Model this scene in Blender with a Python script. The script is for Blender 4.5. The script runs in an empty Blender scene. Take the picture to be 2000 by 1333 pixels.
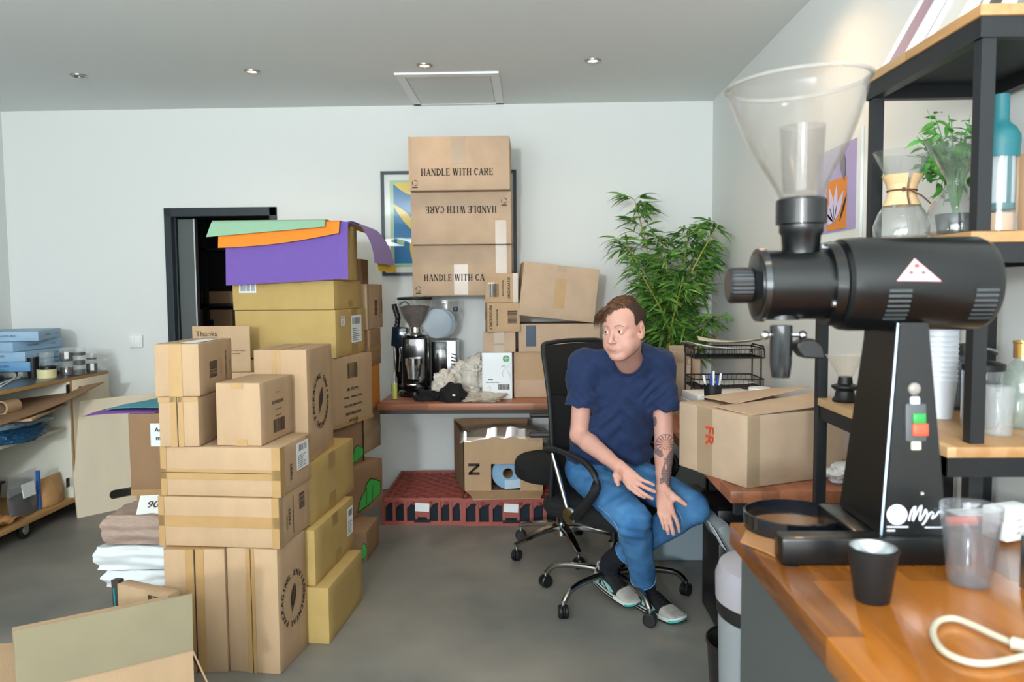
import bpy, bmesh, math, random
import numpy as np
from mathutils import Vector, Matrix, Euler, noise
C = bpy.context.scene.collection
SC = bpy.context.scene
PI = math.pi
V = Vector
random.seed(7)
# ---------------------------------------------------------------- camera
FPX = 1540.0; H = 1.40
YAW = math.radians(1.49); PITCH = math.radians(3.78); ROLL = math.radians(-0.5)
cam_d = bpy.data.cameras.new('camera'); cam = bpy.data.objects.new('camera', cam_d); C.objects.link(cam)
cam_d.sensor_width = 36; cam_d.lens = 36*FPX/2000; cam_d.clip_start = 0.05; cam_d.clip_end = 60
CR = (Matrix.Rotation(YAW, 3, 'Z') @ Matrix.Rotation(PI/2-PITCH, 3, 'X') @ Matrix.Rotation(ROLL, 3, 'Z'))
cam.matrix_world = Matrix.Translation((0, 0, H)) @ CR.to_4x4()
cam_d.dof.use_dof = True; cam_d.dof.focus_distance = 3.25; cam_d.dof.aperture_fstop = 4.5
SC.camera = cam
SC.cycles.transparent_max_bounces = 32
O = V((0, 0, H)); CRi = CR.inverted()
def ray(px, py): return CR @ V(((px-1000)/FPX, -(py-666.5)/FPX, -1))
def at(px, py, Y):
    d = ray(px, py); return O + d*(Y/d.y)
def atz(px, py, z):
    d = ray(px, py); return O + d*((z-H)/d.z)
def atx(px, py, X):
    d = ray(px, py); return O + d*(X/d.x)
def proj(p):
    c = CRi @ (V(p)-O); return (1000+FPX*c.x/-c.z, 666.5-FPX*c.y/-c.z)
# ---------------------------------------------------------------- materials
def lin(h):
    if not isinstance(h, str): return tuple(h)
    h = h.lstrip('#'); c = [int(h[i:i+2], 16)/255 for i in (0, 2, 4)]
    return tuple(x/12.92 if x <= .04045 else ((x+.055)/1.055)**2.4 for x in c)
MC = {}
def mat(name, col, rough=.6, metal=0, var=0, vs=6, bump=0, bs=200, spec=.5, trans=0, ior=1.45, alpha=1, emis=0, col2=None, stretch=(1, 1, 1), coat=0, sub=0, sheen=0):
    if name in MC: return MC[name]
    m = bpy.data.materials.new(name); m.use_nodes = True; nt = m.node_tree; b = nt.nodes['Principled BSDF']
    c = lin(col)
    b.inputs['Base Color'].default_value = (*c, 1); b.inputs['Roughness'].default_value = rough
    b.inputs['Metallic'].default_value = metal; b.inputs['Specular IOR Level'].default_value = spec
    b.inputs['Transmission Weight'].default_value = trans; b.inputs['IOR'].default_value = ior
    b.inputs['Alpha'].default_value = alpha; b.inputs['Coat Weight'].default_value = coat
    if sub: b.inputs['Subsurface Weight'].default_value = sub; b.inputs['Subsurface Radius'].default_value = (.012, .005, .003); b.inputs['Subsurface Scale'].default_value = 1
    if sheen: b.inputs['Sheen Weight'].default_value = sheen
    if emis: b.inputs['Emission Color'].default_value = (*c, 1); b.inputs['Emission Strength'].default_value = emis
    if var or col2 or bump:
        tc = nt.nodes.new('ShaderNodeTexCoord'); mp = nt.nodes.new('ShaderNodeMapping')
        mp.inputs['Scale'].default_value = stretch; nt.links.new(tc.outputs['Object'], mp.inputs['Vector'])
    if var or col2:
        n = nt.nodes.new('ShaderNodeTexNoise'); n.inputs['Scale'].default_value = vs; n.inputs['Detail'].default_value = 6
        nt.links.new(mp.outputs[0], n.inputs['Vector'])
        r = nt.nodes.new('ShaderNodeValToRGB'); r.color_ramp.elements[0].position = .32; r.color_ramp.elements[1].position = .68
        c2 = lin(col2) if col2 else c
        r.color_ramp.elements[0].color = (*[x*(1-var) for x in c], 1); r.color_ramp.elements[1].color = (*[min(1, x*(1+var)) for x in c2], 1)
        nt.links.new(n.outputs['Fac'], r.inputs['Fac']); nt.links.new(r.outputs['Color'], b.inputs['Base Color'])
    if bump:
        n2 = nt.nodes.new('ShaderNodeTexNoise'); n2.inputs['Scale'].default_value = bs; n2.inputs['Detail'].default_value = 4
        nt.links.new(mp.outputs[0], n2.inputs['Vector'])
        bp = nt.nodes.new('ShaderNodeBump'); bp.inputs['Strength'].default_value = bump; bp.inputs['Distance'].default_value = .01
        nt.links.new(n2.outputs['Fac'], bp.inputs['Height']); nt.links.new(bp.outputs['Normal'], b.inputs['Normal'])
    MC[name] = m; return m
def wood(name, c1, c2, rough=.35, along='Y', pw=.09, bumpy=.05):
    if name in MC: return MC[name]
    m = bpy.data.materials.new(name); m.use_nodes = True; nt = m.node_tree; b = nt.nodes['Principled BSDF']
    tc = nt.nodes.new('ShaderNodeTexCoord'); mp = nt.nodes.new('ShaderNodeMapping'); nt.links.new(tc.outputs['Object'], mp.inputs['Vector'])
    s = {'X': (1.2, 14, 14), 'Y': (14, 1.2, 14), 'Z': (14, 14, 1.2)}[along]; mp.inputs['Scale'].default_value = s
    n = nt.nodes.new('ShaderNodeTexNoise'); n.inputs['Scale'].default_value = 2.2; n.inputs['Detail'].default_value = 9; n.inputs['Distortion'].default_value = .6
    nt.links.new(mp.outputs[0], n.inputs['Vector'])
    mp2 = nt.nodes.new('ShaderNodeMapping'); nt.links.new(tc.outputs['Object'], mp2.inputs['Vector'])
    br = nt.nodes.new('ShaderNodeTexBrick'); br.inputs['Scale'].default_value = 1; br.inputs['Brick Width'].default_value = pw*5.2; br.inputs['Row Height'].default_value = pw; br.inputs['Mortar Size'].default_value = .0
    br.inputs['Color1'].default_value = (0, 0, 0, 1); br.inputs['Color2'].default_value = (1, 1, 1, 1); br.inputs['Mortar'].default_value = (.3, .3, .3, 1)
    if along == 'Y': mp2.inputs['Rotation'].default_value = (0, 0, PI/2)
    nt.links.new(mp2.outputs[0], br.inputs['Vector'])
    mx = nt.nodes.new('ShaderNodeMath'); mx.operation = 'MULTIPLY_ADD'; mx.inputs[1].default_value = .45; nt.links.new(br.outputs['Color'], mx.inputs[0])
    m2 = nt.nodes.new('ShaderNodeMath'); m2.operation = 'MULTIPLY'; m2.inputs[1].default_value = .62; nt.links.new(n.outputs['Fac'], m2.inputs[0]); nt.links.new(m2.outputs[0], mx.inputs[2])
    r = nt.nodes.new('ShaderNodeValToRGB'); r.color_ramp.elements[0].position = .2; r.color_ramp.elements[1].position = .72
    r.color_ramp.elements[0].color = (*lin(c1), 1); r.color_ramp.elements[1].color = (*lin(c2), 1)
    nt.links.new(mx.outputs[0], r.inputs['Fac']); nt.links.new(r.outputs['Color'], b.inputs['Base Color']); b.inputs['Roughness'].default_value = rough
    bp = nt.nodes.new('ShaderNodeBump'); bp.inputs['Strength'].default_value = bumpy; nt.links.new(n.outputs['Fac'], bp.inputs['Height']); nt.links.new(bp.outputs['Normal'], b.inputs['Normal'])
    MC[name] = m; return m
def glassy(name, col='#ffffff', rough=.02, dens=.12, edge=.45):
    # thin clear sheet (glass or plastic wall): mostly transparent, glossy towards grazing angles
    if name in MC: return MC[name]
    m = bpy.data.materials.new(name); m.use_nodes = True; nt = m.node_tree; nt.nodes.clear()
    out = nt.nodes.new('ShaderNodeOutputMaterial'); t = nt.nodes.new('ShaderNodeBsdfTransparent'); t.inputs[0].default_value = (*[1-(1-x)*.15 for x in lin(col)], 1)
    g = nt.nodes.new('ShaderNodeBsdfGlossy'); g.inputs['Roughness'].default_value = rough; g.inputs['Color'].default_value = (.95, .97, 1, 1)
    d = nt.nodes.new('ShaderNodeBsdfDiffuse'); d.inputs[0].default_value = (*lin(col), 1)
    lw = nt.nodes.new('ShaderNodeLayerWeight'); lw.inputs['Blend'].default_value = .5
    pw_ = nt.nodes.new('ShaderNodeMath'); pw_.operation = 'POWER'; pw_.inputs[1].default_value = 3.2; nt.links.new(lw.outputs['Facing'], pw_.inputs[0])
    ma = nt.nodes.new('ShaderNodeMath'); ma.operation = 'MULTIPLY_ADD'; ma.inputs[1].default_value = edge; ma.inputs[2].default_value = .035; nt.links.new(pw_.outputs[0], ma.inputs[0])
    m1 = nt.nodes.new('ShaderNodeMixShader'); nt.links.new(ma.outputs[0], m1.inputs[0]); nt.links.new(t.outputs[0], m1.inputs[1]); nt.links.new(g.outputs[0], m1.inputs[2])
    m2 = nt.nodes.new('ShaderNodeMixShader'); m2.inputs[0].default_value = dens; nt.links.new(m1.outputs[0], m2.inputs[1]); nt.links.new(d.outputs[0], m2.inputs[2])
    nt.links.new(m2.outputs[0], out.inputs[0]); MC[name] = m; return m
# ---------------------------------------------------------------- mesh builder
class MB:
    def __init__(s): s.bm = bmesh.new()
    def quad(s, *ps):
        s.bm.faces.new([s.bm.verts.new(p) for p in ps]); return s
    def poly(s, ps): s.bm.faces.new([s.bm.verts.new(p) for p in ps]); return s
    def box(s, c, d, rot=None, bev=0, seg=2):
        r = bmesh.ops.create_cube(s.bm, size=1); vs = r['verts']
        M = Matrix.Translation(V(c)) @ (rot.to_matrix().to_4x4() if isinstance(rot, Euler) else (rot.to_4x4() if rot else Matrix())) @ Matrix.Diagonal((*d, 1))
        bmesh.ops.transform(s.bm, matrix=M, verts=vs)
        if bev:
            es = list({e for v in vs for e in v.link_edges})
            bmesh.ops.bevel(s.bm, geom=es, offset=bev, segments=seg, affect='EDGES', profile=.5)
        return s
    def bb(s, a, b, bev=0):   # box by two corners
        a, b = V(a), V(b); return s.box((a+b)/2, [abs(b[i]-a[i]) for i in range(3)], bev=bev)
    def cyl(s, p0, p1, r0, r1=None, seg=20, cap=True):
        p0, p1 = V(p0), V(p1); r1 = r0 if r1 is None else r1; d = p1-p0
        if d.length < 1e-9: return s
        q = d.to_track_quat('Z', 'Y'); a = q @ V((1, 0, 0)); b = q @ V((0, 1, 0))
        A = [s.bm.verts.new(p0+(a*math.cos(t)+b*math.sin(t))*r0) for t in [2*PI*i/seg for i in range(seg)]]
        B = [s.bm.verts.new(p1+(a*math.cos(t)+b*math.sin(t))*r1) for t in [2*PI*i/seg for i in range(seg)]]
        for i in range(seg): s.bm.faces.new((A[i], A[(i+1) % seg], B[(i+1) % seg], B[i]))
        if cap: s.bm.faces.new(A[::-1]); s.bm.faces.new(B)
        return s
    def lathe(s, prof, c=(0, 0, 0), seg=32, axis='Z', close=False, rot=None):
        c = V(c); rings = []
        for (r, z) in prof:
            ring = []
            for i in range(seg):
                t = 2*PI*i/seg; p = V((r*math.cos(t), r*math.sin(t), z))
                if axis == 'X': p = V((p.z, p.x, p.y))
                if axis == 'Y': p = V((p.x, p.z, p.y))
                if rot: p = rot @ p
                ring.append(s.bm.verts.new(c+p))
            rings.append(ring)
        n = len(rings)
        for k in range(n-1+(1 if close else 0)):
            A, B = rings[k], rings[(k+1) % n]
            for i in range(seg): s.bm.faces.new((A[i], A[(i+1) % seg], B[(i+1) % seg], B[i]))
        if not close:
            if prof[0][0] > 1e-6 and prof[0][0] < .9e9 and getattr(s, 'capends', True): s.bm.faces.new(rings[0][::-1]); s.bm.faces.new(rings[-1])
        return s
    def shell(s, prof, c=(0, 0, 0), t=.002, seg=40, axis='Z', rot=None):  # open vessel wall with thickness
        inner = [(max(r-t, .0002), z) for r, z in prof]
        inner[0] = (max(prof[0][0]-t, .0002), prof[0][1]+t)
        return s.lathe([(.0002, prof[0][1])]+list(prof)+inner[::-1]+[(.0002, prof[0][1]+t)], c, seg, axis, rot=rot)
    def tube(s, pts, r, seg=10, cap=True, closed=False):
        pts = [V(p) for p in pts]; n = len(pts); rings = []; up = None
        for i, p in enumerate(pts):
            if closed: d = pts[(i+1) % n]-pts[(i-1) % n]
            else: d = (pts[min(i+1, n-1)]-pts[max(i-1, 0)])
            d.normalize()
            if up is None: up = V((0, 0, 1)) if abs(d.z) < .9 else V((1, 0, 0))
            a = d.cross(up);
            if a.length < 1e-6: a = d.orthogonal()
            a.normalize(); b = a.cross(d).normalized(); up = b
            rr = r[i] if isinstance(r, (list, tuple)) else r
            rings.append([s.bm.verts.new(p+(a*math.cos(t)+b*math.sin(t))*rr) for t in [2*PI*k/seg for k in range(seg)]])
        for k in range(n if closed else n-1):
            A, B = rings[k], rings[(k+1) % n]
            for i in range(seg): s.bm.faces.new((A[i], A[(i+1) % seg], B[(i+1) % seg], B[i]))
        if cap and not closed: s.bm.faces.new(rings[0][::-1]); s.bm.faces.new(rings[-1])
        return s
    def rib(s, pts, w, t, up=(0, 0, 1)):   # flat bar along a path, width w (along up x dir), thickness t
        pts = [V(p) for p in pts]; rings = []; n = len(pts); up = V(up)
        for i, p in enumerate(pts):
            d = (pts[min(i+1, n-1)]-pts[max(i-1, 0)]).normalized(); a = d.cross(up).normalized(); b = a.cross(d)
            ww = w[i] if isinstance(w, (list, tuple)) else w
            tt = t[i] if isinstance(t, (list, tuple)) else t
            rings.append([s.bm.verts.new(p+a*x*ww/2+b*y*tt/2) for x, y in ((-1, -.6), (-.8, -1), (.8, -1), (1, -.6), (1, .6), (.8, 1), (-.8, 1), (-1, .6))])
        for k in range(n-1):
            A, B = rings[k], rings[k+1]
            for i in range(8): s.bm.faces.new((A[i], A[(i+1) % 8], B[(i+1) % 8], B[i]))
        s.bm.faces.new(rings[0][::-1]); s.bm.faces.new(rings[-1]); return s
    def prism(s, pts, ext):   # polygon (list of Vector) extruded by vector
        ext = V(ext); A = [s.bm.verts.new(p) for p in pts]; B = [s.bm.verts.new(V(p)+ext) for p in pts]; n = len(A)
        s.bm.faces.new(A[::-1]); s.bm.faces.new(B)
        for i in range(n): s.bm.faces.new((A[i], A[(i+1) % n], B[(i+1) % n], B[i]))
        return s
    def sheet(s, fn, nu, nv, t=0):  # grid surface fn(u,v)->point, thickness t
        g = [[s.bm.verts.new(fn(i/nu, j/nv)) for j in range(nv+1)] for i in range(nu+1)]
        fs = [s.bm.faces.new((g[i][j], g[i+1][j], g[i+1][j+1], g[i][j+1])) for i in range(nu) for j in range(nv)]
        if t:
            s.bm.normal_update()
            bmesh.ops.solidify(s.bm, geom=fs, thickness=t)
        return s
    def ball(s, c, r, u=16, v=10, sc=(1, 1, 1), rot=None):
        M = Matrix.Translation(V(c)) @ (rot.to_4x4() if rot else Matrix()) @ Matrix.Diagonal((sc[0], sc[1], sc[2], 1))
        bmesh.ops.create_uvsphere(s.bm, u_segments=u, v_segments=v, radius=r, matrix=M); return s
    def build(s, name, m, parent=None, world=False, smooth=35, bevel=0, noz=0, nsc=8):
        bm = s.bm
        if noz:
            for v in bm.verts: v.co += noise.noise_vector(v.co*nsc)*noz
        bmesh.ops.recalc_face_normals(bm, faces=bm.faces[:])
        if world and parent is not None: bmesh.ops.transform(bm, matrix=PM(parent).inverted(), verts=bm.verts[:])
        for f in bm.faces: f.smooth = smooth > 0
        if smooth:
            lim = math.radians(smooth)
            for e in bm.edges:
                if len(e.link_faces) == 2 and e.calc_face_angle(0) > lim: e.smooth = False
        me = bpy.data.meshes.new(name); bm.to_mesh(me); bm.free()
        for x in (m if isinstance(m, (list, tuple)) else [m]): me.materials.append(x)
        o = bpy.data.objects.new(name, me); C.objects.link(o)
        if parent is not None: o.parent = parent
        if bevel:
            md = o.modifiers.new('b', 'BEVEL'); md.width = bevel; md.segments = 2; md.limit_method = 'ANGLE'
        return o
def PM(o):
    M = Matrix.LocRotScale(o.location, o.rotation_euler, o.scale)
    return PM(o.parent) @ M if o.parent else M
def tag(o, label, cat, group=None, kind=None):
    if label: o['label'] = label
    if cat: o['category'] = cat
    if group: o['group'] = group
    if kind: o['kind'] = kind
    return o
def thing(name, label, cat, loc=(0, 0, 0), rotz=0, group=None, rot=None):
    o = bpy.data.objects.new(name, None); C.objects.link(o); o.empty_display_size = .05
    o.location = loc; o.rotation_euler = rot if rot else (0, 0, rotz); return tag(o, label, cat, group)
def struct(o): o['kind'] = 'structure'; return o
def solo(mb, name, m, label, cat, group=None, loc=None, **k):   # thing that is one mesh; origin moved to its base
    o = mb.build(name, m, **k)
    xs = [v.co for v in o.data.vertices]; c = V((sum(v.x for v in xs)/len(xs), sum(v.y for v in xs)/len(xs), min(v.z for v in xs)))
    o.data.transform(Matrix.Translation(-c)); o.location = c
    return tag(o, label, cat, group)
def dup(r, loc=None, rotz=None, label=None, group=None, scale=None):
    n = r.copy(); C.objects.link(n)
    if loc is not None: n.location = loc
    if rotz is not None: n.rotation_euler = (n.rotation_euler[0], n.rotation_euler[1], rotz)
    if scale: n.scale = scale
    if label: n['label'] = label
    if group: n['group'] = group
    for ch in list(r.children):
        c = ch.copy(); C.objects.link(c); c.parent = n
        for g in list(ch.children):
            d = g.copy(); C.objects.link(d); d.parent = c
    return n
# ---------------------------------------------------------------- lettering
_tc = {}
def glyph_mesh(txt):
    if txt in _tc: return _tc[txt]
    cu = bpy.data.curves.new('t', 'FONT'); cu.body = txt; cu.align_x = 'CENTER'; cu.align_y = 'CENTER'; cu.resolution_u = 4
    o = bpy.data.objects.new('t', cu); C.objects.link(o)
    dg = bpy.context.evaluated_depsgraph_get(); dg.update(); me = o.evaluated_get(dg).to_mesh()
    r = ([v.co.copy() for v in me.vertices], [tuple(p.vertices) for p in me.polygons])
    o.evaluated_get(dg).to_mesh_clear(); bpy.data.objects.remove(o); bpy.data.curves.remove(cu)
    _tc[txt] = r; return r
def put_text(mb, txt, org, rx, up, size, rot=0, xs=1, bold=0):
    vs, fs = glyph_mesh(txt); c, s_ = math.cos(rot), math.sin(rot); n = rx.cross(up)
    for ox in ([0] if not bold else [-bold, 0, bold]):
        B = []
        for v in vs:
            x, y = v.x*size*xs+ox, v.y*size; B.append(mb.bm.verts.new(org+rx*(x*c-y*s_)+up*(x*s_+y*c)+n*(abs(ox)*.05)))
        for f in fs:
            try: mb.bm.faces.new([B[i] for i in f])
            except ValueError: pass
def arc_text(mb, txt, org, rx, up, R, size, a0, a1):
    n = len(txt)
    for i, ch in enumerate(txt):
        if ch == ' ': continue
        a = a0+(a1-a0)*i/(n-1)
        put_text(mb, ch, org+rx*math.cos(a)*R+up*math.sin(a)*R, rx, up, size, a-PI/2, bold=size*.05)
SER = {'H': ['V0', 'V1', 'h.5'], 'A': ['D0a', 'D1a', 'h.32'], 'N': ['T0', 'T1', 'DN'], 'D': ['V0', 'BD'], 'L': ['V0', 'b'], 'E': ['V0', 'b', 't', 'hs'], 'W': ['W'], 'I': ['VI'], 'T': ['VT', 't2'], 'C': ['CC'], 'R': ['V0', 'RR']}
def serif_text(mb, txt, org, rx, up, h, adv=1.0):
    # bold roman capitals with slab serifs
    W = {'I': .42, 'W': 1.12, 'L': .72, 'E': .74, 'C': .8, 'T': .78}; tot = sum(.4 if c == ' ' else W.get(c, .86)+.08 for c in txt)*h*adv
    x = -tot/2
    def st(x0, y0, x1, y1, w):
        p, q = V((x0, y0)), V((x1, y1)); d = (q-p).normalized(); nn = V((-d.y, d.x))*w/2
        mb.quad(*[org+rx*(x+a.x*h*adv)+up*((a.y-.5)*h) for a in (p-nn, q-nn, q+nn, p+nn)])
    def sf(xc, y, w=.3): st(xc-w/2, y, xc+w/2, y, .07)
    for c in txt:
        if c == ' ': x += .4*h*adv; continue
        w = W.get(c, .86); s0, s1 = .17, w-.17; TK = .21; TN = .08
        def arc(cx, cy, rx_, ry_, a0, a1, tk):
            N = 12
            for i in range(N):
                t0, t1 = a0+(a1-a0)*i/N, a0+(a1-a0)*(i+1)/N; tm = abs(math.cos((t0+t1)/2)); k = TN+(tk-TN)*tm
                st(cx+rx_*math.cos(t0), cy+ry_*math.sin(t0), cx+rx_*math.cos(t1), cy+ry_*math.sin(t1), k)
        if c in 'HDLER': st(s0, 0, s0, 1, TK); sf(s0, .03); sf(s0, .97)
        if c == 'H': st(s1, 0, s1, 1, TK); sf(s1, .03); sf(s1, .97); st(s0, .5, s1, .5, TN)
        if c == 'A': st(.1, 0, w/2, 1, TN); st(w-.12, 0, w/2, 1, TK); st(.22, .33, w-.25, .33, TN); sf(.12, .03, .26); sf(w-.12, .03, .3)
        if c == 'N': st(.13, 0, .13, 1, TN); st(w-.13, 0, w-.13, 1, TN); st(.13, 1, w-.13, 0, TK); sf(.13, .03, .26); sf(.1, .97, .2); sf(w-.13, .97, .26)
        if c == 'D': arc(s0, .5, w-.27, .465, -PI/2, PI/2, TK)
        if c in 'LE': st(s0, .03, w-.06, .03, .07); st(w-.07, .0, w-.07, .28, .06)
        if c == 'E': st(s0, .97, w-.08, .97, .07); st(w-.09, .75, w-.09, 1, .06); st(s0, .5, w-.2, .5, .07); st(w-.2, .38, w-.2, .62, .05)
        if c == 'W': st(.12, 1, .36, 0, TK); st(.36, 0, .56, 1, TN); st(.54, 1, .78, 0, TK); st(.78, 0, 1, 1, TN); sf(.13, .97, .28); sf(1, .97, .22); sf(.56, .97, .24)
        if c == 'I': st(w/2, 0, w/2, 1, TK); sf(w/2, .03); sf(w/2, .97)
        if c == 'T': st(w/2, 0, w/2, 1, TK); sf(w/2, .03); st(.05, .97, w-.05, .97, .07); st(.06, .74, .06, 1, .06); st(w-.06, .74, w-.06, 1, .06)
        if c == 'C': arc(w/2+.02, .5, w/2-.12, .465, PI*.22, PI*1.78, TK); st(w-.1, .68, w-.1, .95, .06)
        if c == 'R': arc(s0+.12, .74, w-.42, .235, -PI/2, PI/2, TK); st(s0, .5, s0+.14, .5, TN); st(s0, .97, s0+.14, .97, TN); st(s0+.2, .5, w-.1, .02, TK*.85)
        x += (w+.08)*h*adv
# ================================================================ ROOM
XL, XR, YN, YF, ZC = -3.66, 1.23, -5.2, 5.45, 2.655
M_wall = mat('white_wall_paint', '#dfe2e0', .75, bump=.04, bs=90)
M_ceil = mat('ceiling_paint', '#e2e6e5', .85, bump=.02, bs=60)
M_floor = mat('polished_concrete_floor', '#747571', .36, col2='#88847c', var=.1, vs=1.7, bump=.03, bs=30)
nt = M_floor.node_tree; _b = nt.nodes['Principled BSDF']
_n = nt.nodes.new('ShaderNodeTexNoise'); _n.inputs['Scale'].default_value = 5; _n.inputs['Detail'].default_value = 8
_t = nt.nodes.new('ShaderNodeTexCoord'); nt.links.new(_t.outputs['Object'], _n.inputs['Vector'])
_m = nt.nodes.new('ShaderNodeMapRange'); _m.inputs['To Min'].default_value = .3; _m.inputs['To Max'].default_value = .55
nt.links.new(_n.outputs['Fac'], _m.inputs['Value']); nt.links.new(_m.outputs[0], _b.inputs['Roughness'])
struct(MB().bb((XL-.1, YN-.1, -.1), (XR+.1, YF+2.2, 0)).build('floor', M_floor))
struct(MB().bb((XL-.1, YN-.1, ZC), (XR+.1, YF+2.2, ZC+.1)).build('ceiling', M_ceil))
struct(MB().bb((XL-.1, YN, 0), (XL, YF, ZC)).build('wall_left', M_wall))
struct(MB().bb((XR, YN, 0), (XR+.1, YF, ZC)).build('wall_right', M_wall))
struct(MB().bb((XL-.1, YN-.1, 0), (XR+.1, YN, ZC)).build('wall_front', M_wall))
# doorway in the back wall
DL = at(322, 420, YF).x; DR = at(541, 420, YF).x; DT = at(430, 406, YF).z
w = MB(); w.bb((XL-.1, YF, 0), (DL, YF+.12, ZC)); w.bb((DR, YF, 0), (XR+.1, YF+.12, ZC)); w.bb((DL, YF, DT), (DR, YF+.12, ZC))
struct(w.build('wall_back', M_wall))
M_dark = mat('charcoal_door_metal', '#2c343a', .4, metal=.2)
M_dgrey = mat('grey_door_metal', '#565b5c', .45, metal=.1)
df = MB(); df.bb((DL, YF-.02, 0), (DL+.05, YF+.03, DT)); df.bb((DL+.02, YF+.031, 0), (DL+.06, YF+.14, DT)); df.bb((DR-.05, YF-.02, 0), (DR, YF+.14, DT)); df.bb((DL, YF-.02, DT-.06), (DR, YF+.14, DT))
f_ = df.build('door_1', M_dark, bevel=.003); struct(f_)
dl = MB(); dl.bb((DL+.062, YF+.05, .01), (DL+.175, YF+.09, DT-.07)); o = struct(dl.build('door_2', M_dgrey, bevel=.004))
MB().bb((DL+.1755, YF+.045, .01), (DL+.185, YF+.095, DT-.07)).build('door_edge_strip', mat('brushed_steel', '#b9bcbe', .3, metal=.9), o)
# store room behind the doorway
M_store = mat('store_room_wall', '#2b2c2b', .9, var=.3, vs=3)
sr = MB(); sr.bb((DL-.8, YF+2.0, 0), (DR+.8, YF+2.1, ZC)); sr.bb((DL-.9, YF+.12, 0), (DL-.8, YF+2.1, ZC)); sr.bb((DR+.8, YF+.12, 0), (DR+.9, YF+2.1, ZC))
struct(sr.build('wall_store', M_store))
# ceiling hatch
h0 = atz(772, 147, ZC); h1 = atz(974, 140, ZC); h2 = atz(820, 211, ZC)
hy0, hy1 = (h0.y+h1.y)/2, min(h2.y, YF-.02)
hx0, hx1 = h0.x, h1.x
M_white = mat('white_gloss_paint', '#eceeee', .45)
hm = MB(); hm.bb((hx0, hy0-.03, ZC-.012), (hx1, hy0+.03, ZC+.001)); hm.bb((hx0, hy0, ZC-.006), (hx0+.05, hy1, ZC+.001)); hm.bb((hx1-.05, hy0, ZC-.006), (hx1, hy1, ZC+.001)); hm.bb((hx0, hy1-.03, ZC-.006), (hx1, hy1, ZC+.001))
hk = struct(hm.build('trim_1', M_white))
MB().bb((hx0+.055, hy0+.04, ZC-.004), (hx1-.055, hy1-.035, ZC+.001)).build('hatch_panel', M_ceil, hk)
# wall socket
s = at(268, 667, YF); sk = thing('light_switch', 'white double switch plate on the back wall left of the doorway', 'switch', (s.x, YF-.012, s.z))
MB().box((0, 0, 0), (.088, .022, .088), bev=.004).build('plate', M_white, sk)
for dx in (-.02, .02): MB().box((dx, -.013, 0), (.028, .008, .05), bev=.002).build('rocker', M_white, sk)
# downlights
M_ring = mat('satin_nickel', '#9a978f', .3, metal=.9); M_bulb = mat('lamp_glow', '#fff1d6', .5, emis=40); M_off = mat('unlit_lamp_glass', '#30302e', .2)
DLs = [(153, 147, 0, 'unlit round recessed spotlight at the far left of the ceiling'), (492, 139, 1, 'lit recessed ceiling spotlight above the doorway side'), (829, 127, 1, 'lit recessed spotlight with silver ring beside the ceiling hatch'), (1158, 118, 1, 'lit recessed ceiling spotlight nearest the right wall')]
def spot_lamp(x, y, on, label):
    t = thing('recessed_spotlight', label, 'ceiling light', (x, y, ZC), group='recessed ceiling spotlights')
    MB().lathe([(.027, -.003), (.031, -.009), (.043, -.007), (.045, .0), (.027, .0)], seg=32, close=True).build('bezel', M_ring, t)
    m = MB().lathe([(.0002, -.001), (.026, -.001), (.026, .004), (.0002, .004)], seg=24).build('lamp', M_bulb if on else M_off, t)
    return t
def down_light(x, y, p, col=(1, .76, .50)):
    l = bpy.data.lights.new('spotlight_beam', 'SPOT'); l.energy = p; l.color = col; l.spot_size = math.radians(150); l.spot_blend = 1; l.shadow_soft_size = .04
    lo = bpy.data.objects.new('spotlight_beam', l); C.objects.link(lo); lo.location = (x, y, ZC-.03)
for px, py, on, lb in DLs:
    p = atz(px, py, ZC); spot_lamp(p.x, p.y, on, lb)
    if on: down_light(p.x, p.y, 17)
for x in (-2.6, -1.05, .55):
    for y in (-1.6, .9): down_light(x, y, 20 if y < 0 else 7)  # unseen beams without fixtures, added for warm ambient light
down_light(.84, 3.15, 38, (1, .64, .34)); spot_lamp(.84, 3.15, 1, 'added unseen ceiling spotlight that tints the right wall warm')  # lamp out of view, added to warm the right wall
# photographer's strobe behind the camera, plus an unseen area light added to brighten the ceiling
l = bpy.data.lights.new('strobe', 'AREA'); l.shape = 'DISK'; l.size = .35; l.energy = 340; l.color = (.90, .97, 1)
lo = bpy.data.objects.new('strobe', l); C.objects.link(lo); lo.location = (-1.15, -4.4, 1.95); lo.rotation_euler = (math.radians(87), 0, -.14)
l = bpy.data.lights.new('added_ceiling_wash', 'AREA'); l.shape = 'RECTANGLE'; l.size = 3.4; l.size_y = 2.2; l.energy = 430; l.color = (.93, .98, 1)
lo = bpy.data.objects.new('added_ceiling_wash', l); C.objects.link(lo); lo.location = (-.9, -1.4, 1.7); lo.rotation_euler = (math.radians(150), 0, 0)

# ================================================================ CARTONS
M_card = mat('brown_cardboard', '#b39778', .8, var=.06, vs=9, bump=.12, bs=160, stretch=(1, 1, .3), spec=.25)
M_card2 = mat('pale_cardboard', '#b8a088', .82, var=.05, vs=9, bump=.12, bs=160, spec=.25)
M_cardd = mat('dull_cardboard', '#94765a', .85, var=.07, vs=7, bump=.1, bs=120, spec=.2)
M_yell = mat('mustard_cardboard', '#b59a61', .78, var=.04, vs=10, bump=.08, bs=200, spec=.25)
M_tapeb = mat('brown_parcel_tape', '#ad8b5c', .35, var=.05, vs=20)
M_tapey = mat('tan_parcel_tape', '#9c8048', .35)
M_tapec = glassy('clear_parcel_tape', '#cbb898', rough=.3, dens=.2, edge=.1)
M_seam = mat('dark_carton_slit', '#3a2e22', .9)
M_ink = mat('black_carton_ink', '#33291f', .7)
M_label = mat('white_paper_label', '#e4e8ea', .6); M_lab = M_label
M_inkg = mat('grey_print', '#5d6168', .7)
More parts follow.
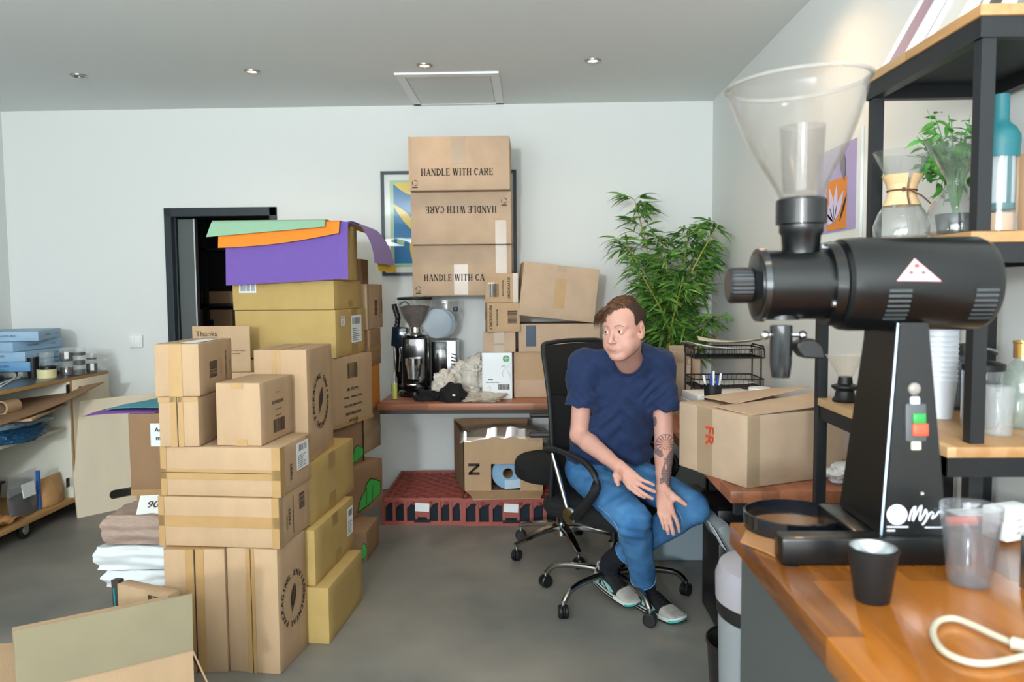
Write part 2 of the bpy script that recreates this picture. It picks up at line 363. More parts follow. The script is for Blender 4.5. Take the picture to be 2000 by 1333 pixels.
def bis(f, lo, hi, n=40):
    s = f(lo) > 0
    for _ in range(n):
        m = (lo+hi)/2
        if (f(m) > 0) == s: lo = m
        else: hi = m
    return (lo+hi)/2
def carton(name, label, R, ang, xL, yT, d=None, xB=None, z0=None, Y=None, m=None, cat='cardboard box', group=None, dec=(), h=None, w=None, soft=.002, lift=.0008, Yb=None, tilt=0):
    a = math.radians(ang); dx = V((math.cos(a), math.sin(a), 0)); dy = V((-math.sin(a), math.cos(a), 0))
    P = atz(R[0], R[1], z0) if Y is None else at(R[0], R[1], Y)
    if z0 is not None: P.z = z0
    if Yb is not None: P = at(R[0], R[1], Yb); d = d or .4; P -= dy*d; P.z = z0 if z0 is not None else P.z
    if w is None: w = bis(lambda q: proj(P-dx*q)[0]-xL, .01, 3)
    if h is None: h = bis(lambda q: proj(P+V((0, 0, q)))[1]-yT, .01, 3)
    if xB is not None: d = bis(lambda q: (xB-proj(P+dy*q)[0]), .01, 3)
    o = P-dx*w/2+dy*d/2
    t = thing(name, label, cat, o, a, group)
    if tilt: t.rotation_euler = (0, math.radians(tilt), a)
    carton_body(t, w, d, h, m or M_card, dec, soft, lift)
    print('%-18s w%.2f d%.2f h%.2f z0 %.3f top %.3f at (%.2f,%.2f)' % (label[:18], w, d, h, P.z, P.z+h, P.x, P.y))
    INFO.append((t, w, d, h)); return t
INFO = []
def carton_body(t, w, d, h, m, dec=(), soft=.002, lift=.0008):
    b = MB(); b.box((0, 0, h/2), (w, d, h), bev=.004, seg=2)
    bmesh.ops.subdivide_edges(b.bm, edges=[e for e in b.bm.edges if e.calc_length() > .05], cuts=5, use_grid_fill=True)
    sd = random.random()*50
    for v in b.bm.verts:
        k = abs(noise.noise(v.co*7+V((sd, 0, 0))))*soft
        v.co.x -= math.copysign(k, v.co.x); v.co.y -= math.copysign(k, v.co.y)
    b.build('box_body', m, t)
    FB = {'F': (V((-w/2, -d/2, 0)), V((1, 0, 0)), V((0, 0, 1)), V((0, -1, 0)), w, h), 'R': (V((w/2, -d/2, 0)), V((0, 1, 0)), V((0, 0, 1)), V((1, 0, 0)), d, h),
          'L': (V((-w/2, d/2, 0)), V((0, -1, 0)), V((0, 0, 1)), V((-1, 0, 0)), d, h), 'T': (V((-w/2, -d/2, h)), V((1, 0, 0)), V((0, 1, 0)), V((0, 0, 1)), w, d)}
    for q in dec:
        k, f = q[0], q[1]; o, r, u, n, W, Hh = FB[f]
        def slab(u0, v0, u1, v1, th, l0):
            mb = MB(); a = o+r*(u0*W)+u*(v0*Hh)+n*l0; mb.prism([a, a+r*((u1-u0)*W), a+r*((u1-u0)*W)+u*((v1-v0)*Hh), a+u*((v1-v0)*Hh)], n*th); return mb
        if k == 'tape': slab(*q[2:6], .0006, lift).build('tape', q[6] if len(q) > 6 else M_tapeb, t)
        if k == 'seam': slab(*q[2:6], .0005, lift+.001).build('flap_slit', q[6] if len(q) > 6 else M_seam, t)
        if k == 'label':
            lb = slab(*q[2:6], .0006, lift+.001).build('label', M_label, t)
            mb = MB(); u0, v0, u1, v1 = q[2:6]; du, dv = u1-u0, v1-v0
            kind = q[6] if len(q) > 6 else 'v'
            nb = 16
            for i in range(nb):   # barcode bars and rows of small print
                if random.random() < .25: continue
                if kind == 'h':   # only a barcode
                    x = .08+.84*i/nb; a = slabc(o, r, u, n, W, Hh, u0+du*x, v0+dv*.15, u0+du*(x+.03), v0+dv*.85, lift+.002); mb.quad(*a)
                else:
                    x = .1+.75*i/nb; a = slabc(o, r, u, n, W, Hh, u0+du*x, v0+dv*.68, u0+du*(x+.028), v0+dv*.92, lift+.002); mb.quad(*a)
            if kind != 'h':
                for j in range(7):
                    y = .08+.07*j; a = slabc(o, r, u, n, W, Hh, u0+du*.1, v0+dv*y, u0+du*random.uniform(.5, .9), v0+dv*(y+.025), lift+.002); mb.quad(*a)
            mb.build('printed_text', M_inkg, lb, smooth=0)
        if k == 'mark': slab(*q[2:6], .0006, lift+.001).build(q[7], q[6], t)
        if k == 'bar':
            mb = MB(); u0, v0, u1, v1 = q[2:6]; hz = len(q) > 6; nb = 18
            for i in range(nb):
                wd = random.choice([.02, .035, .045]); x = i/nb
                if hz: a = slabc(o, r, u, n, W, Hh, u0, v0+(v1-v0)*x, u1, v0+(v1-v0)*(x+wd), lift+.0015)
                else: a = slabc(o, r, u, n, W, Hh, u0+(u1-u0)*x, v0, u0+(u1-u0)*(x+wd), v1, lift+.0015)
                mb.quad(*a)
            mb.build('barcode', M_ink, t, smooth=0)
        if k == 'text':
            mb = MB(); put_text(mb, q[5], o+r*(q[2]*W)+u*(q[3]*Hh)+n*(lift+.0018), r, u, q[4], math.radians(q[6]) if len(q) > 6 else 0, bold=q[4]*.035); mb.build('printed_text', q[7] if len(q) > 7 else M_ink, t, smooth=0)
        if k == 'serif':
            s_ = -1 if len(q) > 5 else 1
            mb = MB(); serif_text(mb, 'HANDLE WITH CARE', o+r*(q[2]*W)+u*(q[3]*Hh)+n*(lift+.0018), r*s_, u*s_, q[4], .8); mb.build('printed_text', M_ink, t, smooth=0)
        if k == 'logo':
            c = o+r*(q[2]*W)+u*(q[3]*Hh)+n*(lift+.0018); Rr = q[4]; a0 = math.radians(q[5])
            mb = MB(); Rr *= 1.1; arc_text(mb, 'PACKAGING ENVIRONMENTAL ', c, r, u, Rr, Rr*.33, a0, a0-2*PI*.98)
            mb.build('printed_ring_text', M_ink, t, smooth=0)
            mb = MB(); la = math.radians(60 if len(q) < 7 else q[6]); ax = r*math.cos(la)+u*math.sin(la); ay = -r*math.sin(la)+u*math.cos(la)
            for sgn in (1, -1):
                pts = [c-ax*Rr*.6+ay*.02*Rr*sgn]
                for i in range(1, 9): s = i/9; pts.append(c+ax*Rr*(-.45+1.05*s)+ay*Rr*sgn*(.03+.2*math.sin(PI*s)))
                pts += [c+ax*Rr*.62, ]
                for i in range(8, 0, -1): s = i/9; pts.append(c+ax*Rr*(-.45+1.05*s)+ay*Rr*sgn*.02)
                if sgn < 0: pts = pts[::-1]
                mb.poly(pts)
            mb.build('printed_leaf', M_ink, t, smooth=0)
def slabc(o, r, u, n, W, Hh, u0, v0, u1, v1, l):
    a = o+n*l; return [a+r*(x*W)+u*(y*Hh) for x, y in ((u0, v0), (u1, v0), (u1, v1), (u0, v1))]
# ---- left front pile
Ta, Sm = 'tape', 'seam'
A = carton('carton', 'tall brown carton on the floor, leftmost of the front pile', (446, 1314), 1, 327, 1073, d=.25, z0=0, dec=[(Ta, 'F', .36, 0, .49, 1), (Ta, 'F', .53, 0, .66, 1), (Sm, 'F', .5, 0, .52, 1), (Ta, 'T', 0, 0, 1, .2), ('logo', 'R', .5, .45, .085, 200)])
B = carton('carton', 'tall brown carton with leaf logo, standing on the floor under the 19622 boxes', (548, 1319), -8, 449, 1075, d=.235, z0=0, dec=[(Ta, 'F', .38, 0, .47, 1), (Ta, 'F', .49, 0, .55, 1), (Sm, 'F', .475, 0, .485, 1), ('logo', 'R', .5, .52, .085, 235, 75), ('mark', 'F', 0, .62, .0, .63, M_seam, 'crease')][:5])
zt = INFO[1][3]
Cc = carton('carton', 'wide brown carton with barcode lying on the two tall cartons', (547, 1073), -5, 312, 975, d=.3, z0=zt+.002, dec=[(Ta, 'F', 0, .4, 1, .53), (Ta, 'F', 0, .53, 1, .62), (Ta, 'F', 0, 0, .05, 1), (Ta, 'F', .94, 0, 1, 1), (Ta, 'R', 0, 0, .12, 1, M_tapec), ('text', 'R', .3, .5, .026, '19622', 90), ('bar', 'R', .62, .5, .8, .85, 1), ('text', 'R', .22, .42, .014, 'Pack size', 90), (Sm, 'R', .42, .1, .43, .9), (Ta, 'T', 0, 0, 1, .15)])
zt2 = zt+.002+INFO[2][3]
D = carton('carton', 'wide brown carton with white shipping label, under the sample boxes', (549, 973), -5, 316, 876, d=.3, z0=zt2+.002, dec=[(Ta, 'F', 0, .34, 1, .47), (Ta, 'F', 0, .49, 1, .55), (Sm, 'F', 0, .475, 1, .485), (Ta, 'F', 0, 0, .05, 1), (Ta, 'F', .93, 0, 1, 1), (Ta, 'R', 0, 0, .12, 1), (Ta, 'R', .8, .85, 1, 1), ('label', 'R', .5, .35, .9, .92), ('text', 'R', .32, .4, .026, '10622', 90)])
zt3 = zt2+.002+INFO[3][3]
E = carton('carton', 'small brown carton at left under the sealed box, logo half hidden', (390, 873), 1, 312, 776, xB=452, z0=zt3+.002, dec=[(Ta, 'F', .3, 0, .45, 1), (Ta, 'F', .5, 0, .62, 1), (Sm, 'F', .465, 0, .48, 1), (Ta, 'F', .0, .9, 1, 1), ('logo', 'R', .75, .5, .055, 235)])
zt4 = zt3+.002+INFO[4][3]
Fb = carton('carton', 'brown carton with tan tape band, topmost at the left of the front pile', (391, 775), 2, 303, 672, xB=455, z0=zt4+.002, dec=[(Ta, 'F', .32, 0, .62, 1), (Ta, 'T', .32, 0, .62, 1), ('mark', 'T', .5, .1, .9, .8, M_label, 'label'), ('bar', 'R', .28, .3, .5, .62, 1), ('text', 'R', .78, .48, .017, 'TZAWDOWFK', 90), ('text', 'R', .62, .48, .009, 'Burlwood Kraft', 90), ('text', 'R', .9, .5, .01, 'Thanks', 90)])
G = carton('carton', 'small brown carton with printed barcode, in the middle of the front pile', (511, 872), -5, 424, 749, d=.3, z0=zt3+.002, dec=[(Ta, 'F', .34, .91, .62, 1, M_tapeb), (Ta, 'F', .42, 0, .68, .1, M_tapeb), ('text', 'R', .5, .78, .008, 'Thanks'), ('text', 'R', .5, .62, .018, 'SIZWOODFK'), ('text', 'R', .52, .5, .008, 'Birchwood Pack'), ('text', 'R', .5, .4, .008, 'Case Qty: 500'), ('bar', 'R', .35, .12, .7, .34)])

SC.view_settings.view_transform = 'Standard'; SC.view_settings.look = 'None'; SC.view_settings.exposure = -.68; SC.view_settings.gamma = 1; SC.view_settings.use_curve_mapping = False
def top(t):
    for a, w, d, h in INFO:
        if a is t: return a.location.z+h+.0015
# ---- yellow stack beside the front pile
K1 = carton('carton', 'mustard yellow carton on the floor, bottom of its stack of three', (644, 1260), -4, 0, 1150, w=.25, xB=709, z0=0, m=M_yell)
K2 = carton('carton', 'mustard yellow carton with white barcode label, second from the floor', (617, 1146), -4, 0, 1037, w=.25, xB=692, z0=top(K1), m=M_yell, dec=[(Ta, 'R', .42, .78, .55, 1, M_tapey), (Ta, 'R', .5, 0, .62, .25, M_tapey), ('label', 'R', .8, .3, .96, .85)])
K3 = carton('carton', 'mustard yellow carton under the tall leaf logo carton, top of its stack', (606, 1029), -4, 0, 911, w=.25, xB=692, z0=top(K2), m=M_yell, dec=[(Ta, 'R', .4, .72, .54, 1, M_tapey), (Ta, 'R', .4, 0, .54, .28, M_tapey)])
Hh = carton('carton', 'tall brown carton with round leaf logo, standing on a yellow carton', (604, 906), -1, 501, 684, xB=652, z0=top(K3), Y=3.14, dec=[(Ta, 'F', .34, 0, .5, 1), (Sm, 'F', .42, .0, .43, 1, M_tapec), (Ta, 'R', 0, 0, .22, .07), (Ta, 'R', .75, 0, 1, .07), (Ta, 'T', .3, 0, .55, 1), ('logo', 'R', .48, .5, .095, 215, 62)])
# ---- rear left pile down to the floor
P4 = carton('carton', 'flat brown carton with green leaf drawing, lowest on the floor behind the yellow stack', (717, 1098), -2, 0, 1040, w=.5, xB=741, z0=0, m=M_cardd)
def greens(t, face, u0, W_, v0, Hp):
    for a, w, d, h in INFO:
        if a is t:
            o, r = ((V((w/2+.003, -d/2, 0)), V((0, 1, 0))) if face == 'R' else (V((-w/2, -d/2-.003, 0)), V((1, 0, 0)))); S = d if face == 'R' else w
            n = V((1, 0, 0)) if face == 'R' else V((0, -1, 0))
            pts = [(0, 0), (.1, .35), (.2, .55), (.3, .58), (.36, .8), (.5, .97), (.62, 1), (.74, .9), (.82, .92), (.9, .8), (1, .78), (1, .32), (.8, .22), (.5, .1)]
            def q(x, y, l): return o+r*(u0*S+W_*x)+V((0, 0, v0*h+Hp*y))+n*l
            MB().poly([q(x*1.06-.03, y*1.1-.05, 0) for x, y in pts]).build('drawing_outline', M_ink, t, smooth=0)
            g = MB().poly([q(x, y, .001) for x, y in pts]).build('printed_leaf', mat('leaf_green_print', '#3fae4e', .6), t, smooth=0)
            mb = MB()
            for x in (.35, .62): mb.quad(q(x, .12, .002), q(x+.02, .12, .002), q(x+.05, .75, .002), q(x+.03, .75, .002))
            mb.build('leaf_veins', M_ink, g, smooth=0)
P3 = carton('carton', 'brown carton with green leaf drawing, nearest the floor against the red crate', (749, 1011), -19, 0, 918, w=.34, d=.48, z0=top(P4), Yb=4.5, h=.27, m=M_cardd)
greens(P4, 'F', .93, .035, .05, .09); greens(P3, 'R', .42, .24, .1, .15)
P1 = carton('carton', 'dull brown carton with green drawing, under the soup container carton', (712, 912), -19, 0, 831, w=.3, d=.42, z0=top(P3), Yb=4.42, h=.24, m=M_cardd, dec=[('mark', 'R', .955, 0, .99, 1, M_ink, 'black_edge_band')])
greens(P1, 'R', .62, .14, .04, .09)
P2 = carton('carton', 'brown carton with diagonal tape, right of the green drawing carton', (712, 905), -8, 660, 831, d=.3, z0=top(P3), Y=4.58, h=.26, m=M_card2 if 0 else M_card, dec=[(Ta, 'R', 0, .35, 1, .5, M_tapey)])
M1 = carton('carton', 'brown soup container carton with upside down print and barcode', (729, 822), -16, 0, 691, w=.36, d=.46, z0=top(P1), Yb=4.48, h=.375, dec=[('bar', 'R', .38, .68, .62, .9), ('text', 'R', .5, .52, .022, 'Case Qty: 500', 180), ('text', 'R', .5, .4, .02, 'Soup Container - Brown', 180), ('text', 'R', .5, .28, .02, 'Compostable Squat 24oz', 180), ('text', 'R', .5, .17, .024, 'WHITE/BROWN', 180), ('text', 'R', .5, .07, .022, 'PO 11124', 180), (Ta, 'R', .1, 0, 1, .05), (Ta, 'R', .5, 0, .6, .1)])
L1 = carton('carton', 'large mustard carton with two white labels in the rear left pile', (657, 701), -6, 461, 606, d=.48, z0=top(M1), Y=4.07, m=M_yell, dec=[('label', 'R', .5, .25, .86, .85), ('label', 'R', .16, .66, .28, .86), (Ta, 'R', .52, .85, .72, 1, M_tapey), (Ta, 'R', .52, 0, .72, .24, M_tapey)])
L2 = carton('carton', 'large mustard carton with barcode sticker, just below the purple sheet', (653, 606), -6, 455, 548, xB=706, z0=top(L1), Y=4.07, m=M_yell, dec=[('label', 'F', .07, .6, .24, .98, 'h'), (Ta, 'R', .5, .1, .65, .3, M_tapey)])
L3 = carton('carton', 'mustard carton hidden under the coloured sheets, topmost of the rear left pile', (677, 545), -4, 450, 440, xB=699, z0=top(L2), Y=4.22, m=M_yell)
# ---- stack behind against the wall
Q4 = carton('carton', 'bright orange brown carton in the narrow rear stack by the desk end', (725, 807), -4, 660, 722, xB=743, z0=top(P2), Y=4.62, h=.255, m=mat('orange_card', '#c07a34', .6, var=.05))
Q3 = carton('carton', 'dark brown taped carton between the orange carton and the barcode carton', (723, 719), -4, 665, 645, d=.25, z0=top(Q4), Y=4.62, m=M_cardd, dec=[(Ta, 'R', 0, .4, 1, .55, M_tapey)])
Q1 = carton('carton', 'brown carton with barcode side in the rear stack, level with the large mustard cartons', (718, 645), -3, 640, 555, xB=748, z0=top(Q3), Y=4.6, dec=[(Ta, 'R', 0, 0, .12, 1, M_tapec), ('bar', 'R', .45, .3, .62, .65, 1), ('text', 'R', .75, .5, .02, 'Birchwood Knife', 90), ('text', 'R', .9, .5, .028, 'BKNIFE', 90)])
Q2 = carton('carton', 'small brown carton behind the purple sheet, top of the rear stack', (706, 553), -3, 650, 506, xB=720, z0=top(Q1), Y=4.65, m=M_cardd, dec=[('text', 'R', .6, .3, .03, 'ON', 90), ('text', 'R', .3, .3, .03, 'TRA', 90)])
# ---- cartons left, behind the front pile
V2 = carton('carton', 'brown carton on the floor behind the wrapped packs, below the labelled carton', (470, 1106), 3, 273, 964, d=.4, z0=0, Y=3.95, dec=[(Ta, 'F', 0, 0, .04, 1)])
V1 = carton('carton', 'dull brown carton with white handwritten style note, beside the leaning plywood panel', (470, 962), 3, 256, 806, d=.42, z0=top(V2), Y=3.93, m=M_cardd, dec=[(Ta, 'F', 0, 0, 1, .07, M_tapeb), ('mark', 'F', .2, .6, .42, .88, M_label, 'note'), ('text', 'F', .31, .8, .032, 'Adapt', 0), ('text', 'F', .31, .7, .032, 'more', 0)])
V0 = carton('carton', 'brown carton hidden behind the front pile, under the open Thanks carton', (505, 800), 3, 345, 728, d=.35, z0=top(V1), Y=3.95, h=.2)
# carton with a raised flap that reads Thanks
I1 = carton('open_carton', 'open brown carton with a raised flap that reads Thanks', (490, 728), 2, 378, 700, d=.28, z0=top(V0), Y=3.96, h=.05)
for a, w, d, h in INFO:
    if a is I1:
        MB().box((0, -d/2+.004, h+.09), (w, .005, .19)).build('flap', M_card, a, bevel=.001)
        mb = MB(); put_text(mb, 'Thanks', V((-w*.25, -d/2-.001, h+.145)), V((1, 0, 0)), V((0, 0, 1)), .038); mb.build('printed_text', M_ink, a, smooth=0)
        mb = MB(); put_text(mb, 'Designed to be reused', V((w*.22, -d/2-.001, h+.06)), V((1, 0, 0)), V((0, 0, 1)), .012); put_text(mb, 'and recycled', V((w*.22, -d/2-.001, h+.045)), V((1, 0, 0)), V((0, 0, 1)), .012); mb.build('small_print', M_ink, a, smooth=0)
# ---- HANDLE WITH CARE cartons
TY = 4.97
DESKZ = .72
T3 = carton('carton', 'brown HANDLE WITH CARE carton, lowest of three, resting on the coffee grinder', (1000, 577), 0, 806, 478, d=.38, Y=5.0, m=M_card2, dec=[('serif', 'F', .47, .36, .042), (Ta, 'F', .42, .02, .56, .62, M_tapec), (Ta, 'F', .84, .3, .95, 1, M_tapec)])
T2 = carton('carton', 'brown carton with HANDLE WITH CARE upside down, middle of three', (999, 470), 0, 803, 368, d=.38, Y=4.94, z0=top(T3), h=.325, m=M_card2, dec=[('serif', 'F', .5, .66, .042, 1), (Ta, 'F', .84, .0, .95, .45, M_tapec)])
T1 = carton('carton', 'brown HANDLE WITH CARE carton, highest of the three near the ceiling', (996, 361), 0, 799, 259, d=.38, Y=4.87, z0=top(T2), h=.325, m=M_card2, dec=[('serif', 'F', .48, .34, .042), (Ta, 'F', .42, .5, .56, 1, M_tapec), (Ta, 'F', 0, 0, .02, 1)])
for a, fx, fz in ((T3, .06, .14), (T2, .93, .82), (T1, .06, .14)):
    for q, w, d, h in INFO:
        if q is a:
            mb = MB(); c = V((-w/2+fx*w, -d/2-.003, fz*h))
            for k in range(3):
                t0 = k*2*PI/3+.3
                for i in range(5):
                    ta, tb = t0+i*.3, t0+i*.3+.28
                    mb.quad(*[c+V((math.cos(x)*r, 0, math.sin(x)*r)) for x, r in ((ta, .014), (tb, .014), (tb, .018), (ta, .018))])
            mb.quad(*[c+V(p) for p in ((-.017, 0, -.03), (.017, 0, -.03), (.017, 0, -.024), (-.017, 0, -.024))]); mb.build('recycling_mark', M_ink, a, smooth=0)
# small carton column in front
SY = 4.84
Wb = carton('carton', 'white carton printed with a spray bottle and green round seal, on the desk', (1001, 781), 0, 942, 689, d=.12, Y=SY, z0=DESKZ+.001, m=mat('white_printed_carton', '#dfe6ea', .5), dec=[('bar', 'F', .52, .2, .92, .32), ('text', 'F', .28, .42, .014, 'Refill'), ('text', 'F', .35, .36, .01, 'Multi surface cleaner')])
S3 = carton('carton', 'plain small brown carton on top of the white spray bottle carton', (1007, 687), 0, 944, 649, d=.12, Y=SY, z0=top(Wb), m=M_card2, dec=[(Ta, 'F', .34, 0, .64, 1, M_tapec), (Ta, 'F', .34, .35, .64, .45, M_tapec)])
S2 = carton('carton', 'small brown carton with barcode turned slightly, second in its column', (1016, 645), 10, 952, 592, d=.12, Y=SY, z0=top(S3), dec=[('bar', 'F', .62, .3, .9, .75, 1), ('text', 'F', .1, .5, .024, 'NSGOODMLT', -90), ('text', 'F', .3, .5, .015, 'Birchwood Kraft', -90), (Ta, 'L', 0, .4, 1, .7, M_tapec)])
S1 = carton('carton', 'small brown carton taped shiny, topmost of the column beside HANDLE WITH CARE', (1012, 588), 0, 947, 534, d=.11, Y=SY, z0=top(S2), dec=[('bar', 'F', .12, .2, .42, .65), ('text', 'F', .72, .5, .022, '311WOODKF', -90), ('text', 'F', .55, .5, .014, 'Birchwood Kraft', -90), (Ta, 'F', .1, .2, .3, .7, M_tapec), (Ta, 'F', .85, 0, 1, 1, M_tapec)])
for q, w, d, h in INFO:
    if q is Wb:
        o_ = V((0, -d/2-.004, 0)); mb = MB(); c = o_+V((w*.3, 0, h*.87))
        mb.poly([c+V((math.cos(t)*.021, 0, math.sin(t)*.021)) for t in [2*PI*i/28 for i in range(28)]]); g = mb.build('round_seal', mat('seal_green', '#4d9a66', .6), q, smooth=0)
        mb = MB(); mb.quad(*[c+V(p) for p in ((-.001, -.001, -.02), (.001, -.001, -.02), (.001, -.001, .02), (-.001, -.001, .02))]); mb.quad(*[c+V(p) for p in ((-.02, -.001, -.001), (.02, -.001, -.001), (.02, -.001, .001), (-.02, -.001, .001))]); mb.build('seal_lines', M_label, g, smooth=0)
        mb = MB(); mb.tube([o_+V((w*x, -.0005, h*z)) for x, z in ((.2, .48), (.17, .56), (.24, .66), (.25, .72), (.16, .71), (.14, .68), (.2, .73), (.38, .73), (.4, .7), (.31, .7), (.33, .62), (.42, .54), (.44, .46))], .0006, seg=4); mb.build('bottle_drawing', M_inkg, q)
        mb = MB(); cc = o_+V((-w*.26, -.0005, h*.24)); mb.tube([cc+V(p) for p in ((-.012, 0, 0), (0, 0, .012), (.012, 0, 0), (0, 0, -.012))], .0007, seg=4, closed=True); mb.build('hazard_diamond', mat('red_print', '#b5563f', .6), q)
SC1 = carton('carton', 'brown carton standing unseen behind the small carton column, carrying the big cartons', (1000, 770), 0, 955, 600, d=.3, Y=TY+.04, z0=DESKZ+.001, h=max(.2, T3.location.z-DESKZ-.004))
# ---- cartons right of the column
U3 = carton('carton', 'brown carton with orange open flap, on the desk right of the white carton', (1150, 780), 0, 1004, 687, d=.3, Y=4.9, z0=DESKZ+.001, dec=[('mark', 'F', .02, .4, .42, .98, M_card, 'open_flap')], m=M_card2)
U2 = carton('carton', 'brown carton with dark blue printed tape under the big tilted carton', (1172, 686), 1, 1012, 632, d=.32, Y=4.88, z0=top(U3), m=M_card2, dec=[('mark', 'F', .10, .2, .22, .95, mat('navy_printed_tape', '#15324a', .4), 'printed_tape'), ('mark', 'F', .36, .1, .42, .4, MC['navy_printed_tape'], 'printed_tape')])
U1 = carton('carton', 'big pale brown carton lying tilted beside the bamboo plant', (1161, 636), 4, 1021, 533, d=.36, Y=4.86, w=.47, h=.33, tilt=6.5, m=M_card2, dec=[(Ta, 'F', .44, .2, .58, .75, M_tapeb), (Ta, 'T', 0, .45, 1, .6, M_tapec), (Ta, 'F', .46, .88, .56, 1, M_tapec)])

U1.location.z = U2.location.z+INFO[[i for i, q in enumerate(INFO) if q[0] is U2][0]][3]+.03
U1.location.x -= .0
# ================================================================ DESKS AND WHAT STANDS ON THEM
M_desk = wood('oiled_hardwood_desk', '#6f3f28', '#a5694a', .4, 'X', .06)
M_desky = wood('oiled_hardwood_desk_side', '#6f3f28', '#a5694a', .38, 'Y', .06)
M_blk = mat('black_powder_coat', '#1a1d20', .45); M_blkp = mat('black_plastic', '#141517', .4)
M_grey = mat('grey_steel', '#3d4245', .5, metal=.3)
t = thing('desk', 'long hardwood worktop along the back wall carrying the coffee grinders and cartons', 'desk', (0, 5.05, 0))
MB().bb((-.932, 4.66, DESKZ-.04), (.62, 5.445, DESKZ), bev=.003).build('tabletop', M_desk, t, world=True)
MB().bb((-.92, 4.68, DESKZ-.065), (.61, 4.72, DESKZ-.04)).build('front_rail', M_blk, t, world=True)
for x in (.59,):
    for y in (4.7, 5.4): MB().bb((x-.02, y-.02, 0), (x+.02, y+.02, DESKZ-.04)).build('leg', M_blk, t, world=True)
for x in (-.8, 0): MB().prism([V((x, 5.44, DESKZ-.04)), V((x, 5.0, DESKZ-.04)), V((x, 5.0, DESKZ-.055)), V((x, 5.42, DESKZ-.16)), V((x, 5.44, DESKZ-.16))], V((.02, 0, 0))).build('wall_bracket', M_blk, t, world=True)
t = thing('desk', 'hardwood desk along the right wall under the FR carton', 'desk', (.94, 4, 0))
MB().bb((.657, 2.61, DESKZ-.042), (XR-.003, 5.445, DESKZ-.0005), bev=.003).build('tabletop', M_desky, t, world=True)
for x, y in ((1.19, 2.66), (1.19, 5.3), (.70, 4.55)): MB().bb((x-.02, y-.02, 0), (x+.02, y+.02, DESKZ-.042)).build('leg', M_blk, t, world=True)
MB().bb((.68, 2.64, DESKZ-.09), (1.2, 2.67, DESKZ-.042)).build('rail', M_blk, t, world=True)
# FR carton
pr = atz(1646, 930, DESKZ+.001); pl = atz(1458, 955, DESKZ+.001); a_ = math.degrees(math.atan2(pr.y-pl.y, pr.x-pl.x))
M_red = mat('red_print', '#b5563f', .6)
FR = carton('carton', 'large brown carton reading FR, on the right desk with loose top flaps', (1646, 930), a_, 1458, 790, d=.39, z0=DESKZ+.001, h=.245, m=M_card2, dec=[('text', 'L', .48, .60, .068, 'FR', -90, mat('red_carton_ink', '#d2502f', .7)), (Ta, 'L', .3, .0, .52, 1, M_tapec), ('mark', 'F', .0, .0, .12, 1, M_tapec, 'edge_tape'), ('text', 'T', .2, .6, .03, 'FRAGILE', 60, MC['red_carton_ink'])])
for q, w, d, h in INFO:
    if q is FR:
        MB().sheet(lambda u, v: V((-w/2+.02+u*w*.93, -d/2+.005+v*d*.5, h+.004+.035*u*(1-v)*v*3+.012*u+.004*v)), 8, 8, .003).build('top_flap', M_card2, q, smooth=60)
        MB().sheet(lambda u, v: V((-w/2+.1+u*w*.8, d/2-.005-v*d*.52, h+.012+.03*u*v+.012*u)), 8, 8, .003).build('top_flap', M_card2, q, smooth=60)
# ---- bamboo plant
random.seed(21)
M_leaf = mat('bamboo_leaf_green', '#2f6a2c', .45, col2='#6f9a45', vs=14, var=.25); M_stem = mat('bamboo_cane', '#b59a3d', .5, col2='#8a9a3c', vs=8, var=.15)
pc = at(1308, 700, 5.0); pl_ = thing('bamboo_plant', 'tall bushy green bamboo plant in the corner behind the seated man', 'plant', (pc.x, 5.0, DESKZ))
MB().shell([(.07, 0), (.085, .02), (.1, .17), (.105, .18)], t=.006).build('pot', M_blkp, pl_)
MB().lathe([(.0002, .15), (.095, .15), (.095, .14), (.0002, .14)]).build('soil', mat('dark_soil', '#2a1f17', .95, var=.3, vs=40), pl_)
lf = MB()
def leaf(mb, p, d, L, W, droop=.3):
    d = d.normalized(); s = d.cross(V((0, 0, 1)));
    if s.length < .1: s = V((1, 0, 0))
    s.normalize(); s = (Matrix.Rotation(random.uniform(-.9, .9), 3, d) @ s)
    n = s.cross(d); prof = [(0, .1), (.18, .75), (.42, 1), (.7, .7), (1, .02)]; prev = None
    for t_, ww in prof:
        c = p+d*(L*t_)+V((0, 0, -droop*L*t_*t_)); a = mb.bm.verts.new(c-s*W*ww/2+n*W*ww*.14); b = mb.bm.verts.new(c); e = mb.bm.verts.new(c+s*W*ww/2+n*W*ww*.14)
        if prev: mb.bm.faces.new((prev[0], prev[1], b, a)); mb.bm.faces.new((prev[1], prev[2], e, b))
        prev = (a, b, e)
base = V((pc.x, 5.0, DESKZ+.15))
tops = [(1240, 392, 5.1), (1345, 452, 5.0), (1402, 440, 4.85), (1222, 478, 4.95), (1290, 470, 5.15), (1255, 540, 4.8), (1395, 520, 5.1), (1330, 560, 4.75), (1300, 500, 4.95), (1405, 620, 4.8), (1250, 640, 5.1), (1360, 480, 5.2)]
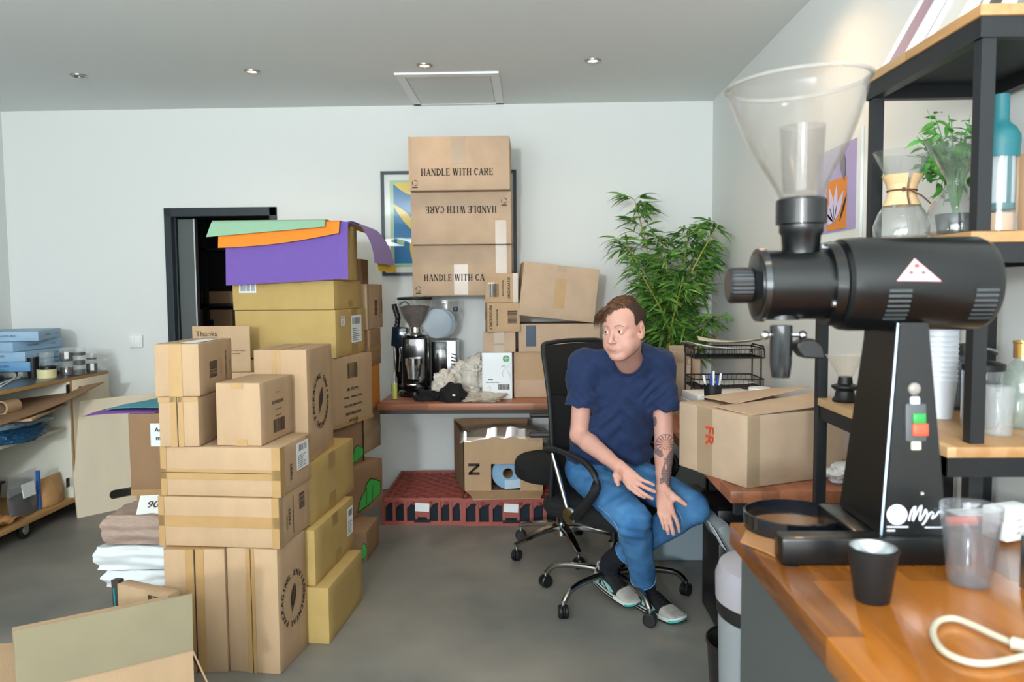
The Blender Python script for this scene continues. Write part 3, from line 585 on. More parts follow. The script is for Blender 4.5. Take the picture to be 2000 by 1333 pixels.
for k, (px, py, Y) in enumerate(tops):
    tp = at(px, py, Y); b0 = base+V((random.uniform(-.06, .06), random.uniform(-.06, .06), -.02))
    path = []
    for i in range(13):
        s = i/12; c = b0.lerp(tp, s); out = (tp-b0); out.z = 0; c += out*(-.35*math.sin(s*PI)*.6); path.append(c)
    MB().tube(path, [.011*(1-.75*i/12) for i in range(13)], 8).build('cane', M_stem, pl_, world=True)
    Lh = (tp-b0).length; n = int(Lh/.042)
    for i in range(2, n+1):
        s = i/n; q = path[min(12, int(s*12))].lerp(path[min(12, int(s*12)+1)], s*12-int(s*12))
        for r in range(2 if s < .9 else 3):
            an = random.uniform(0, 2*PI); L = random.uniform(.05, .15)*(1 if s < .8 else .6); tw = V((math.cos(an), math.sin(an)*.75, random.uniform(.1, .75)))
            e = q+tw.normalized()*L
            if e.y > YF-.06 or e.x > XR-.05: continue
            MB_ = lf; MB_.tube([q, q.lerp(e, .5)+V((0, 0, .01)), e], .0016, 4)
            for m_ in range(random.randint(4, 6)):
                a2 = an+random.uniform(-1.1, 1.1); dd = V((math.cos(a2), math.sin(a2), random.uniform(-.35, .6))); LL = random.uniform(.09, .16)
                pp = q.lerp(e, random.uniform(.4, 1)); tipp = pp+dd.normalized()*LL
                if tipp.y > YF-.01 or tipp.x > XR-.01 or tipp.z < DESKZ+.06: continue
                leaf(lf, pp, dd, LL, random.uniform(.016, .026), random.uniform(.1, .6))
lf.build('foliage', M_leaf, pl_, world=True, smooth=60)
# ---- framed print on the back wall
M_fr = mat('charcoal_picture_frame', '#23303a', .4)
a0 = at(743, 335, YF-.03); a1 = at(1010, 537, YF-.03); W_, H_ = a1.x-a0.x, a0.z-a1.z
t = thing('framed_print', 'large framed print in blue, yellow and green on the back wall behind the tall cartons', 'picture', ((a0.x+a1.x)/2, YF-.02, (a0.z+a1.z)/2))
f = MB(); fw = .022
f.bb((-W_/2, -.015, -H_/2), (W_/2, .018, -H_/2+fw)); f.bb((-W_/2, -.015, H_/2-fw), (W_/2, .018, H_/2)); f.bb((-W_/2, -.015, -H_/2+fw), (-W_/2+fw, .018, H_/2-fw)); f.bb((W_/2-fw, -.015, -H_/2+fw), (W_/2, .018, H_/2-fw))
f.build('frame', M_fr, t); MB().bb((-W_/2+fw, -.002, -H_/2+fw), (W_/2-fw, .015, H_/2-fw)).build('mat_board', mat('print_paper', '#dfe5e2', .6), t)
pg = MB().bb((-W_/2+.06, -.003, -H_/2+.06), (W_/2-.06, -.001, H_/2-.06)).build('print', mat('print_sage', '#a5c4a3', .6), t)
bw, bh = W_/2-.085, H_/2-.085
MB().bb((-bw, -.005, -bh), (bw, -.003, bh)).build('blue_field', mat('print_blue', '#1572a8', .6), pg)
def petal(ax, az, bx, bz, wd, m, nm='yellow_leaf_shape'):
    p, q = V((ax, -.007, az)), V((bx, -.007, bz)); d = q-p; n = V((-d.z, 0, d.x)).normalized(); pts = []
    for i in range(15): s = i/14; pts.append(p+d*s+n*wd*math.sin(PI*s))
    for i in range(13, 0, -1): s = i/14; pts.append(p+d*s-n*wd*.55*math.sin(PI*s))
    MB().prism(pts, V((0, .001, 0))).build(nm, m, pg)
M_py = mat('print_yellow', '#e2c54a', .6)
petal(-bw-.0, bh, -bw+.22, bh-.09, .05, M_py); petal(-bw-.01, bh-.13, -bw+.18, bh-.36, .035, M_py); petal(-bw+.13, -bh, -bw+.2, -bh+.28, .055, M_py); petal(.05, bh, .3, -.1, .05, M_py)
MB().lathe([(.0002, 0), (.027, 0), (.027, .001), (.0002, .001)], (-bw+.045, -.008, -.12), 24, 'Y').build('pale_dot', MC['print_sage'], pg)
MB().bb((-W_/2+fw, -.011, -H_/2+fw), (W_/2-fw, -.0095, H_/2-fw)).build('glazing', glassy('picture_glass', '#ffffff', .03, .0, .12), t)
# ---- poster on the right wall
p0 = atx(1686, 380, XR).y; zb = atx(1684, 463, XR).z; zt_ = atx(1640, 270, XR).z
t = thing('art_print', 'white bordered print of lilac and orange leaves on the right wall behind the hopper', 'picture', (XR-.006, p0+.24, (zb+zt_)/2))
hw, hh = .24, (zt_-zb)/2
MB().box((0, 0, 0), (.01, 2*hw, 2*hh)).build('paper', mat('print_paper', '#dfe5e2', .6), t)
pg = MB().box((-.006, 0, .0), (.002, 2*hw-.07, 2*hh-.07)).build('print', mat('print_lilac', '#a9a0cf', .6), t)
MB().box((-.008, -.02, -.06), (.002, .2, .2), bev=.0).build('orange_panel', mat('print_orange', '#d98a3e', .6), pg)
def petal2(y0, z0, y1, z1, wd, m, nm, xo):
    p, q = V((xo, y0, z0)), V((xo, y1, z1)); d = q-p; n = V((0, -d.z, d.y)).normalized(); pts = []
    for i in range(11): s = i/10; pts.append(p+d*s+n*wd*math.sin(PI*s))
    for i in range(9, 0, -1): s = i/10; pts.append(p+d*s-n*wd*math.sin(PI*s))
    MB().prism(pts, V((.001, 0, 0))).build(nm, m, pg)
for k, a in enumerate((70, 40, 100, 130, 15)): petal2(.0, -.13, math.cos(math.radians(a))*.15, -.13+math.sin(math.radians(a))*.15, .02, mat('print_pale_lilac', '#c9c4e4', .6), 'lilac_leaf_shape', -.011)
petal2(-.1, .02, -.06, .17, .025, mat('print_grey', '#7f7f8c', .6), 'grey_leaf_shape', -.011); petal2(-.06, -.13, -.13, -.03, .006, M_ink, 'dark_stroke', -.012)
# ---- letter tray
t = thing('letter_tray', 'black wire mesh letter tray of three tiers, stuffed with papers', 'letter tray', (.97, 4.02, DESKZ))
M_mesh = mat('black_mesh', '#17191b', .5)
for k in range(3):
    z = .03+k*.15; mb = MB(); X0, X1, Y0, Y1 = -.17, .17, -.12, .12
    for zz in (z, z+.045): mb.tube([(X0, Y0, zz), (X1, Y0, zz), (X1, Y1, zz), (X0, Y1, zz)], .0035, 6, closed=True)
    for i in range(15): x = X0+(X1-X0)*i/14; mb.cyl((x, Y0, z), (x, Y1, z), .001, seg=4); mb.cyl((x, Y0, z), (x, Y0, z+.045), .0012, seg=4); mb.cyl((x, Y1, z), (x, Y1, z+.045), .0012, seg=4)
    for i in range(13): y = Y0+(Y1-Y0)*i/12; mb.cyl((X0, y, z), (X1, y, z), .001, seg=4); mb.cyl((X0, y, z), (X0, y, z+.045), .0012, seg=4); mb.cyl((X1, y, z), (X1, y, z+.045), .0012, seg=4)
    mb.build('tray', M_mesh, t)
for sx in (-.173, .173):
    for sy in (-.06, .1): MB().tube([(sx, sy, 0), (sx, sy, .36)], .004, 8).build('post', M_mesh, t)
    MB().tube([(sx, -.12, .33), (sx, -.115, .365), (sx, -.09, .385), (sx, .1, .385), (sx, .115, .375), (sx, .12, .34)], .004, 8).build('side_rail', M_mesh, t)
M_pap = mat('white_paper', '#dedfdd', .7); M_pap2 = mat('cream_paper', '#cfc6b4', .75)
def paper(nm, c, w, d, rz, curl, m, lab, grp=None, th=.0015, tx=0):
    t = thing(nm, lab, 'paper', c, rz, grp)
    MB().sheet(lambda u, v: V(((u-.5)*w, (v-.5)*d, curl*(abs(u-.5)*2)**2+curl*.6*math.sin(v*3+u*2)+tx*(u-.5))), 10, 8, th).build('sheet', m, t, smooth=60); return t
paper('paper_sheet', (.93, 4.0, DESKZ+.375), .3, .2, .2, .012, M_pap, 'white sheet lying on top of the wire letter tray', tx=-.03)
paper('paper_sheet', (1.0, 4.02, DESKZ+.40), .32, .2, -.15, .02, M_pap2, 'curled cream envelope on the very top of the letter tray')
paper('paper_sheet', (.96, 4.02, DESKZ+.195), .28, .2, .1, .006, M_pap, 'white sheet in the middle tier of the letter tray')
# paper stack and small cartons left of the tray
sp = atz(1345, 800, DESKZ)
t = thing('paper_pile', 'pile of white paper reams on the desk beside the man', 'paper', (.86, 3.78, DESKZ))
for i, (z, dz) in enumerate(((0, .05), (.051, .045), (.097, .05), (.148, .035))): MB().box((.0+.01*i, -.01*i, z+dz/2), (.3, .21, dz), Euler((0, 0, .1*(i-1.5))), bev=.003).build('ream', M_pap if i % 2 else mat('blue_white_paper', '#c8d3d8', .7), t)
for (px, Y, s_, lb) in ((1322, 4.25, .11, 'small open brown carton behind the paper pile'), (1335, 4.4, .13, 'small brown carton with open lid touching the bamboo leaves')):
    p = at(px, 735, Y); t = thing('small_carton', lb, 'cardboard box', (p.x, Y, DESKZ)); hz = .27 if Y < 4.3 else .29
    b = MB(); tk = .003
    for (c, d) in (((0, -s_/2, hz/2), (s_*1.2, tk, hz)), ((0, s_/2, hz/2), (s_*1.2, tk, hz)), ((-s_*.6, 0, hz/2), (tk, s_, hz)), ((s_*.6, 0, hz/2), (tk, s_, hz)), ((0, 0, tk/2), (s_*1.2, s_, tk))): b.box(c, d)
    b.build('box_body', M_card2, t); MB().box((.01, s_/2+.015, hz+.03), (s_*1.2, tk, .07), Euler((.4, 0, 0))).build('lid_flap', M_card2, t)
# pen cup on a box
t = thing('storage_box', 'black storage box under the pen cup behind the FR carton', 'box', (.90, 3.53, DESKZ)); MB().box((0, 0, .075), (.2, .14, .15), bev=.006).build('box_body', M_blkp, t); MB().box((0, 0, .152), (.205, .145, .008), bev=.003).build('lid', M_blkp, t)
px_ = at(1392, 770, 3.52); t = thing('pen_cup', 'black mesh pen cup', 'pen holder', (px_.x, 3.52, DESKZ+.157)); t['label'] = 'black mesh pen cup filled with pens in front of the letter tray'
MB().shell([(.035, 0), (.04, .09)], t=.002).build('cup', M_mesh, t)
cols = [('#d9dcdd', 'white marker pen standing leftmost in the mesh cup', -.022, .02), ('#1d49a8', 'bright blue pen in the mesh cup', -.006, .0), ('#e6e8ea', 'white capped pen between blue pens in the cup', .006, .012), ('#1d3f95', 'dark blue pen leaning right in the cup', .012, -.01), ('#e1e4e5', 'thick white pen rightmost in the mesh cup', .026, .005)]
M_penc = {}
for i, (c, lb, ox, oy) in enumerate(cols):
    pb = V((px_.x+ox*.6, 3.52+oy, DESKZ+.160)); pt = pb+V((ox*.9, oy, .125+.01*(i % 3)))
    t = thing('pen', lb, 'pen', pb, group='pens in the mesh cup'); mm = mat('pen_'+c, c, .35)
    MB().cyl((0, 0, 0), (pt-pb)*.75, .0055, seg=12).build('barrel', mm, t); MB().cyl((pt-pb)*.75, pt-pb, .0065, .005, seg=12).build('cap', mm, t)
p = at(1461, 770, 3.40); t = thing('tub', 'white plastic tub behind the FR carton flaps', 'tub', (p.x+.06, 3.44, DESKZ)); MB().lathe([(.0002, 0), (.042, 0), (.045, .01), (.045, .215), (.0002, .215)]).build('body', mat('white_plastic', '#e3e6e8', .35), t); MB().lathe([(.0002, .216), (.048, .216), (.048, .238), (.046, .242), (.0002, .242)]).build('lid', MC['white_plastic'], t)
# under the right desk
p = at(1380, 1000, 3.45)
t = thing('computer_tower', 'black computer tower on the floor under the right desk', 'computer', (.98, 3.62, 0))
MB().box((0, 0, .25), (.24, .46, .5), bev=.006).build('case', mat('dark_navy_case', '#10212e', .4), t); MB().box((-.128, -.02, .26), (.02, .3, .18), bev=.004).build('side_panel', M_grey, t)
t = thing('card_printer', 'silver grey device with white labels and yellow sticker beside the man\'s knee', 'device', (.79, 3.27, 0))
MB().box((0, 0, .19), (.1, .3, .36), bev=.006).build('stand', M_blkp, t); f = MB().box((-.035, -.12, .41), (.045, .26, .15), Euler((0, -.5, .1)), bev=.006).build('face_panel', mat('silver_grey_plastic', '#8d9498', .35), t)
for y in (-.19, -.12): MB().box((-.064, y, .413), (.002, .05, .1), Euler((0, -.5, .1))).build('paper_label', M_label, t)
MB().box((-.075, -.02, .50), (.003, .03, .04), Euler((0, -.2, 0))).build('yellow_sticker', mat('yellow_sticker', '#d8c81d', .5), t); MB().box((.0, 0, .44), (.11, .32, .14), bev=.005).build('body', M_blkp, t)
t = thing('grey_box', 'pale grey plastic box on the floor behind the man\'s left leg', 'box', (.76, 4.15, 0)); MB().box((0, 0, .15), (.3, .34, .3), bev=.01).build('box_body', mat('pale_grey_blue_plastic', '#9fb0ba', .5), t); MB().box((0, 0, .305), (.31, .35, .012), bev=.004).build('lid', MC['pale_grey_blue_plastic'], t)
# pedal bin and black basket beside the counter
M_bin = mat('grey_bin_plastic', '#868c90', .45, var=.03)
bn = thing('pedal_bin', 'tall grey waste bin with curved lid at the end of the counter', 'bin', (.565, 1.80, 0)); 
MB().lathe([(.0002, 0), (.115, 0), (.122, .02), (.135, .64), (.0002, .64)], seg=40).build('body', M_bin, bn); MB().lathe([(.0002, .642), (.137, .642), (.14, .66), (.137, .675), (.0002, .675)], seg=40).build('rim', M_blkp, bn)
MB().lathe([(.0002, .677), (.141, .677), (.142, .73), (.133, .755), (.09, .77), (.0002, .775)], seg=40).build('lid', mat('bin_lid_grey', '#98959d', .4), bn)
bk = thing('waste_basket', 'small black waste basket on the floor behind the grey bin', 'bin', (.60, 2.16, 0)); MB().shell([(.09, 0), (.115, .4), (.119, .405), (.119, .415)], t=.003).build('basket', M_blkp, bk)
# ================================================================ UNDER THE BACK DESK
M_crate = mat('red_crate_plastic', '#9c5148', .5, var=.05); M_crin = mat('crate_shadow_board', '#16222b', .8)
def crate(x0, x1, y0, y1, h, lab, rz=0):
    t = thing('plastic_crate', lab, 'crate', ((x0+x1)/2, (y0+y1)/2, 0), rz, 'red plastic crates under the back desk'); w, d = x1-x0, y1-y0
    mb = MB(); T = .012; n = 7; cw = w/n
    def wall(L, rotz, off):
        R_ = Matrix.Rotation(rotz, 3, 'Z')
        def bx(c, s): mb.box(R_ @ V(c)+R_ @ V((0, -off, 0)), s, R_)
        bx((0, 0, .012), (L, T, .024)); bx((0, 0, h-.01), (L, T+.006, .02)); k = max(4, round(L/cw)); c_ = L/k
        for i in range(k+1): bx((-L/2+i*c_, -.002, h/2), (.012, T+.004, h))
        mid = k//2
        for i in range(k):
            xc = -L/2+(i+.5)*c_
            if i == mid and rotz == 0: bx((xc, 0, h*.60), (c_, T*.7, h*.62)); continue
            mb.prism([R_ @ V((xc+sx*c_/2, -off+.003, z)) for sx, z in ((-1, h-.02), (-1, h*.55), (-.62, h*.62), (.1, h*.8), (.62, h*.8), (1, h*.8), (1, h-.02))], R_ @ V((0, T*.5, 0)))
            bx((xc-c_*.43, 0, h*.4), (c_*.14, T*.6, h*.55)); bx((xc+c_*.43, 0, h*.4), (c_*.14, T*.6, h*.65))
    wall(w, 0, d/2-T/2); wall(w, PI, d/2-T/2); wall(d, PI/2, w/2-T/2); wall(d, -PI/2, w/2-T/2)
    mb.build('crate_walls', M_crate, t)
    g = MB(); nx, ny = 5, 7
    for i in range(-ny, nx+1):     # diamond lattice of the crate's cells
        for s_ in (1, -1):
            # lines x = x0 + (i + k)*c, y = k*c clipped
            pts = []
            c = w/nx; xs = -w/2+i*c; L = d
            a = V((xs, -d/2, 0)); b = V((xs+d*(w/nx)/(d/ny), d/2, 0))
            # clip to |x|<w/2
            t0, t1 = 0., 1.
            dx_ = b.x-a.x
            if dx_: t0 = max(0, (-w/2-a.x)/dx_); t1 = min(1, (w/2-a.x)/dx_)
            if t1-t0 < .02: continue
            A_ = a.lerp(b, t0); B_ = a.lerp(b, t1)
            if s_ < 0: A_.x *= -1; B_.x *= -1
            mdl = (A_+B_)/2; dd = B_-A_; g.box((mdl.x, mdl.y, h-.025), (dd.length, .006, .036), Matrix.Rotation(math.atan2(dd.y, dd.x), 3, 'Z'))
    g.build('cell_lattice', M_crate, t)
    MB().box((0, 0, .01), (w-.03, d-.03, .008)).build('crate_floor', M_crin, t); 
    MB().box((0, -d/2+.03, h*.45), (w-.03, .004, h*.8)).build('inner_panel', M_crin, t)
    MB().box((.0, -d/2-.006, h*.66), (.085, .003, .05), Euler((0, .06, 0))).build('torn_label', M_label, t)
    MB().box((.0, -d/2-.004, .026), (.1, .003, .018), bev=.0).build('hand_slot', M_crin, t)
    return t
x0 = at(748, 1030, 4.6).x; x1 = at(903, 1030, 4.6).x
crate(x0, x1, 4.6, 5.3, .165, 'red plastic bottle crate on the floor with open cells showing, beside the carton stack')
x2 = at(1078, 1030, 4.56).x
crate(x1+.012, x2+.04, 4.58, 5.3, .165, 'red plastic bottle crate on the floor carrying the open carton of paper rolls')
# open carton with the rolls
R_ = at(1062, 964, 4.72); L_ = at(906, 967, 4.72); zc = .1665
t = thing('open_carton', 'open brown carton marked N with a window showing blue paper rolls, on the red crate', 'cardboard box', ((R_.x+L_.x)/2, 4.72, zc), .0)
w = R_.x-L_.x; h = at(980, 854, 4.72).z-zc; d = .44; sk = -.10
hx0, hx1, hz0, hz1 = at(959, 900, 4.72).x-t.location.x, at(1016, 900, 4.72).x-t.location.x, at(959, 961, 4.72).z-zc, at(959, 907, 4.72).z-zc
fr = MB(); T = .005; hz0 = max(hz0, .012)
fr.bb((-w/2, 0, 0), (hx0, T, h)); fr.bb((hx1, 0, 0), (w/2, T, h)); fr.bb((hx0, 0, hz1), (hx1, T, h)); fr.bb((hx0, 0, 0), (hx1, T, hz0)); fr.build('front_panel', M_card, t)
sd = MB(); sd.prism([V((-w/2, 0, 0)), V((-w/2, 0, h)), V((-w/2+sk, d, h+.03)), V((-w/2+sk, d, 0))], V((T, 0, 0))); sd.prism([V((w/2-T, 0, 0)), V((w/2-T, 0, h)), V((w/2+sk-T, d, h)), V((w/2+sk-T, d, 0))], V((T, 0, 0)))
sd.prism([V((-w/2+sk, d, 0)), V((w/2+sk, d, 0)), V((w/2+sk, d, h+.04)), V((-w/2+sk, d, h+.04))], V((0, -T, 0))); sd.prism([V((-w/2, 0, 0)), V((w/2, 0, 0)), V((w/2+sk, d, 0)), V((-w/2+sk, d, 0))], V((0, 0, T))); sd.build('carton_walls', M_cardd, t)
MB().prism([V((-w/2+.01, 0, .006)), V((w/2, 0, .006)), V((w/2-.02, -.16, .003)), V((-w/2+.07, -.19, .0025)), V((-w/2+.05, -.1, .0045))], V((0, 0, .004))).build('lower_flap', M_card, t)
mb = MB(); put_text(mb, 'N', V((-w*.36, -.003, h*.42)), V((1, 0, 0)), V((0, 0, 1)), .1, PI/2, bold=.004); mb.build('printed_text', M_ink, t, smooth=0)
bag = MB(); bag.sheet(lambda u, v: V((-w/2-.02+u*(w+.04), -.012+v*.34*1.0+sk*v, h+.02+.04*math.sin(u*PI)*(1-v*.5)-.06*(1 if v < .02 else 0)+.018*noise.noise(V((u*9, v*7, 3))))), 40, 24); 
bag.build('plastic_liner', glassy('crinkled_clear_bag', '#c9c4bb', .12, .10, .5), t, smooth=80)
M_roll = mat('blue_paper_roll', '#86aed0', .85, var=.04, vs=60); M_core = mat('roll_core_card', '#a99680', .9)
for k, (ox, oy, lb) in enumerate(((.5*(hx0+hx1)+.012, .075, 'blue paper towel roll facing out through the carton window'), (.5*(hx0+hx1)-.06, .31, 'blue paper towel roll deeper inside the open carton, behind the front roll'))):
    if k: break
    rt = thing('paper_roll', lb, 'paper roll', (t.location.x+ox, t.location.y+oy-.03, zc+.006+.1), group=None)
    mb = MB(); mb.lathe([(.035, 0), (.095, 0), (.099, .004), (.099, .2), (.035, .2)], seg=48, axis='Y', close=True); mb.build('paper', M_roll, rt); MB().lathe([(.031, -.001), (.0345, -.001), (.0345, .201), (.031, .201)], seg=32, axis='Y', close=True).build('core', M_core, rt)
    if k == 0: MB().sheet(lambda u, v: V((-.02+.11*u, -.004-.004*math.sin(u*3), -.099+.055*v+.012*u)), 6, 4, .001).build('loose_sheet', mat('pale_blue_tissue', '#b9cfe2', .8), rt)
# ================================================================ LEFT: STORAGE TROLLEY
M_ply = mat('birch_plywood', '#e9dcc3', .55, var=.06, vs=5, stretch=(1, 1, .25), bump=.03, bs=60); M_plyi = mat('pale_lacquered_ply', '#dad9cb', .5, var=.03, vs=4); M_plye = mat('plywood_edge', '#b98f58', .6, var=.15, vs=30, stretch=(.1, .1, 8)); M_lam = mat('dark_laminate', '#3b3f40', .3)
CX = -2.86; TZ = atx(0, 765, CX).z; cf = atx(212, 728, CX).y; cf = min(cf, 5.4); cb = cf-2.3; BX = -3.52
t = thing('storage_trolley', 'birch plywood storage trolley on castors along the left wall, open at the front', 'trolley', ((CX+BX)/2, (cf+cb)/2, 0))
def wb(nm, a, b, m, par=None, bev=.0015): return MB().bb(a, b, bev=bev).build(nm, m, par or t, world=True)
wb('worktop', (BX, cb, TZ-.02), (CX, cf, TZ), M_plye); wb('worktop_laminate', (BX+.003, cb+.003, TZ+.0002), (CX-.004, cf-.003, TZ+.002), M_lam)
zb = atx(147, 972, CX).z; wb('base_board', (BX, cb, zb-.03), (CX, cf, zb), M_plye)
yf = atx(141, 760, CX).y
wb('end_panel', (BX, cf-.02, zb), (CX-.02, cf, TZ-.02), M_ply); wb('front_panel', (CX-.018, yf, zb), (CX, cf, TZ-.02), M_ply); wb('divider', (BX, yf-.02, zb), (CX, yf, TZ-.02), M_plye)
wb('back_panel', (BX, cb, zb), (BX+.012, cf, TZ-.02), M_plyi); wb('inner_side', (BX+.012, yf-.03, zb), (CX-.003, yf-.0205, TZ-.02), M_plyi)
zs = atx(60, 858, CX).z; wb('shelf', (BX+.012, cb, zs-.018), (CX-.03, yf-.03, zs), M_plyi)
h = atx(156, 760, CX); MB().lathe([(.0002, 0), (.02, 0), (.02, .002), (.0002, .002)], (CX+.0005, h.y, h.z), 24, 'X').build('finger_hole', mat('shadowy_hole', '#8b7a5f', .9), t, world=True)
for py in (760, 943):
    h = atx(133, py, CX); hb = wb('hinge', (CX-.002, h.y-.02, h.z-.028), (CX+.004, h.y+.012, h.z+.028), M_blk)
def castor(x, y, par):
    f = MB(); f.bb((x-.02, y-.025, zb-.036), (x+.02, y+.025, zb-.03)); f.bb((x-.018, y-.02, .045), (x-.014, y+.02, zb-.036)); f.bb((x+.014, y-.02, .045), (x+.018, y+.02, zb-.036)); k = f.build('castor', mat('zinc_steel', '#b6bcc0', .3, metal=.85), par, world=True)
    MB().lathe([(.012, -.011), (.048, -.012), (.052, -.008), (.052, .008), (.048, .012), (.012, .011)], (x, y, .052), 28, 'X', close=True).build('wheel', M_blkp, k, world=True)
    MB().lathe([(.0002, -.013), (.026, -.014), (.026, .014), (.0002, .013)], (x, y, .052), 20, 'X').build('wheel_hub', MC['zinc_steel'], k, world=True)
cs = atz(62, 1020, .05); zb_ = zb
for x in (CX-.05, BX+.06):
    for y in (atx(62, 1015, CX).y, cb+.1): castor(x, y, t)
# leaning door
pbl = atz(152, 1013, 0); pdir = (atz(270, 988, 0)-pbl).normalized(); Lw = .62
t = thing('door_panel', 'loose birch plywood door panel with a slot handle leaning beside the trolley', 'panel', pbl, math.atan2(pdir.y, pdir.x))
ph = at(133, 787, pbl.y+.05).z; th = .016; ln = .10
def pp(x, z, y=0): return V((x, ln*z/ph+y, z))
sl0, sl1, sz = .20, .47, .10
mb = MB(); R_ = .028
outer = [(0, 0), (Lw, 0), (Lw, ph), (0, ph)]
# panel with slot: built as frame pieces round the slot
def pc_(x0, z0, x1, z1): mb.prism([pp(x0, z0), pp(x1, z0), pp(x1, z1), pp(x0, z1)], V((0, th, 0)))
pc_(0, 0, sl0, ph); pc_(sl1, 0, Lw, ph); pc_(sl0, 0, sl1, sz-R_); pc_(sl0, sz+R_, sl1, ph)
for sgn, xc in ((1, sl0), (-1, sl1)):
    for up in (1, -1):
        pts = [pp(xc, sz+up*R_)]
        for i in range(7): a = i/6*PI/2; pts.append(pp(xc+sgn*(R_-R_*math.cos(a)), sz+up*R_*math.sin(a)))
        if len(pts) > 2: mb.prism(pts, V((0, th, 0)))
mb.build('panel_board', M_ply, t, bevel=.001)
# carton scraps on the shelf
def lump(nm, m, c, dims, lab, cat, n=.25, sc=6, group=None, world=True, sub=28, flat=.15, seed=0):
    mb = MB(); bmesh.ops.create_icosphere(mb.bm, subdivisions=5, radius=1)
    for v in mb.bm.verts:
        p = v.co.copy(); f = 1+n*noise.noise(p*1.6+V((seed, 0, 0)))+n*.5*abs(noise.noise(p*sc*.6+V((0, seed, 0))))+n*.3*noise.noise(p*sc*1.7+V((0, 0, seed)))
        p = V([math.copysign(abs(x)**.75, x) for x in p])*f; p.z = max(p.z, -1+flat); v.co = V((p.x*dims[0]/2, p.y*dims[1]/2, (p.z+1-flat)*dims[2]/2))
    t = thing(nm, lab, cat, c, 0, group); mb.build('body' if nm != 'plastic_bag' else 'film', m, t, smooth=70); return t
def q3(a, b, c, m, nm, lab, cat): pass
s0 = atx(0, 850, CX)
t = thing('cardboard_sheet', 'large curved brown cardboard sheet sticking out of the trolley shelf', 'cardboard', (CX-.15, 4.6, zs+.155))
MB().sheet(lambda u, v: V((-.35+.62*u, -.65+1.0*v, .0+.075*v*v*u+.03*u*v)), 14, 14, .005).build('sheet', M_cardd, t, smooth=60)
t = thing('cardboard_sheet', 'flat brown cardboard lid lying on the trolley shelf under the curved sheet', 'cardboard', (CX-.14, 4.35, zs+.135)); MB().box((0, 0, .008), (.5, .5, .012), Euler((.03, -.04, .2))).build('sheet', M_card, t)
t = thing('cardboard_tube', 'short cardboard tube lying on the trolley shelf at the left edge of view', 'tube', (CX-.06, 4.28, zs+.20)); MB().lathe([(.03, -.06), (.04, -.06), (.04, .06), (.03, .06)], (0, 0, 0), 28, 'Y', close=True).build('tube_body', M_card, t)
M_bluebag = mat('dark_blue_plastic_bag', '#1f4d6e', .3); M_silv = mat('silver_blue_foil', '#9fb4c2', .3, metal=.3)
p = atx(30, 868, CX+.03); b_ = lump('mailing_bag', M_bluebag, (CX-.1, p.y+.15, zs-.0), (.3, .42, .09), 'dark blue plastic mailing bag hanging over the trolley shelf', 'bag', .25, seed=3)
b2 = lump('mailing_bag', M_silv, (CX-.12, p.y+.22, zs+.075), (.26, .46, .05), 'silvery blue bag on top of the dark blue mailing bag', 'bag', .3, seed=5)
# lower level of trolley
p = atx(30, 950, CX-.02); t = thing('storage_tub', 'dark blue grey plastic tub on the bottom board of the trolley', 'tub', (CX-.36, atx(58, 940, CX).y-.28, zb))
mb = MB(); W_, D_, Hx = .36, .62, .2
for k in range(1):
    prof = [(-1, -1), (1, -1), (1, 1), (-1, 1)]
    def ring(s, z): return [mb.bm.verts.new((x*W_/2*s, y*D_/2*s, z)) for x, y in prof]
    rs = [ring(.9, 0), ring(1, Hx), ring(1.05, Hx), ring(1.05, Hx-.012), ring(.985, Hx-.002), ring(.88, .006)]
    for A_, B_ in zip(rs, rs[1:]):
        for i in range(4): mb.bm.faces.new((A_[i], A_[(i+1) % 4], B_[(i+1) % 4], B_[i]))
    mb.bm.faces.new(rs[0][::-1]); mb.bm.faces.new(rs[-1])
mb.build('tub_body', mat('dark_tub_plastic', '#22303a', .45), t)
M_kraft = mat('kraft_bag', '#bb9160', .7, var=.06, vs=20, bump=.2, bs=30); M_zip = glassy('zip_bag_film', '#cfd6de', .1, .12, .45); M_beans = mat('dark_coffee_beans', '#2e1b13', .5, var=.6, vs=120, bump=.6, bs=180)
def pouch(px, py, h, w, d, m, nm, lab, cat, fill=None, X=CX-.07):
    q = atx(px, py, X); t = thing(nm, lab, cat, (X, q.y, zb))
    def f(u, v):
        s = math.sin(u*2*PI); c = math.cos(u*2*PI); k = 1-.85*max(0, (v-.45)/.55)**1.3; return V((d/2*c*k*(.85+.15*math.sin(v*6)), w/2*s*(1-.04*math.sin(v*9)), h*v+.004*math.sin(u*9+v*7)))
    MB().sheet(f, 24, 14).build('bag', m, t, smooth=70)
    if fill: MB().sheet(lambda u, v: f(u, v*fill)*.96, 24, 8).build('coffee', M_beans, t, smooth=70)
    return t, q
t, q = pouch(46, 985, .25, .26, .07, M_zip, 'zip_bag', 'clear zip bag of dark coffee beans with a white label on the trolley base', 'bag', .5)
MB().box((.034, 0, .15), (.004, .11, .08), Euler((0, -.12, 0))).build('label', M_label, t); MB().box((.02, .11, .12), (.02, .012, .23)).build('blue_edge', mat('blue_zip_edge', '#2c57a0', .4), t)
pouch(96, 978, .17, .24, .12, M_kraft, 'kraft_bag', 'folded brown kraft paper bag beside the zip bag on the trolley', 'bag')
p = atx(10, 1005, CX-.05); t = thing('kraft_sheet', 'crumpled brown kraft paper lying at the front of the trolley base', 'paper', (CX-.10, p.y-.1, zb+.004)); MB().sheet(lambda u, v: V((-.0+.2*(u-.5), .4*(v-.5), .01+.05*abs(noise.noise(V((u*3, v*3, 9)))))), 20, 20, .002).build('sheet', mat('kraft_paper_sheet', '#b98552', .7), t, smooth=50)
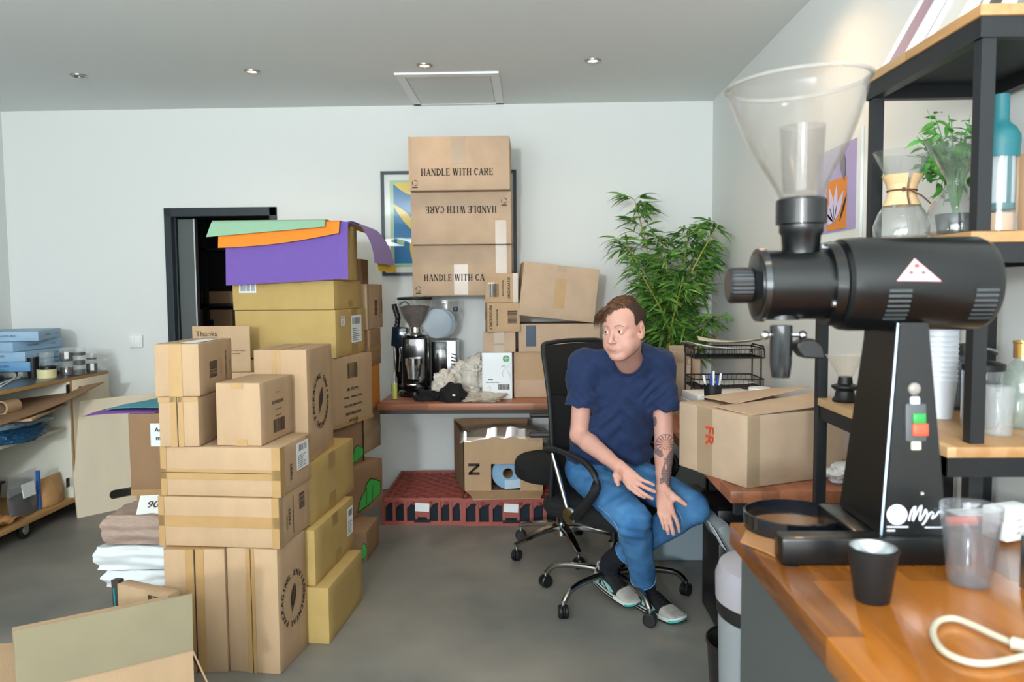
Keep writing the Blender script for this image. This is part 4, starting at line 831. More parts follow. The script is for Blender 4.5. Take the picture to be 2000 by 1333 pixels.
# jars
M_glassj = glassy('clear_jar_glass', '#f4f8f8', .03, .05, .4); M_lidc = glassy('clear_lid_plastic', '#f4f8f8', .1, .12, .5)
def jar(c, r, h, fill, lab, cat='jar', group='small jars of coffee', labelm=False):
    t = thing('jar', lab, cat, c, 0, group)
    MB().shell([(r*.92, 0), (r, .004), (r, h*.86), (r*.97, h*.88)], t=.0015, seg=28).build('glass', M_glassj, t)
    MB().lathe([(.0002, .003), (r-.003, .003), (r-.003, h*fill), (.0002, h*fill)], seg=24).build('coffee', M_beans, t)
    MB().lathe([(.0002, h*.88), (r+.001, h*.88), (r+.001, h), (.0002, h)], seg=28).build('lid', M_lidc, t)
    if labelm:
        mb = MB(); n = 6
        for i in range(n): a0, a1 = -1.3+i*.1, -1.3+(i+1)*.1; mb.quad(*[V((math.cos(a)*(r+.0008), math.sin(a)*(r+.0008), z)) for a, z in ((a0, h*.2), (a1, h*.2), (a1, h*.72), (a0, h*.72))])
        mb.build('label', M_label, t)
    return t
TT = TZ+.0025
def onTop(px, py): return atz(px, py, TT)
js = [(131, 733, .042, .085, .6, 1, 'two-high column of jars, left'), (154, 734, .040, .08, .7, 1, 'middle'), (179, 729, .038, .10, .7, 0, 'right')]
a1 = onTop(131, 733); jar((a1.x, a1.y, TT), .04, .088, .55, 'lower jar of the leftmost coffee jar pair on the trolley'); jar((a1.x, a1.y, TT+.089), .04, .085, .62, 'upper jar with white label, leftmost pair on the trolley', labelm=True)
a2 = onTop(156, 732); jar((a2.x, a2.y, TT), .037, .06, .5, 'bottom jar of the middle three-high column on the trolley'); jar((a2.x, a2.y, TT+.061), .037, .06, .5, 'second jar of the middle three-high column'); jar((a2.x, a2.y, TT+.122), .04, .05, .4, 'top jar with clear domed lid of the middle column')
a3 = onTop(180, 728); jar((a3.x, a3.y, TT), .036, .085, .7, 'lower dark jar nearest the wall on the trolley', labelm=True); jar((a3.x, a3.y, TT+.086), .034, .045, .2, 'small upper jar nearest the wall on the trolley')
a4 = onTop(112, 733); jar((a4.x-.04, a4.y+.05, TT), .032, .075, .3, 'slim pale jar between the tape roll and the jar pairs', labelm=False)
a5 = onTop(92, 738); tp = thing('tape_roll', 'roll of cream parcel tape standing flat on the trolley edge', 'tape', (a5.x, a5.y, TT)); MB().lathe([(.038, 0), (.055, 0), (.055, .052), (.038, .052)], seg=36, close=True).build('tape', mat('cream_tape', '#d8cf9d', .35), tp); MB().lathe([(.034, 0), (.0375, 0), (.0375, .052), (.034, .052)], seg=30, close=True).build('core', M_core, tp)
tp = thing('tape_roll', 'thin black tape roll lying on the cream tape roll', 'tape', (a5.x+.005, a5.y+.005, TT+.053)); MB().lathe([(.034, 0), (.046, 0), (.046, .018), (.034, .018)], seg=36, close=True).build('tape', M_blkp, tp)
jar((a5.x, a5.y, TT+.072), .04, .085, .04, 'empty clear jar standing on the tape rolls', labelm=False)
a6 = onTop(66, 737); t = thing('cup', 'matt black travel cup beside the tape rolls on the trolley', 'cup', (a6.x, a6.y, TT)); MB().shell([(.03, 0), (.041, .125)], t=.002).build('body', M_blkp, t)
a7 = onTop(37, 738); t = thing('torch', 'black hand torch with orange mark standing on the trolley', 'torch', (a7.x, a7.y, TT)); MB().lathe([(.0002, 0), (.02, 0), (.022, .03), (.026, .05), (.026, .1), (.018, .118), (.012, .13), (.0002, .13)], seg=24).build('body', M_blkp, t); MB().box((.02, -.012, .07), (.012, .018, .025), bev=.002).build('orange_mark', mat('orange_plastic', '#d2552c', .4), t)
t = thing('cable_heap', 'black tangle of cables on the trolley at the left edge', 'cables', (a7.x-.1, a7.y-.2, TT))
for k in range(5):
    pts = [V((.09*math.cos(i*.55+k*1.3)*(1+.3*math.sin(k*2+i*.3)), .14*math.sin(i*.55+k*.7), .010+.014*(k)+.006*math.sin(i+k))) for i in range(20)]
    MB().tube(pts, .007, 8).build('cable', M_blkp, t)
pts = [onTop(x, y)+V((0, 0, .005+dz)) for x, y, dz in ((0, 752, 0), (18, 746, .002), (36, 742, .004), (40, 738, .01), (33, 735, .03), (30, 741, .012), (20, 748, .004), (2, 757, 0))]
def smoothp(P, n=6):
    out = []
    for i in range(len(P)-1):
        p0, p1, p2, p3 = P[max(i-1, 0)], P[i], P[i+1], P[min(i+2, len(P)-1)]
        for k in range(n):
            s = k/n; out.append(.5*((2*p1)+(p2-p0)*s+(2*p0-5*p1+4*p2-p3)*s*s+(3*p1-p0-3*p2+p3)*s**3))
    out.append(P[-1]); return out
M_cabw = mat('white_cable', '#d9dcd8', .4)
solo(MB().tube(smoothp(pts), .004, 8), 'charging_cable', M_cabw, 'thin white cable lying on the trolley top in front of the torch', 'cable')
M_bb = mat('light_blue_box', '#8fb0cb', .5, var=.03); M_bb2 = mat('mid_blue_box', '#5e92bd', .5)
for i, (z, ang, ox, oy, m, lb) in enumerate(((0, 8, 0, 0, M_bb2, 'light blue flat box at the bottom of the blue stack on the trolley'), (.062, 4, -.01, .01, M_bb, 'light blue flat box, second from the bottom of the blue stack'), (.124, -4, -.03, .0, M_bb, 'blue flat box, third in the stack, shifted left'), (.186, 16, .01, .01, M_bb, 'light blue flat box on top of the blue stack, turned slightly'))):
    c = at(40, 700, 4.95); t = thing('blue_box', lb, 'box', (-3.3+ox, 4.97+oy, TT+z+.04), math.radians(ang), 'stack of blue boxes on the trolley'); MB().box((0, 0, .03), (.34, .46, .06), bev=.003).build('box_body', m, t)
    mb = MB(); put_text(mb, 'FLAVOURED', V((.172, -.05, .033)), V((0, 1, 0)), V((0, 0, 1)), .018); put_text(mb, 'no sugar', V((.172, .13, .033)), V((0, 1, 0)), V((0, 0, 1)), .015); mb.build('printed_text', M_ink, t, smooth=0)
    mb = MB(); put_text(mb, 'FLAVOURED', V((0, -.232, .033)), V((1, 0, 0)), V((0, 0, 1)), .018); mb.build('printed_text', M_ink, t, smooth=0)
t = thing('book', 'grey binder under the stack of blue boxes on the trolley', 'binder', (-3.3, 4.97, TT)); MB().box((0, 0, .019), (.3, .4, .038), bev=.003).build('cover', mat('grey_binder', '#8a8f8c', .6), t)
for i in range(6):
    yy = atx(110, 950, CX-.06).y; x = CX-.07-(i % 3)*.085; k = i//3
    jar((x, yy+.13, zb+k*.075), .038, .073, .7, ['front lower', 'middle lower', 'rear lower', 'front upper', 'middle upper', 'rear upper'][i]+' coffee jar of the row on the trolley base', group='coffee jars on the trolley base')
# ================================================================ WRAPPED PACKS, FRONT OPEN CARTON
M_pinkbag = glassy('wrinkled_bag_film', '#e6dcd4', .18, .22, .5)
def pack(nm, c, w, d, h, m, lab, seed, n, grp):
    t = thing(nm, lab, 'pack', c, .06*(seed % 3-1), grp); mb = MB(); bmesh.ops.create_cube(mb.bm, size=1, matrix=Matrix.Translation((0, 0, h/2)) @ Matrix.Diagonal((w, d, h, 1)))
    bmesh.ops.subdivide_edges(mb.bm, edges=mb.bm.edges[:], cuts=22, use_grid_fill=True)
    for v in mb.bm.verts:
        e = noise.noise(V((v.co.x*5, v.co.y*5, v.co.z*32+seed)))*.018+noise.noise(v.co*14+V((seed, 0, 0)))*.012; s = V((v.co.x/w, v.co.y/d, 0)); v.co += s*2*e-s*.02*(abs(v.co.z/h-.5)*2)**4
        if v.co.z > h*.9: v.co.z += noise.noise(v.co*16+V((seed, 4, 0)))*.006-.004
        v.co.z = max(v.co.z, 0)
    mb.build('stack', m, t, smooth=50); return t
py_ = 3.42; pxc = at(292, 1100, py_).x+.02
Yc = carton('carton', 'low mustard carton on the floor under the wrapped packs', (335, 1172), 0, 232, 1150, d=.34, z0=0, Y=3.25, h=.125, m=M_yell, dec=[('label', 'F', .5, .2, .95, .95)])
z = .128
pack('napkin_pack', (pxc, py_, z), .30, .28, .075, mat('white_napkins', '#d5dbde', .6), 'lower white plastic wrapped pack on the mustard carton', 1, 1, 'wrapped packs beside the tall carton')
pack('napkin_pack', (pxc-.02, py_, z+.077), .33, .29, .105, MC['white_napkins'], 'upper bulging white plastic wrapped pack', 4, 1, 'wrapped packs beside the tall carton')
pk = pack('napkin_pack', (pxc-.01, py_, z+.184), .29, .27, .13, mat('pinkish_brown_napkins', '#a08a7d', .6, var=.15, vs=40, stretch=(1, 1, 9)), 'brown napkin pack in clear film, top of the wrapped stack', 7, 1, 'wrapped packs beside the tall carton')
MB().box((.04, -.05, .155), (.12, .1, .003), Euler((.7, 0, .2))).build('white_note', M_pap, pk)
mb = MB(); put_text(mb, '90', V((.045, -.057, .157)), V((1, .2, 0)).normalized(), V((0, .76, .65)).normalized(), .05); mb.build('written_number', M_ink, pk, smooth=0)
# near open carton
cr = V((-1.005, 2.23, 0)); an = math.radians(35); t = thing('open_carton', 'open brown carton in the bottom left foreground with its flaps folded up', 'cardboard box', cr, an)
w, d, h, T = .44, .34, .35, .005   # local: x from -w..0, y 0..d
b = MB(); b.bb((-w, 0, 0), (0, T, h)); b.bb((-w, d-T, 0), (0, d, h)); b.bb((-w, T, 0), (-w+T, d-T, h)); b.bb((-T, T, 0), (0, d-T, h)); b.bb((-w, 0, 0), (0, d, T)); b.build('box_body', M_card, t)
def flap(nm, p0, p1, up, m): MB().prism([V(p0), V(p1), V(p1)+V(up), V(p0)+V(up)], (V(p1)-V(p0)).cross(V(up)).normalized()*T).build(nm, m, t)
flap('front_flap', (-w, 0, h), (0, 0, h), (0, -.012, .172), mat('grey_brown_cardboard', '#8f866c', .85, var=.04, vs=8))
flap('back_flap', (-w, d, h), (0, d, h), (.0, .13, .0), M_card)
flap('side_flap', (0, 0, h), (0, d, h), (.05, .02, -.14), M_card)
flap('side_flap', (-w, 0, h), (-w, d, h), (-.16, 0, .03), M_card)
t = thing('folded_carton', 'orange brown flattened carton with barcode standing behind the open carton', 'cardboard box', (-1.39, 2.74, 0), math.radians(-24))
MB().box((0, 0, .17), (.26, .05, .34), bev=.002).build('panel', M_card, t); mb = MB()
for i in range(14): mb.bb((.03+i*.006, -.0265, .295), (.03+i*.006+random.choice([.002, .0035]), -.0257, .325))
mb.build('barcode', M_ink, t)
MB().box((-.15, .0, .17), (.035, .03, .35), Euler((0, -.06, 0)), bev=.003).build('dark_edge_strip', mat('dark_foil', '#3a3330', .4), t); MB().box((-.155, -.017, .25), (.008, .004, .13), Euler((0, -.06, 0))).build('teal_edge', mat('teal_plastic', '#2f7f86', .4), t)
# ================================================================ COLOURED SHEETS
def sheetthing(lab, fn, m, nu=30, nv=6, t_=.003): 
    mb = MB(); mb.sheet(fn, nu, nv, t_); return solo(mb, 'coloured_sheet', m, lab, 'foam sheet', 'coloured sheets on the rear left pile', smooth=60)
M_pur = mat('purple_felt', '#6e53a3', .85, sheen=.2, var=.02, vs=40); M_ora = mat('orange_felt', '#e8862b', .85, var=.02, vs=40); M_grn = mat('sage_green_felt', '#8fb597', .85, var=.02, vs=40); M_yel = mat('yellow_felt', '#d9b53a', .85); M_tea = mat('teal_felt', '#4f9aa8', .85); M_ppl = mat('plum_felt', '#80549f', .85)
zt3_ = top(L3)
def drape(L, Rr, ztop, ytop_back, yf, lo, hi_=None):
    # lies on top then folds over the front edge; L,Rr = x of left/right; lo(u) = lower z of the hanging part
    def f(u, v):
        x = L+(Rr-L)*u; fold = .55
        if v < fold: return V((x, ytop_back+(yf-ytop_back)*(v/fold), ztop+.001))
        s = (v-fold)/(1-fold); zl = lo(u)
        return V((x+.0, yf-.012*math.sin(min(1, s*6)*PI/2)-.018*s, ztop-(ztop-zl)*s))
    return f
Yp = 4.2; zz = lambda px, py, Y=Yp-.03: at(px, py, Y).z; xx = lambda px, py, Y=Yp-.03: at(px, py, Y).x
sheetthing('large purple sheet hanging down the front of the topmost mustard carton', drape(xx(442, 520, 4.04), xx(680, 500, 4.04), zt3_, 4.32, 4.06, lambda u: zz(444, 558, 4.04)*(1-u)+zz(679, 545, 4.04)*u), M_pur, 24, 40)
sheetthing('orange sheet folded over the front edge between the purple and green sheets', drape(xx(428, 470, 4.03), xx(663, 440, 4.03), zt3_+.005, 4.31, 4.045, lambda u: zz(425, 485, 4.03)*(1-u)+zz(660, 456, 4.03)*u-.015*math.sin(u*PI)), M_ora, 24, 40)
def gfn(u, v):
    p = drape(xx(406, 450, 4.02), xx(636, 430, 4.02), zt3_+.010, 4.30, 4.03, lambda u: zz(404, 464, 4.02)*(1-u)+zz(630, 444, 4.02)*u)(u, v)
    p.x += .05*(1-u)**3*(p.z-zt3_+.07)*6 if v > .55 else .02*(1-u)**3; return p
sheetthing('sage green sheet on top, its left corner sticking out past the carton', gfn, M_grn, 24, 40)
def sidef(x0, zt_, xo, drop, ya, yb, k=0):
    def f(u, v):
        y = ya+(yb-ya)*v
        if u < .45: return V((x0+(xo-x0)*u/.45, y, zt_+.016*math.sin(u/.45*PI)+.004))
        s = (u-.45)/.55; return V((xo+.05*math.sin(s*PI*.6)+.03*s+.02*s*v, y+.02*s, zt_-drop*s*(.75+.25*s)+.004))
    return f
xr_ = xx(688, 430, 4.3)
sheetthing('yellow sheet curling down behind the purple one at the right side', sidef(xr_-.07, zt3_+.006, xr_+.012, .25, 4.52, 5.0), M_yel, 36, 12)
sheetthing('purple sheet curling off the right side of the topmost carton', sidef(xr_-.07, zt3_+.012, xr_+.026, .215, 4.36, 4.86), M_pur, 36, 12)
# sheets on the labelled carton
zv = top(V1)
for i, (m, ang, ox, oy, lb) in enumerate(((M_ppl, 3, -.06, -.02, 'plum coloured sheet lying on the labelled carton behind the plywood panel'), (M_tea, -6, .04, .03, 'teal sheet on top of the plum sheet on the labelled carton'))):
    c = V((-1.97+ox, 4.14+oy, zv+.004+i*.02)); t = None
    mb = MB(); M2 = Matrix.Translation(c) @ Matrix.Rotation(math.radians(ang), 4, 'Z'); mb.sheet(lambda u, v: M2 @ V((-.25+(.36, .33)[i]*u, -.22+.44*v, -.015*(1-u)**4+.004*math.sin(v*5))), 20, 6, .003); solo(mb, 'coloured_sheet', m, lb, 'foam sheet', smooth=60)
# ================================================================ STORE ROOM BEYOND THE DOORWAY
t = thing('metal_shelving', 'dark metal shelving with cartons in the store room behind the doorway', 'shelving', (-2.15, 6.6, 0))
for x in (-.5, .5):
    for y in (-.25, .25): MB().bb((x-.02, y-.02, 0), (x+.02, y+.02, 2.1)).build('post', M_blk, t)
for z in (.35, .85, 1.3, 1.75): MB().bb((-.52, -.27, z-.02), (.52, .27, z)).build('shelf', M_blk, t)
sc = at(390, 543, 6.4)
for (x0, x1, y0, y1, Y, sz_, lb, m) in ((391, 470, 543, 568, 6.36, 1.3, 'long dull carton on the store room shelf level with the orange sheet', M_cardd), (378, 452, 606, 645, 6.38, .85, 'brown carton with black label on the store room shelf', M_cardd), (437, 470, 573, 603, 6.4, 1.3, 'small dull carton in the store room near the door edge', M_cardd)):
    a = at(x0, y1, Y); b_ = at(x1, y0, Y); zc_ = max(z for z in (.35, .85, 1.3) if z <= a.z+.12)
    hgt = b_.z-a.z if zc_ > 1 else at(x0, y0, Y).z-zc_
    if lb.startswith('small'): continue
    t2 = thing('carton', lb, 'cardboard box', ((a.x+b_.x)/2, Y+.14, zc_+.001)); carton_body(t2, b_.x-a.x, .26, hgt, m, [('mark', 'F', .4, .3, .52, .8, M_blkp, 'black_label')] if 'black' in lb else [])
sl = bpy.data.lights.new('store_room_lamp', 'POINT'); sl.energy = 3; sl.shadow_soft_size = .1; so = bpy.data.objects.new('store_room_lamp', sl); C.objects.link(so); so.location = (-1.6, 5.95, 2.3)
# ================================================================ MACHINES ON THE BACK DESK
M_chr = mat('polished_chrome', '#d5d8da', .12, metal=1); M_stl = mat('brushed_stainless', '#b4b9bb', .28, metal=.95); M_gblk = mat('gloss_black_enamel', '#0c0d0e', .15, coat=.5)
M_hop = glassy('smoky_hopper_plastic', '#d9dcd8', .04, .06, .4)
gz = DESKZ; GH = T3.location.z-gz-.003
t = thing('coffee_grinder', 'black espresso grinder with a hopper full of beans under the HANDLE WITH CARE cartons', 'coffee grinder', (-.752, 5.045, gz))
b = MB(); b.lathe([(.0002, 0), (.105, 0), (.11, .01), (.108, .035), (.08, .05), (.0002, .055)], (0, -.02, 0), 36); b.build('base', M_gblk, t)
b = MB(); b.box((0, .02, .215), (.165, .17, .34), bev=.02, seg=4); b.build('body', M_gblk, t)
MB().lathe([(.0002, .385), (.07, .385), (.075, .392), (.06, .405), (.04, .41), (.038, .44), (.0002, .44)], (0, 0, 0), 32).build('collar', M_chr, t)
hp = [(.035, .43), (.042, .45), (.075, .5), (.1, .56), (.108, .6), (.11, GH-.022)]
MB().shell(hp, t=.002, seg=40).build('hopper', M_hop, t)
MB().lathe([(.0002, .432), (.031, .433), (.038, .45), (.071, .5), (.096, .56), (.098, .572), (.05, .582), (.0002, .578)], seg=40).build('beans', mat('roasted_coffee_beans', '#4a2c1e', .4, var=.6, vs=90, bump=1, bs=110), t)
MB().lathe([(.0002, GH-.021), (.113, GH-.021), (.115, GH-.012), (.11, GH-.004), (.0002, GH)], seg=40).build('hopper_lid', M_blkp, t)
MB().lathe([(.0002, -.02), (.05, -.02), (.05, .02), (.0002, .02)], (0, -.11, .23), 28, rot=None).build('doser', M_chr, t); MB().cyl((0, -.11, .12), (0, -.11, .21), .035, .045, 24).build('doser_chamber', M_stl, t); MB().tube([(0, -.11, .2), (.03, -.16, .19), (.04, -.2, .18)], .006).build('doser_lever', M_blkp, t)
MB().bb((-.03, -.2, .085), (.03, -.1, .095), bev=.003).build('portafilter_rest', M_chr, t)
t = thing('coffee_grinder', 'steel coffee grinder with clear hopper and side vents, partly behind the black one', 'coffee grinder', (-.58, 5.24, gz))
MB().box((0, 0, .18), (.17, .2, .34), bev=.012).build('body', M_stl, t); MB().box((-.03, -.104, .19), (.1, .012, .3), bev=.004).build('front_panel', M_gblk, t)
for i in range(9): MB().box((.06, -.1015, .08+i*.022), (.035, .006, .009), Euler((0, .25, 0))).build('vent', M_blkp, t)
MB().shell([(.04, .36), (.075, .43), (.095, .5), (.095, .6)], t=.002, seg=36).build('hopper', M_hop, t); MB().lathe([(.0002, .601), (.097, .601), (.097, .612), (.0002, .612)], seg=36).build('hopper_lid', M_lidc, t); MB().box((.075, -.06, .55), (.03, .03, .03), bev=.004).build('latch', M_blkp, t)
for k in range(3):
    p = thing('plate', ['front clear', 'middle blue tinted', 'rear grey'][k]+' round disc standing behind the black grinder', 'disc', (-.62+.012*k, 5.10+.012*k, gz+.36+.2-.10), rot=(0, 0, .2)); MB().lathe([(.0002, 0), (.095, 0), (.097, .003), (.095, .006), (.0002, .006)], (0, 0, 0), 40, 'Y').build('disc', [glassy('clear_disc', '#e8eef0', .05, .2, .5), glassy('blue_disc', '#a8c6de', .05, .3, .5), glassy('grey_disc', '#c8ccd0', .05, .4, .5)][k], p); p['group'] = 'round discs behind the black grinder'
t = thing('espresso_machine', 'black espresso machine with dark panel and corrugated hose beside the carton stack', 'coffee machine', (-.86, 5.31, gz))
MB().box((-.02, .0, .03), (.12, .26, .06), bev=.01).build('drip_base', M_gblk, t); MB().box((-.03, .02, .24), (.09, .16, .36), bev=.012).build('column', M_gblk, t); MB().box((-.02, -.1, .37), (.1, .08, .13), Euler((0, .08, 0)), bev=.006).build('dark_panel', mat('navy_glass_panel', '#0e2030', .1, coat=.6), t)
MB().tube([V((-.05+.012*math.sin(i*.35), -.06, .43+.012*i)) for i in range(14)], [.02 if i % 2 else .016 for i in range(14)], 14).build('corrugated_hose', M_blkp, t)
MB().tube(smoothp([V(p) for p in ((-.03, -.06, .58), (.02, -.08, .6), (.07, -.08, .53), (.09, -.08, .42), (.085, -.08, .3))]), .006, 10).build('hose', M_blkp, t)
for i in range(4): MB().tube([V((-.05+.03*i, -.14, .12+.02*i)), V((-.04+.032*i, -.16, .22+.03*(i % 2))), V((-.045+.03*i, -.14, .30))], .006, 8).build('steam_pipe', M_chr, t)
MB().cyl((.03, -.13, .065), (.03, -.13, .2), .02, .014, 18).build('group_handle', M_blkp, t)
t = thing('bottle', 'small clear bottle with yellow green liquid between the black machines', 'bottle', (-.80-.06, 4.86, gz)); MB().shell([(.016, 0), (.018, .01), (.018, .13), (.009, .16), (.009, .18)], t=.001).build('glass', M_glassj, t); MB().lathe([(.0002, .002), (.0165, .004), (.0165, .10), (.0002, .10)]).build('liquid', mat('yellow_green_liquid', '#b6c23a', .3), t)
t = thing('leaflet', 'white leaflet standing behind the black machine on the back desk', 'paper', (-.70, 5.40, gz)); MB().box((0, 0, .16), (.14, .006, .32), Euler((-.08, 0, .1))).build('sheet', M_pap, t)
M_film = glassy('crumpled_beige_film', '#dcd2c2', .25, .5, .6); M_filmw = mat('crumpled_white_film', '#cfc9bf', .4, var=.1, vs=15)
lump('plastic_bag', M_filmw, (-.40, 5.06, gz), (.22, .2, .24), 'large crumpled beige plastic bag leaning against the white carton', 'bag', .55, 9, seed=11)
lump('plastic_bag', M_filmw, (-.565, 4.89, gz), (.12, .1, .17), 'small crumpled translucent bag beside the black grinder', 'bag', .55, 9, seed=15)
lump('plastic_bag', M_film, (-.29, 4.77, gz), (.2, .13, .05), 'flat crumpled clear film on the desk in front of the beige bag', 'bag', .6, 9, seed=19)
cp = thing('cap', 'black fabric cap with a small white emblem on the back desk', 'cap', (-.49, 4.775, gz))
mb = MB(); bmesh.ops.create_icosphere(mb.bm, subdivisions=4, radius=1)
for v in mb.bm.verts:
    f = 1+.18*noise.noise(v.co*2.2); v.co = V((v.co.x*.085*f, v.co.y*.075*f, max(0, (v.co.z+.25)*.088*f)))
mb.build('crown', mat('black_cotton', '#131315', .9), cp, smooth=70); MB().sheet(lambda u, v: V((.05+.075*u, -.06+.11*v, .035*(1-u)+.02*math.sin(v*PI))), 6, 8, .004).build('brim', MC['black_cotton'], cp, smooth=60); MB().box((.015, -.077, .045), (.018, .003, .01), Euler((-.3, .2, 0))).build('emblem', M_label, cp)
lump('cloth', MC['black_cotton'], (-.645, 4.785, gz), (.13, .09, .06), 'crumpled black cloth in front of the coffee grinder', 'cloth', .5, 7, seed=23)
# ================================================================ FOREGROUND COUNTER
CZ = .95
M_count = wood('glossy_acacia_counter', '#47210e', '#ad6822', .15, 'Y', .075, .03)
ce = atz(1430, 1021, CZ); cl = (atz(1680, 1333, CZ).x+ce.x)/2; cy1 = ce.y
t = thing('counter', 'glossy wooden counter with grey panels in the right foreground under the big grinder', 'counter', (.8, .8, 0))
MB().bb((cl, -.5, CZ-.042), (XR-.004, cy1, CZ), bev=.003).build('worktop', M_count, t, world=True)
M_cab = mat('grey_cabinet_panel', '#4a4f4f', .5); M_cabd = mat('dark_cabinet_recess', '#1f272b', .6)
px_ = cl+.018
MB().bb((px_, cy1-.62, 0), (px_+.02, cy1-.02, CZ-.042)).build('side_panel', M_cab, t, world=True)
MB().bb((px_+.0205, cy1-.04, 0), (XR-.01, cy1-.02, CZ-.043)).build('end_panel', M_cab, t, world=True)
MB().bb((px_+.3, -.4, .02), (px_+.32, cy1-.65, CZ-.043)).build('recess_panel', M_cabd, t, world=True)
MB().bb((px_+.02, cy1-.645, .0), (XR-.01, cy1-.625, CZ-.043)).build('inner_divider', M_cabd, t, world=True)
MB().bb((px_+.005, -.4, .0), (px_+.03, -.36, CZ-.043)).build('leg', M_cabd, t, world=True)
# ---- big shop grinder
GY = 1.36; S = GY/FPX
def g(px, py, Y=GY): return at(px, py, Y)
ax = g(1640, 556).z; gx = lambda px, py=556: g(px, py).x
M_gb = mat('satin_black_enamel', '#080b0d', .30, coat=.15); M_knob = mat('dark_polished_steel', '#4a4d50', .22, metal=.9)
t = thing('shop_grinder', 'large black shop coffee grinder with clear hopper on the wooden counter', 'coffee grinder', (gx(1780), GY, CZ+.001))
X0, X1, X2, X3 = gx(1484), gx(1642), gx(1660), gx(1922)
rb = .079; rs = .059
def LX(prof): return MB().lathe(prof, (0, GY, ax), 56, 'X')
LX([(.0002, X1-.012), (rb-.012, X1-.012), (rb-.002, X1-.004), (rb, X1+.012), (rb, X3-.02), (rb-.006, X3-.006), (rb-.02, X3), (.0002, X3)]).build('motor_barrel', M_gb, t, world=True)
LX([(.0002, X0), (rs-.004, X0), (rs, X0+.004), (rs, X1-.012), (.0002, X1-.012)]).build('grinding_head', M_gb, t, world=True)
LX([(rs+.001, X1-.03), (rs+.010, X1-.03), (rs+.012, X1-.013), (rs+.001, X1-.013)]).build('flange', M_gb, t, world=True)
LX([(rs-.002, X0-.006), (rs+.003, X0-.006), (rs+.004, X0+.004), (rs+.0005, X0+.006)]).build('end_ring', M_knob, t, world=True)
LX([(.0002, X0-.016), (.03, X0-.016), (rs-.006, X0-.008), (rs-.004, X0), (.0002, X0)]).build('end_plate', M_gb, t, world=True)
kb = MB(); kx0 = gx(1421)
n = 28
prof = [(.0002, 0), (.86, 0), (1, .1), (1, .92), (.9, 1), (.0002, 1)]; rings = []
for r, zf in prof:
    rings.append([kb.bm.verts.new((kx0+(X0-.014-kx0)*zf, GY+math.cos(a)*r*.0305*(1-.035*(i % 2)), ax+math.sin(a)*r*.0305*(1-.035*(i % 2)))) for i, a in enumerate([2*PI*k/56 for k in range(56)])])
for A_, B_ in zip(rings, rings[1:]):
    for i in range(56): kb.bm.faces.new((A_[i], A_[(i+1) % 56], B_[(i+1) % 56], B_[i]))
kb.build('adjusting_knob', M_knob, t, world=True, smooth=20)
for a in (60, 180, 300): MB().lathe([(.0002, -.003), (.006, -.003), (.006, .004), (.0002, .004)], (X1-.032, GY+math.cos(math.radians(a-90))*(rs+.004), ax+math.sin(math.radians(a-90))*(rs+.004)), 14, 'X').build('bolt', M_stl, t, world=True)
for pxv in (1718, 1878):
    vb = MB()
    for i in range(7):
        a = math.radians(-8-i*6.2); vb.box((gx(pxv), GY-math.cos(a)*(rb+.0003), ax+math.sin(a)*(rb+.0003)), (.036, .002, .0045), Euler((a, 0, 0)))
    vb.build('vent_slots', mat('vent_grey', '#3a3f42', .5), t, world=True, smooth=0)
# curved triangular sticker
def onb(px, py, l=.0006):
    z = min(max((g(px, py, GY-rb).z-ax)/rb, -.99), .99); a = math.asin(z); return V((g(px, py, GY-rb*math.cos(a)).x, GY-(rb+l)*math.cos(a), ax+(rb+l)*math.sin(a)))
tri = [(1751, 549), (1786, 505), (1839, 550)]
def trimesh(T, l, N=10, shrink=1):
    c = (sum(p[0] for p in T)/3, sum(p[1] for p in T)/3); T = [(c[0]+(p[0]-c[0])*shrink, c[1]+(p[1]-c[1])*shrink) for p in T]; mb = MB(); vs = {}
    for i in range(N+1):
        for j in range(N+1-i): k = N-i-j; q = [(T[0][d]*i+T[1][d]*j+T[2][d]*k)/N for d in (0, 1)]; vs[i, j] = mb.bm.verts.new(onb(q[0], q[1], l))
    for i in range(N):
        for j in range(N-i):
            mb.bm.faces.new((vs[i, j], vs[i+1, j], vs[i, j+1]))
            if i+j < N-1: mb.bm.faces.new((vs[i+1, j], vs[i+1, j+1], vs[i, j+1]))
    return mb
sk = trimesh(tri, .0008).build('warning_sticker', mat('pale_pink_sticker', '#dda0a6', .4), t, world=True)
for (x, y, r) in ((1779, 533, 4), (1803, 533, 4), (1790, 520, 5)):
    MB().poly([onb(x+math.cos(a)*r, y+math.sin(a)*r*.7, .0016) for a in [2*PI*i/12 for i in range(12)]]).build('red_mark', mat('sticker_red', '#c9453f', .5), sk, world=True)
# hopper
hc = V((gx(1563), GY, 0)); z0 = ax+rs-.006
MB().lathe([(.0002, z0), (.030, z0), (.032, z0+.03), (.036, z0+.036), (.036, z0+.048), (.0415, z0+.05), (.0415, g(1563, 392).z), (.036, g(1563, 390).z+.002), (.0002, g(1563, 390).z+.002)], hc, 44).build('hopper_neck', M_gb, t, world=True)
zb2 = g(1563, 390).z+.002
tl = Matrix.Rotation(math.radians(-3.0), 3, 'Y')
HP = [(.038, 0), (.045, .02), (.062, .055), (.082, .095), (.098, .135), (.111, .175), (.119, .205), (.123, .222), (.126, .226)]
M_hc = glassy('scratched_clear_hopper', '#b9b5ad', .14, .07, .5)
HP = [(r*.93, z*.84) for r, z in HP]
MB().shell(HP, hc+V((0, 0, zb2)), t=.003, seg=64, rot=tl).build('hopper', M_hc, t, world=True)
MB().lathe([(.030, 0), (.034, .05), (.037, .11), (.0355, .11), (.0325, .05), (.0285, 0)], hc+V((0, 0, zb2+.01)), 40, close=True).build('inner_sleeve', glassy('grey_inner_sleeve', '#8f8b86', .1, .12, .5), t, world=True)
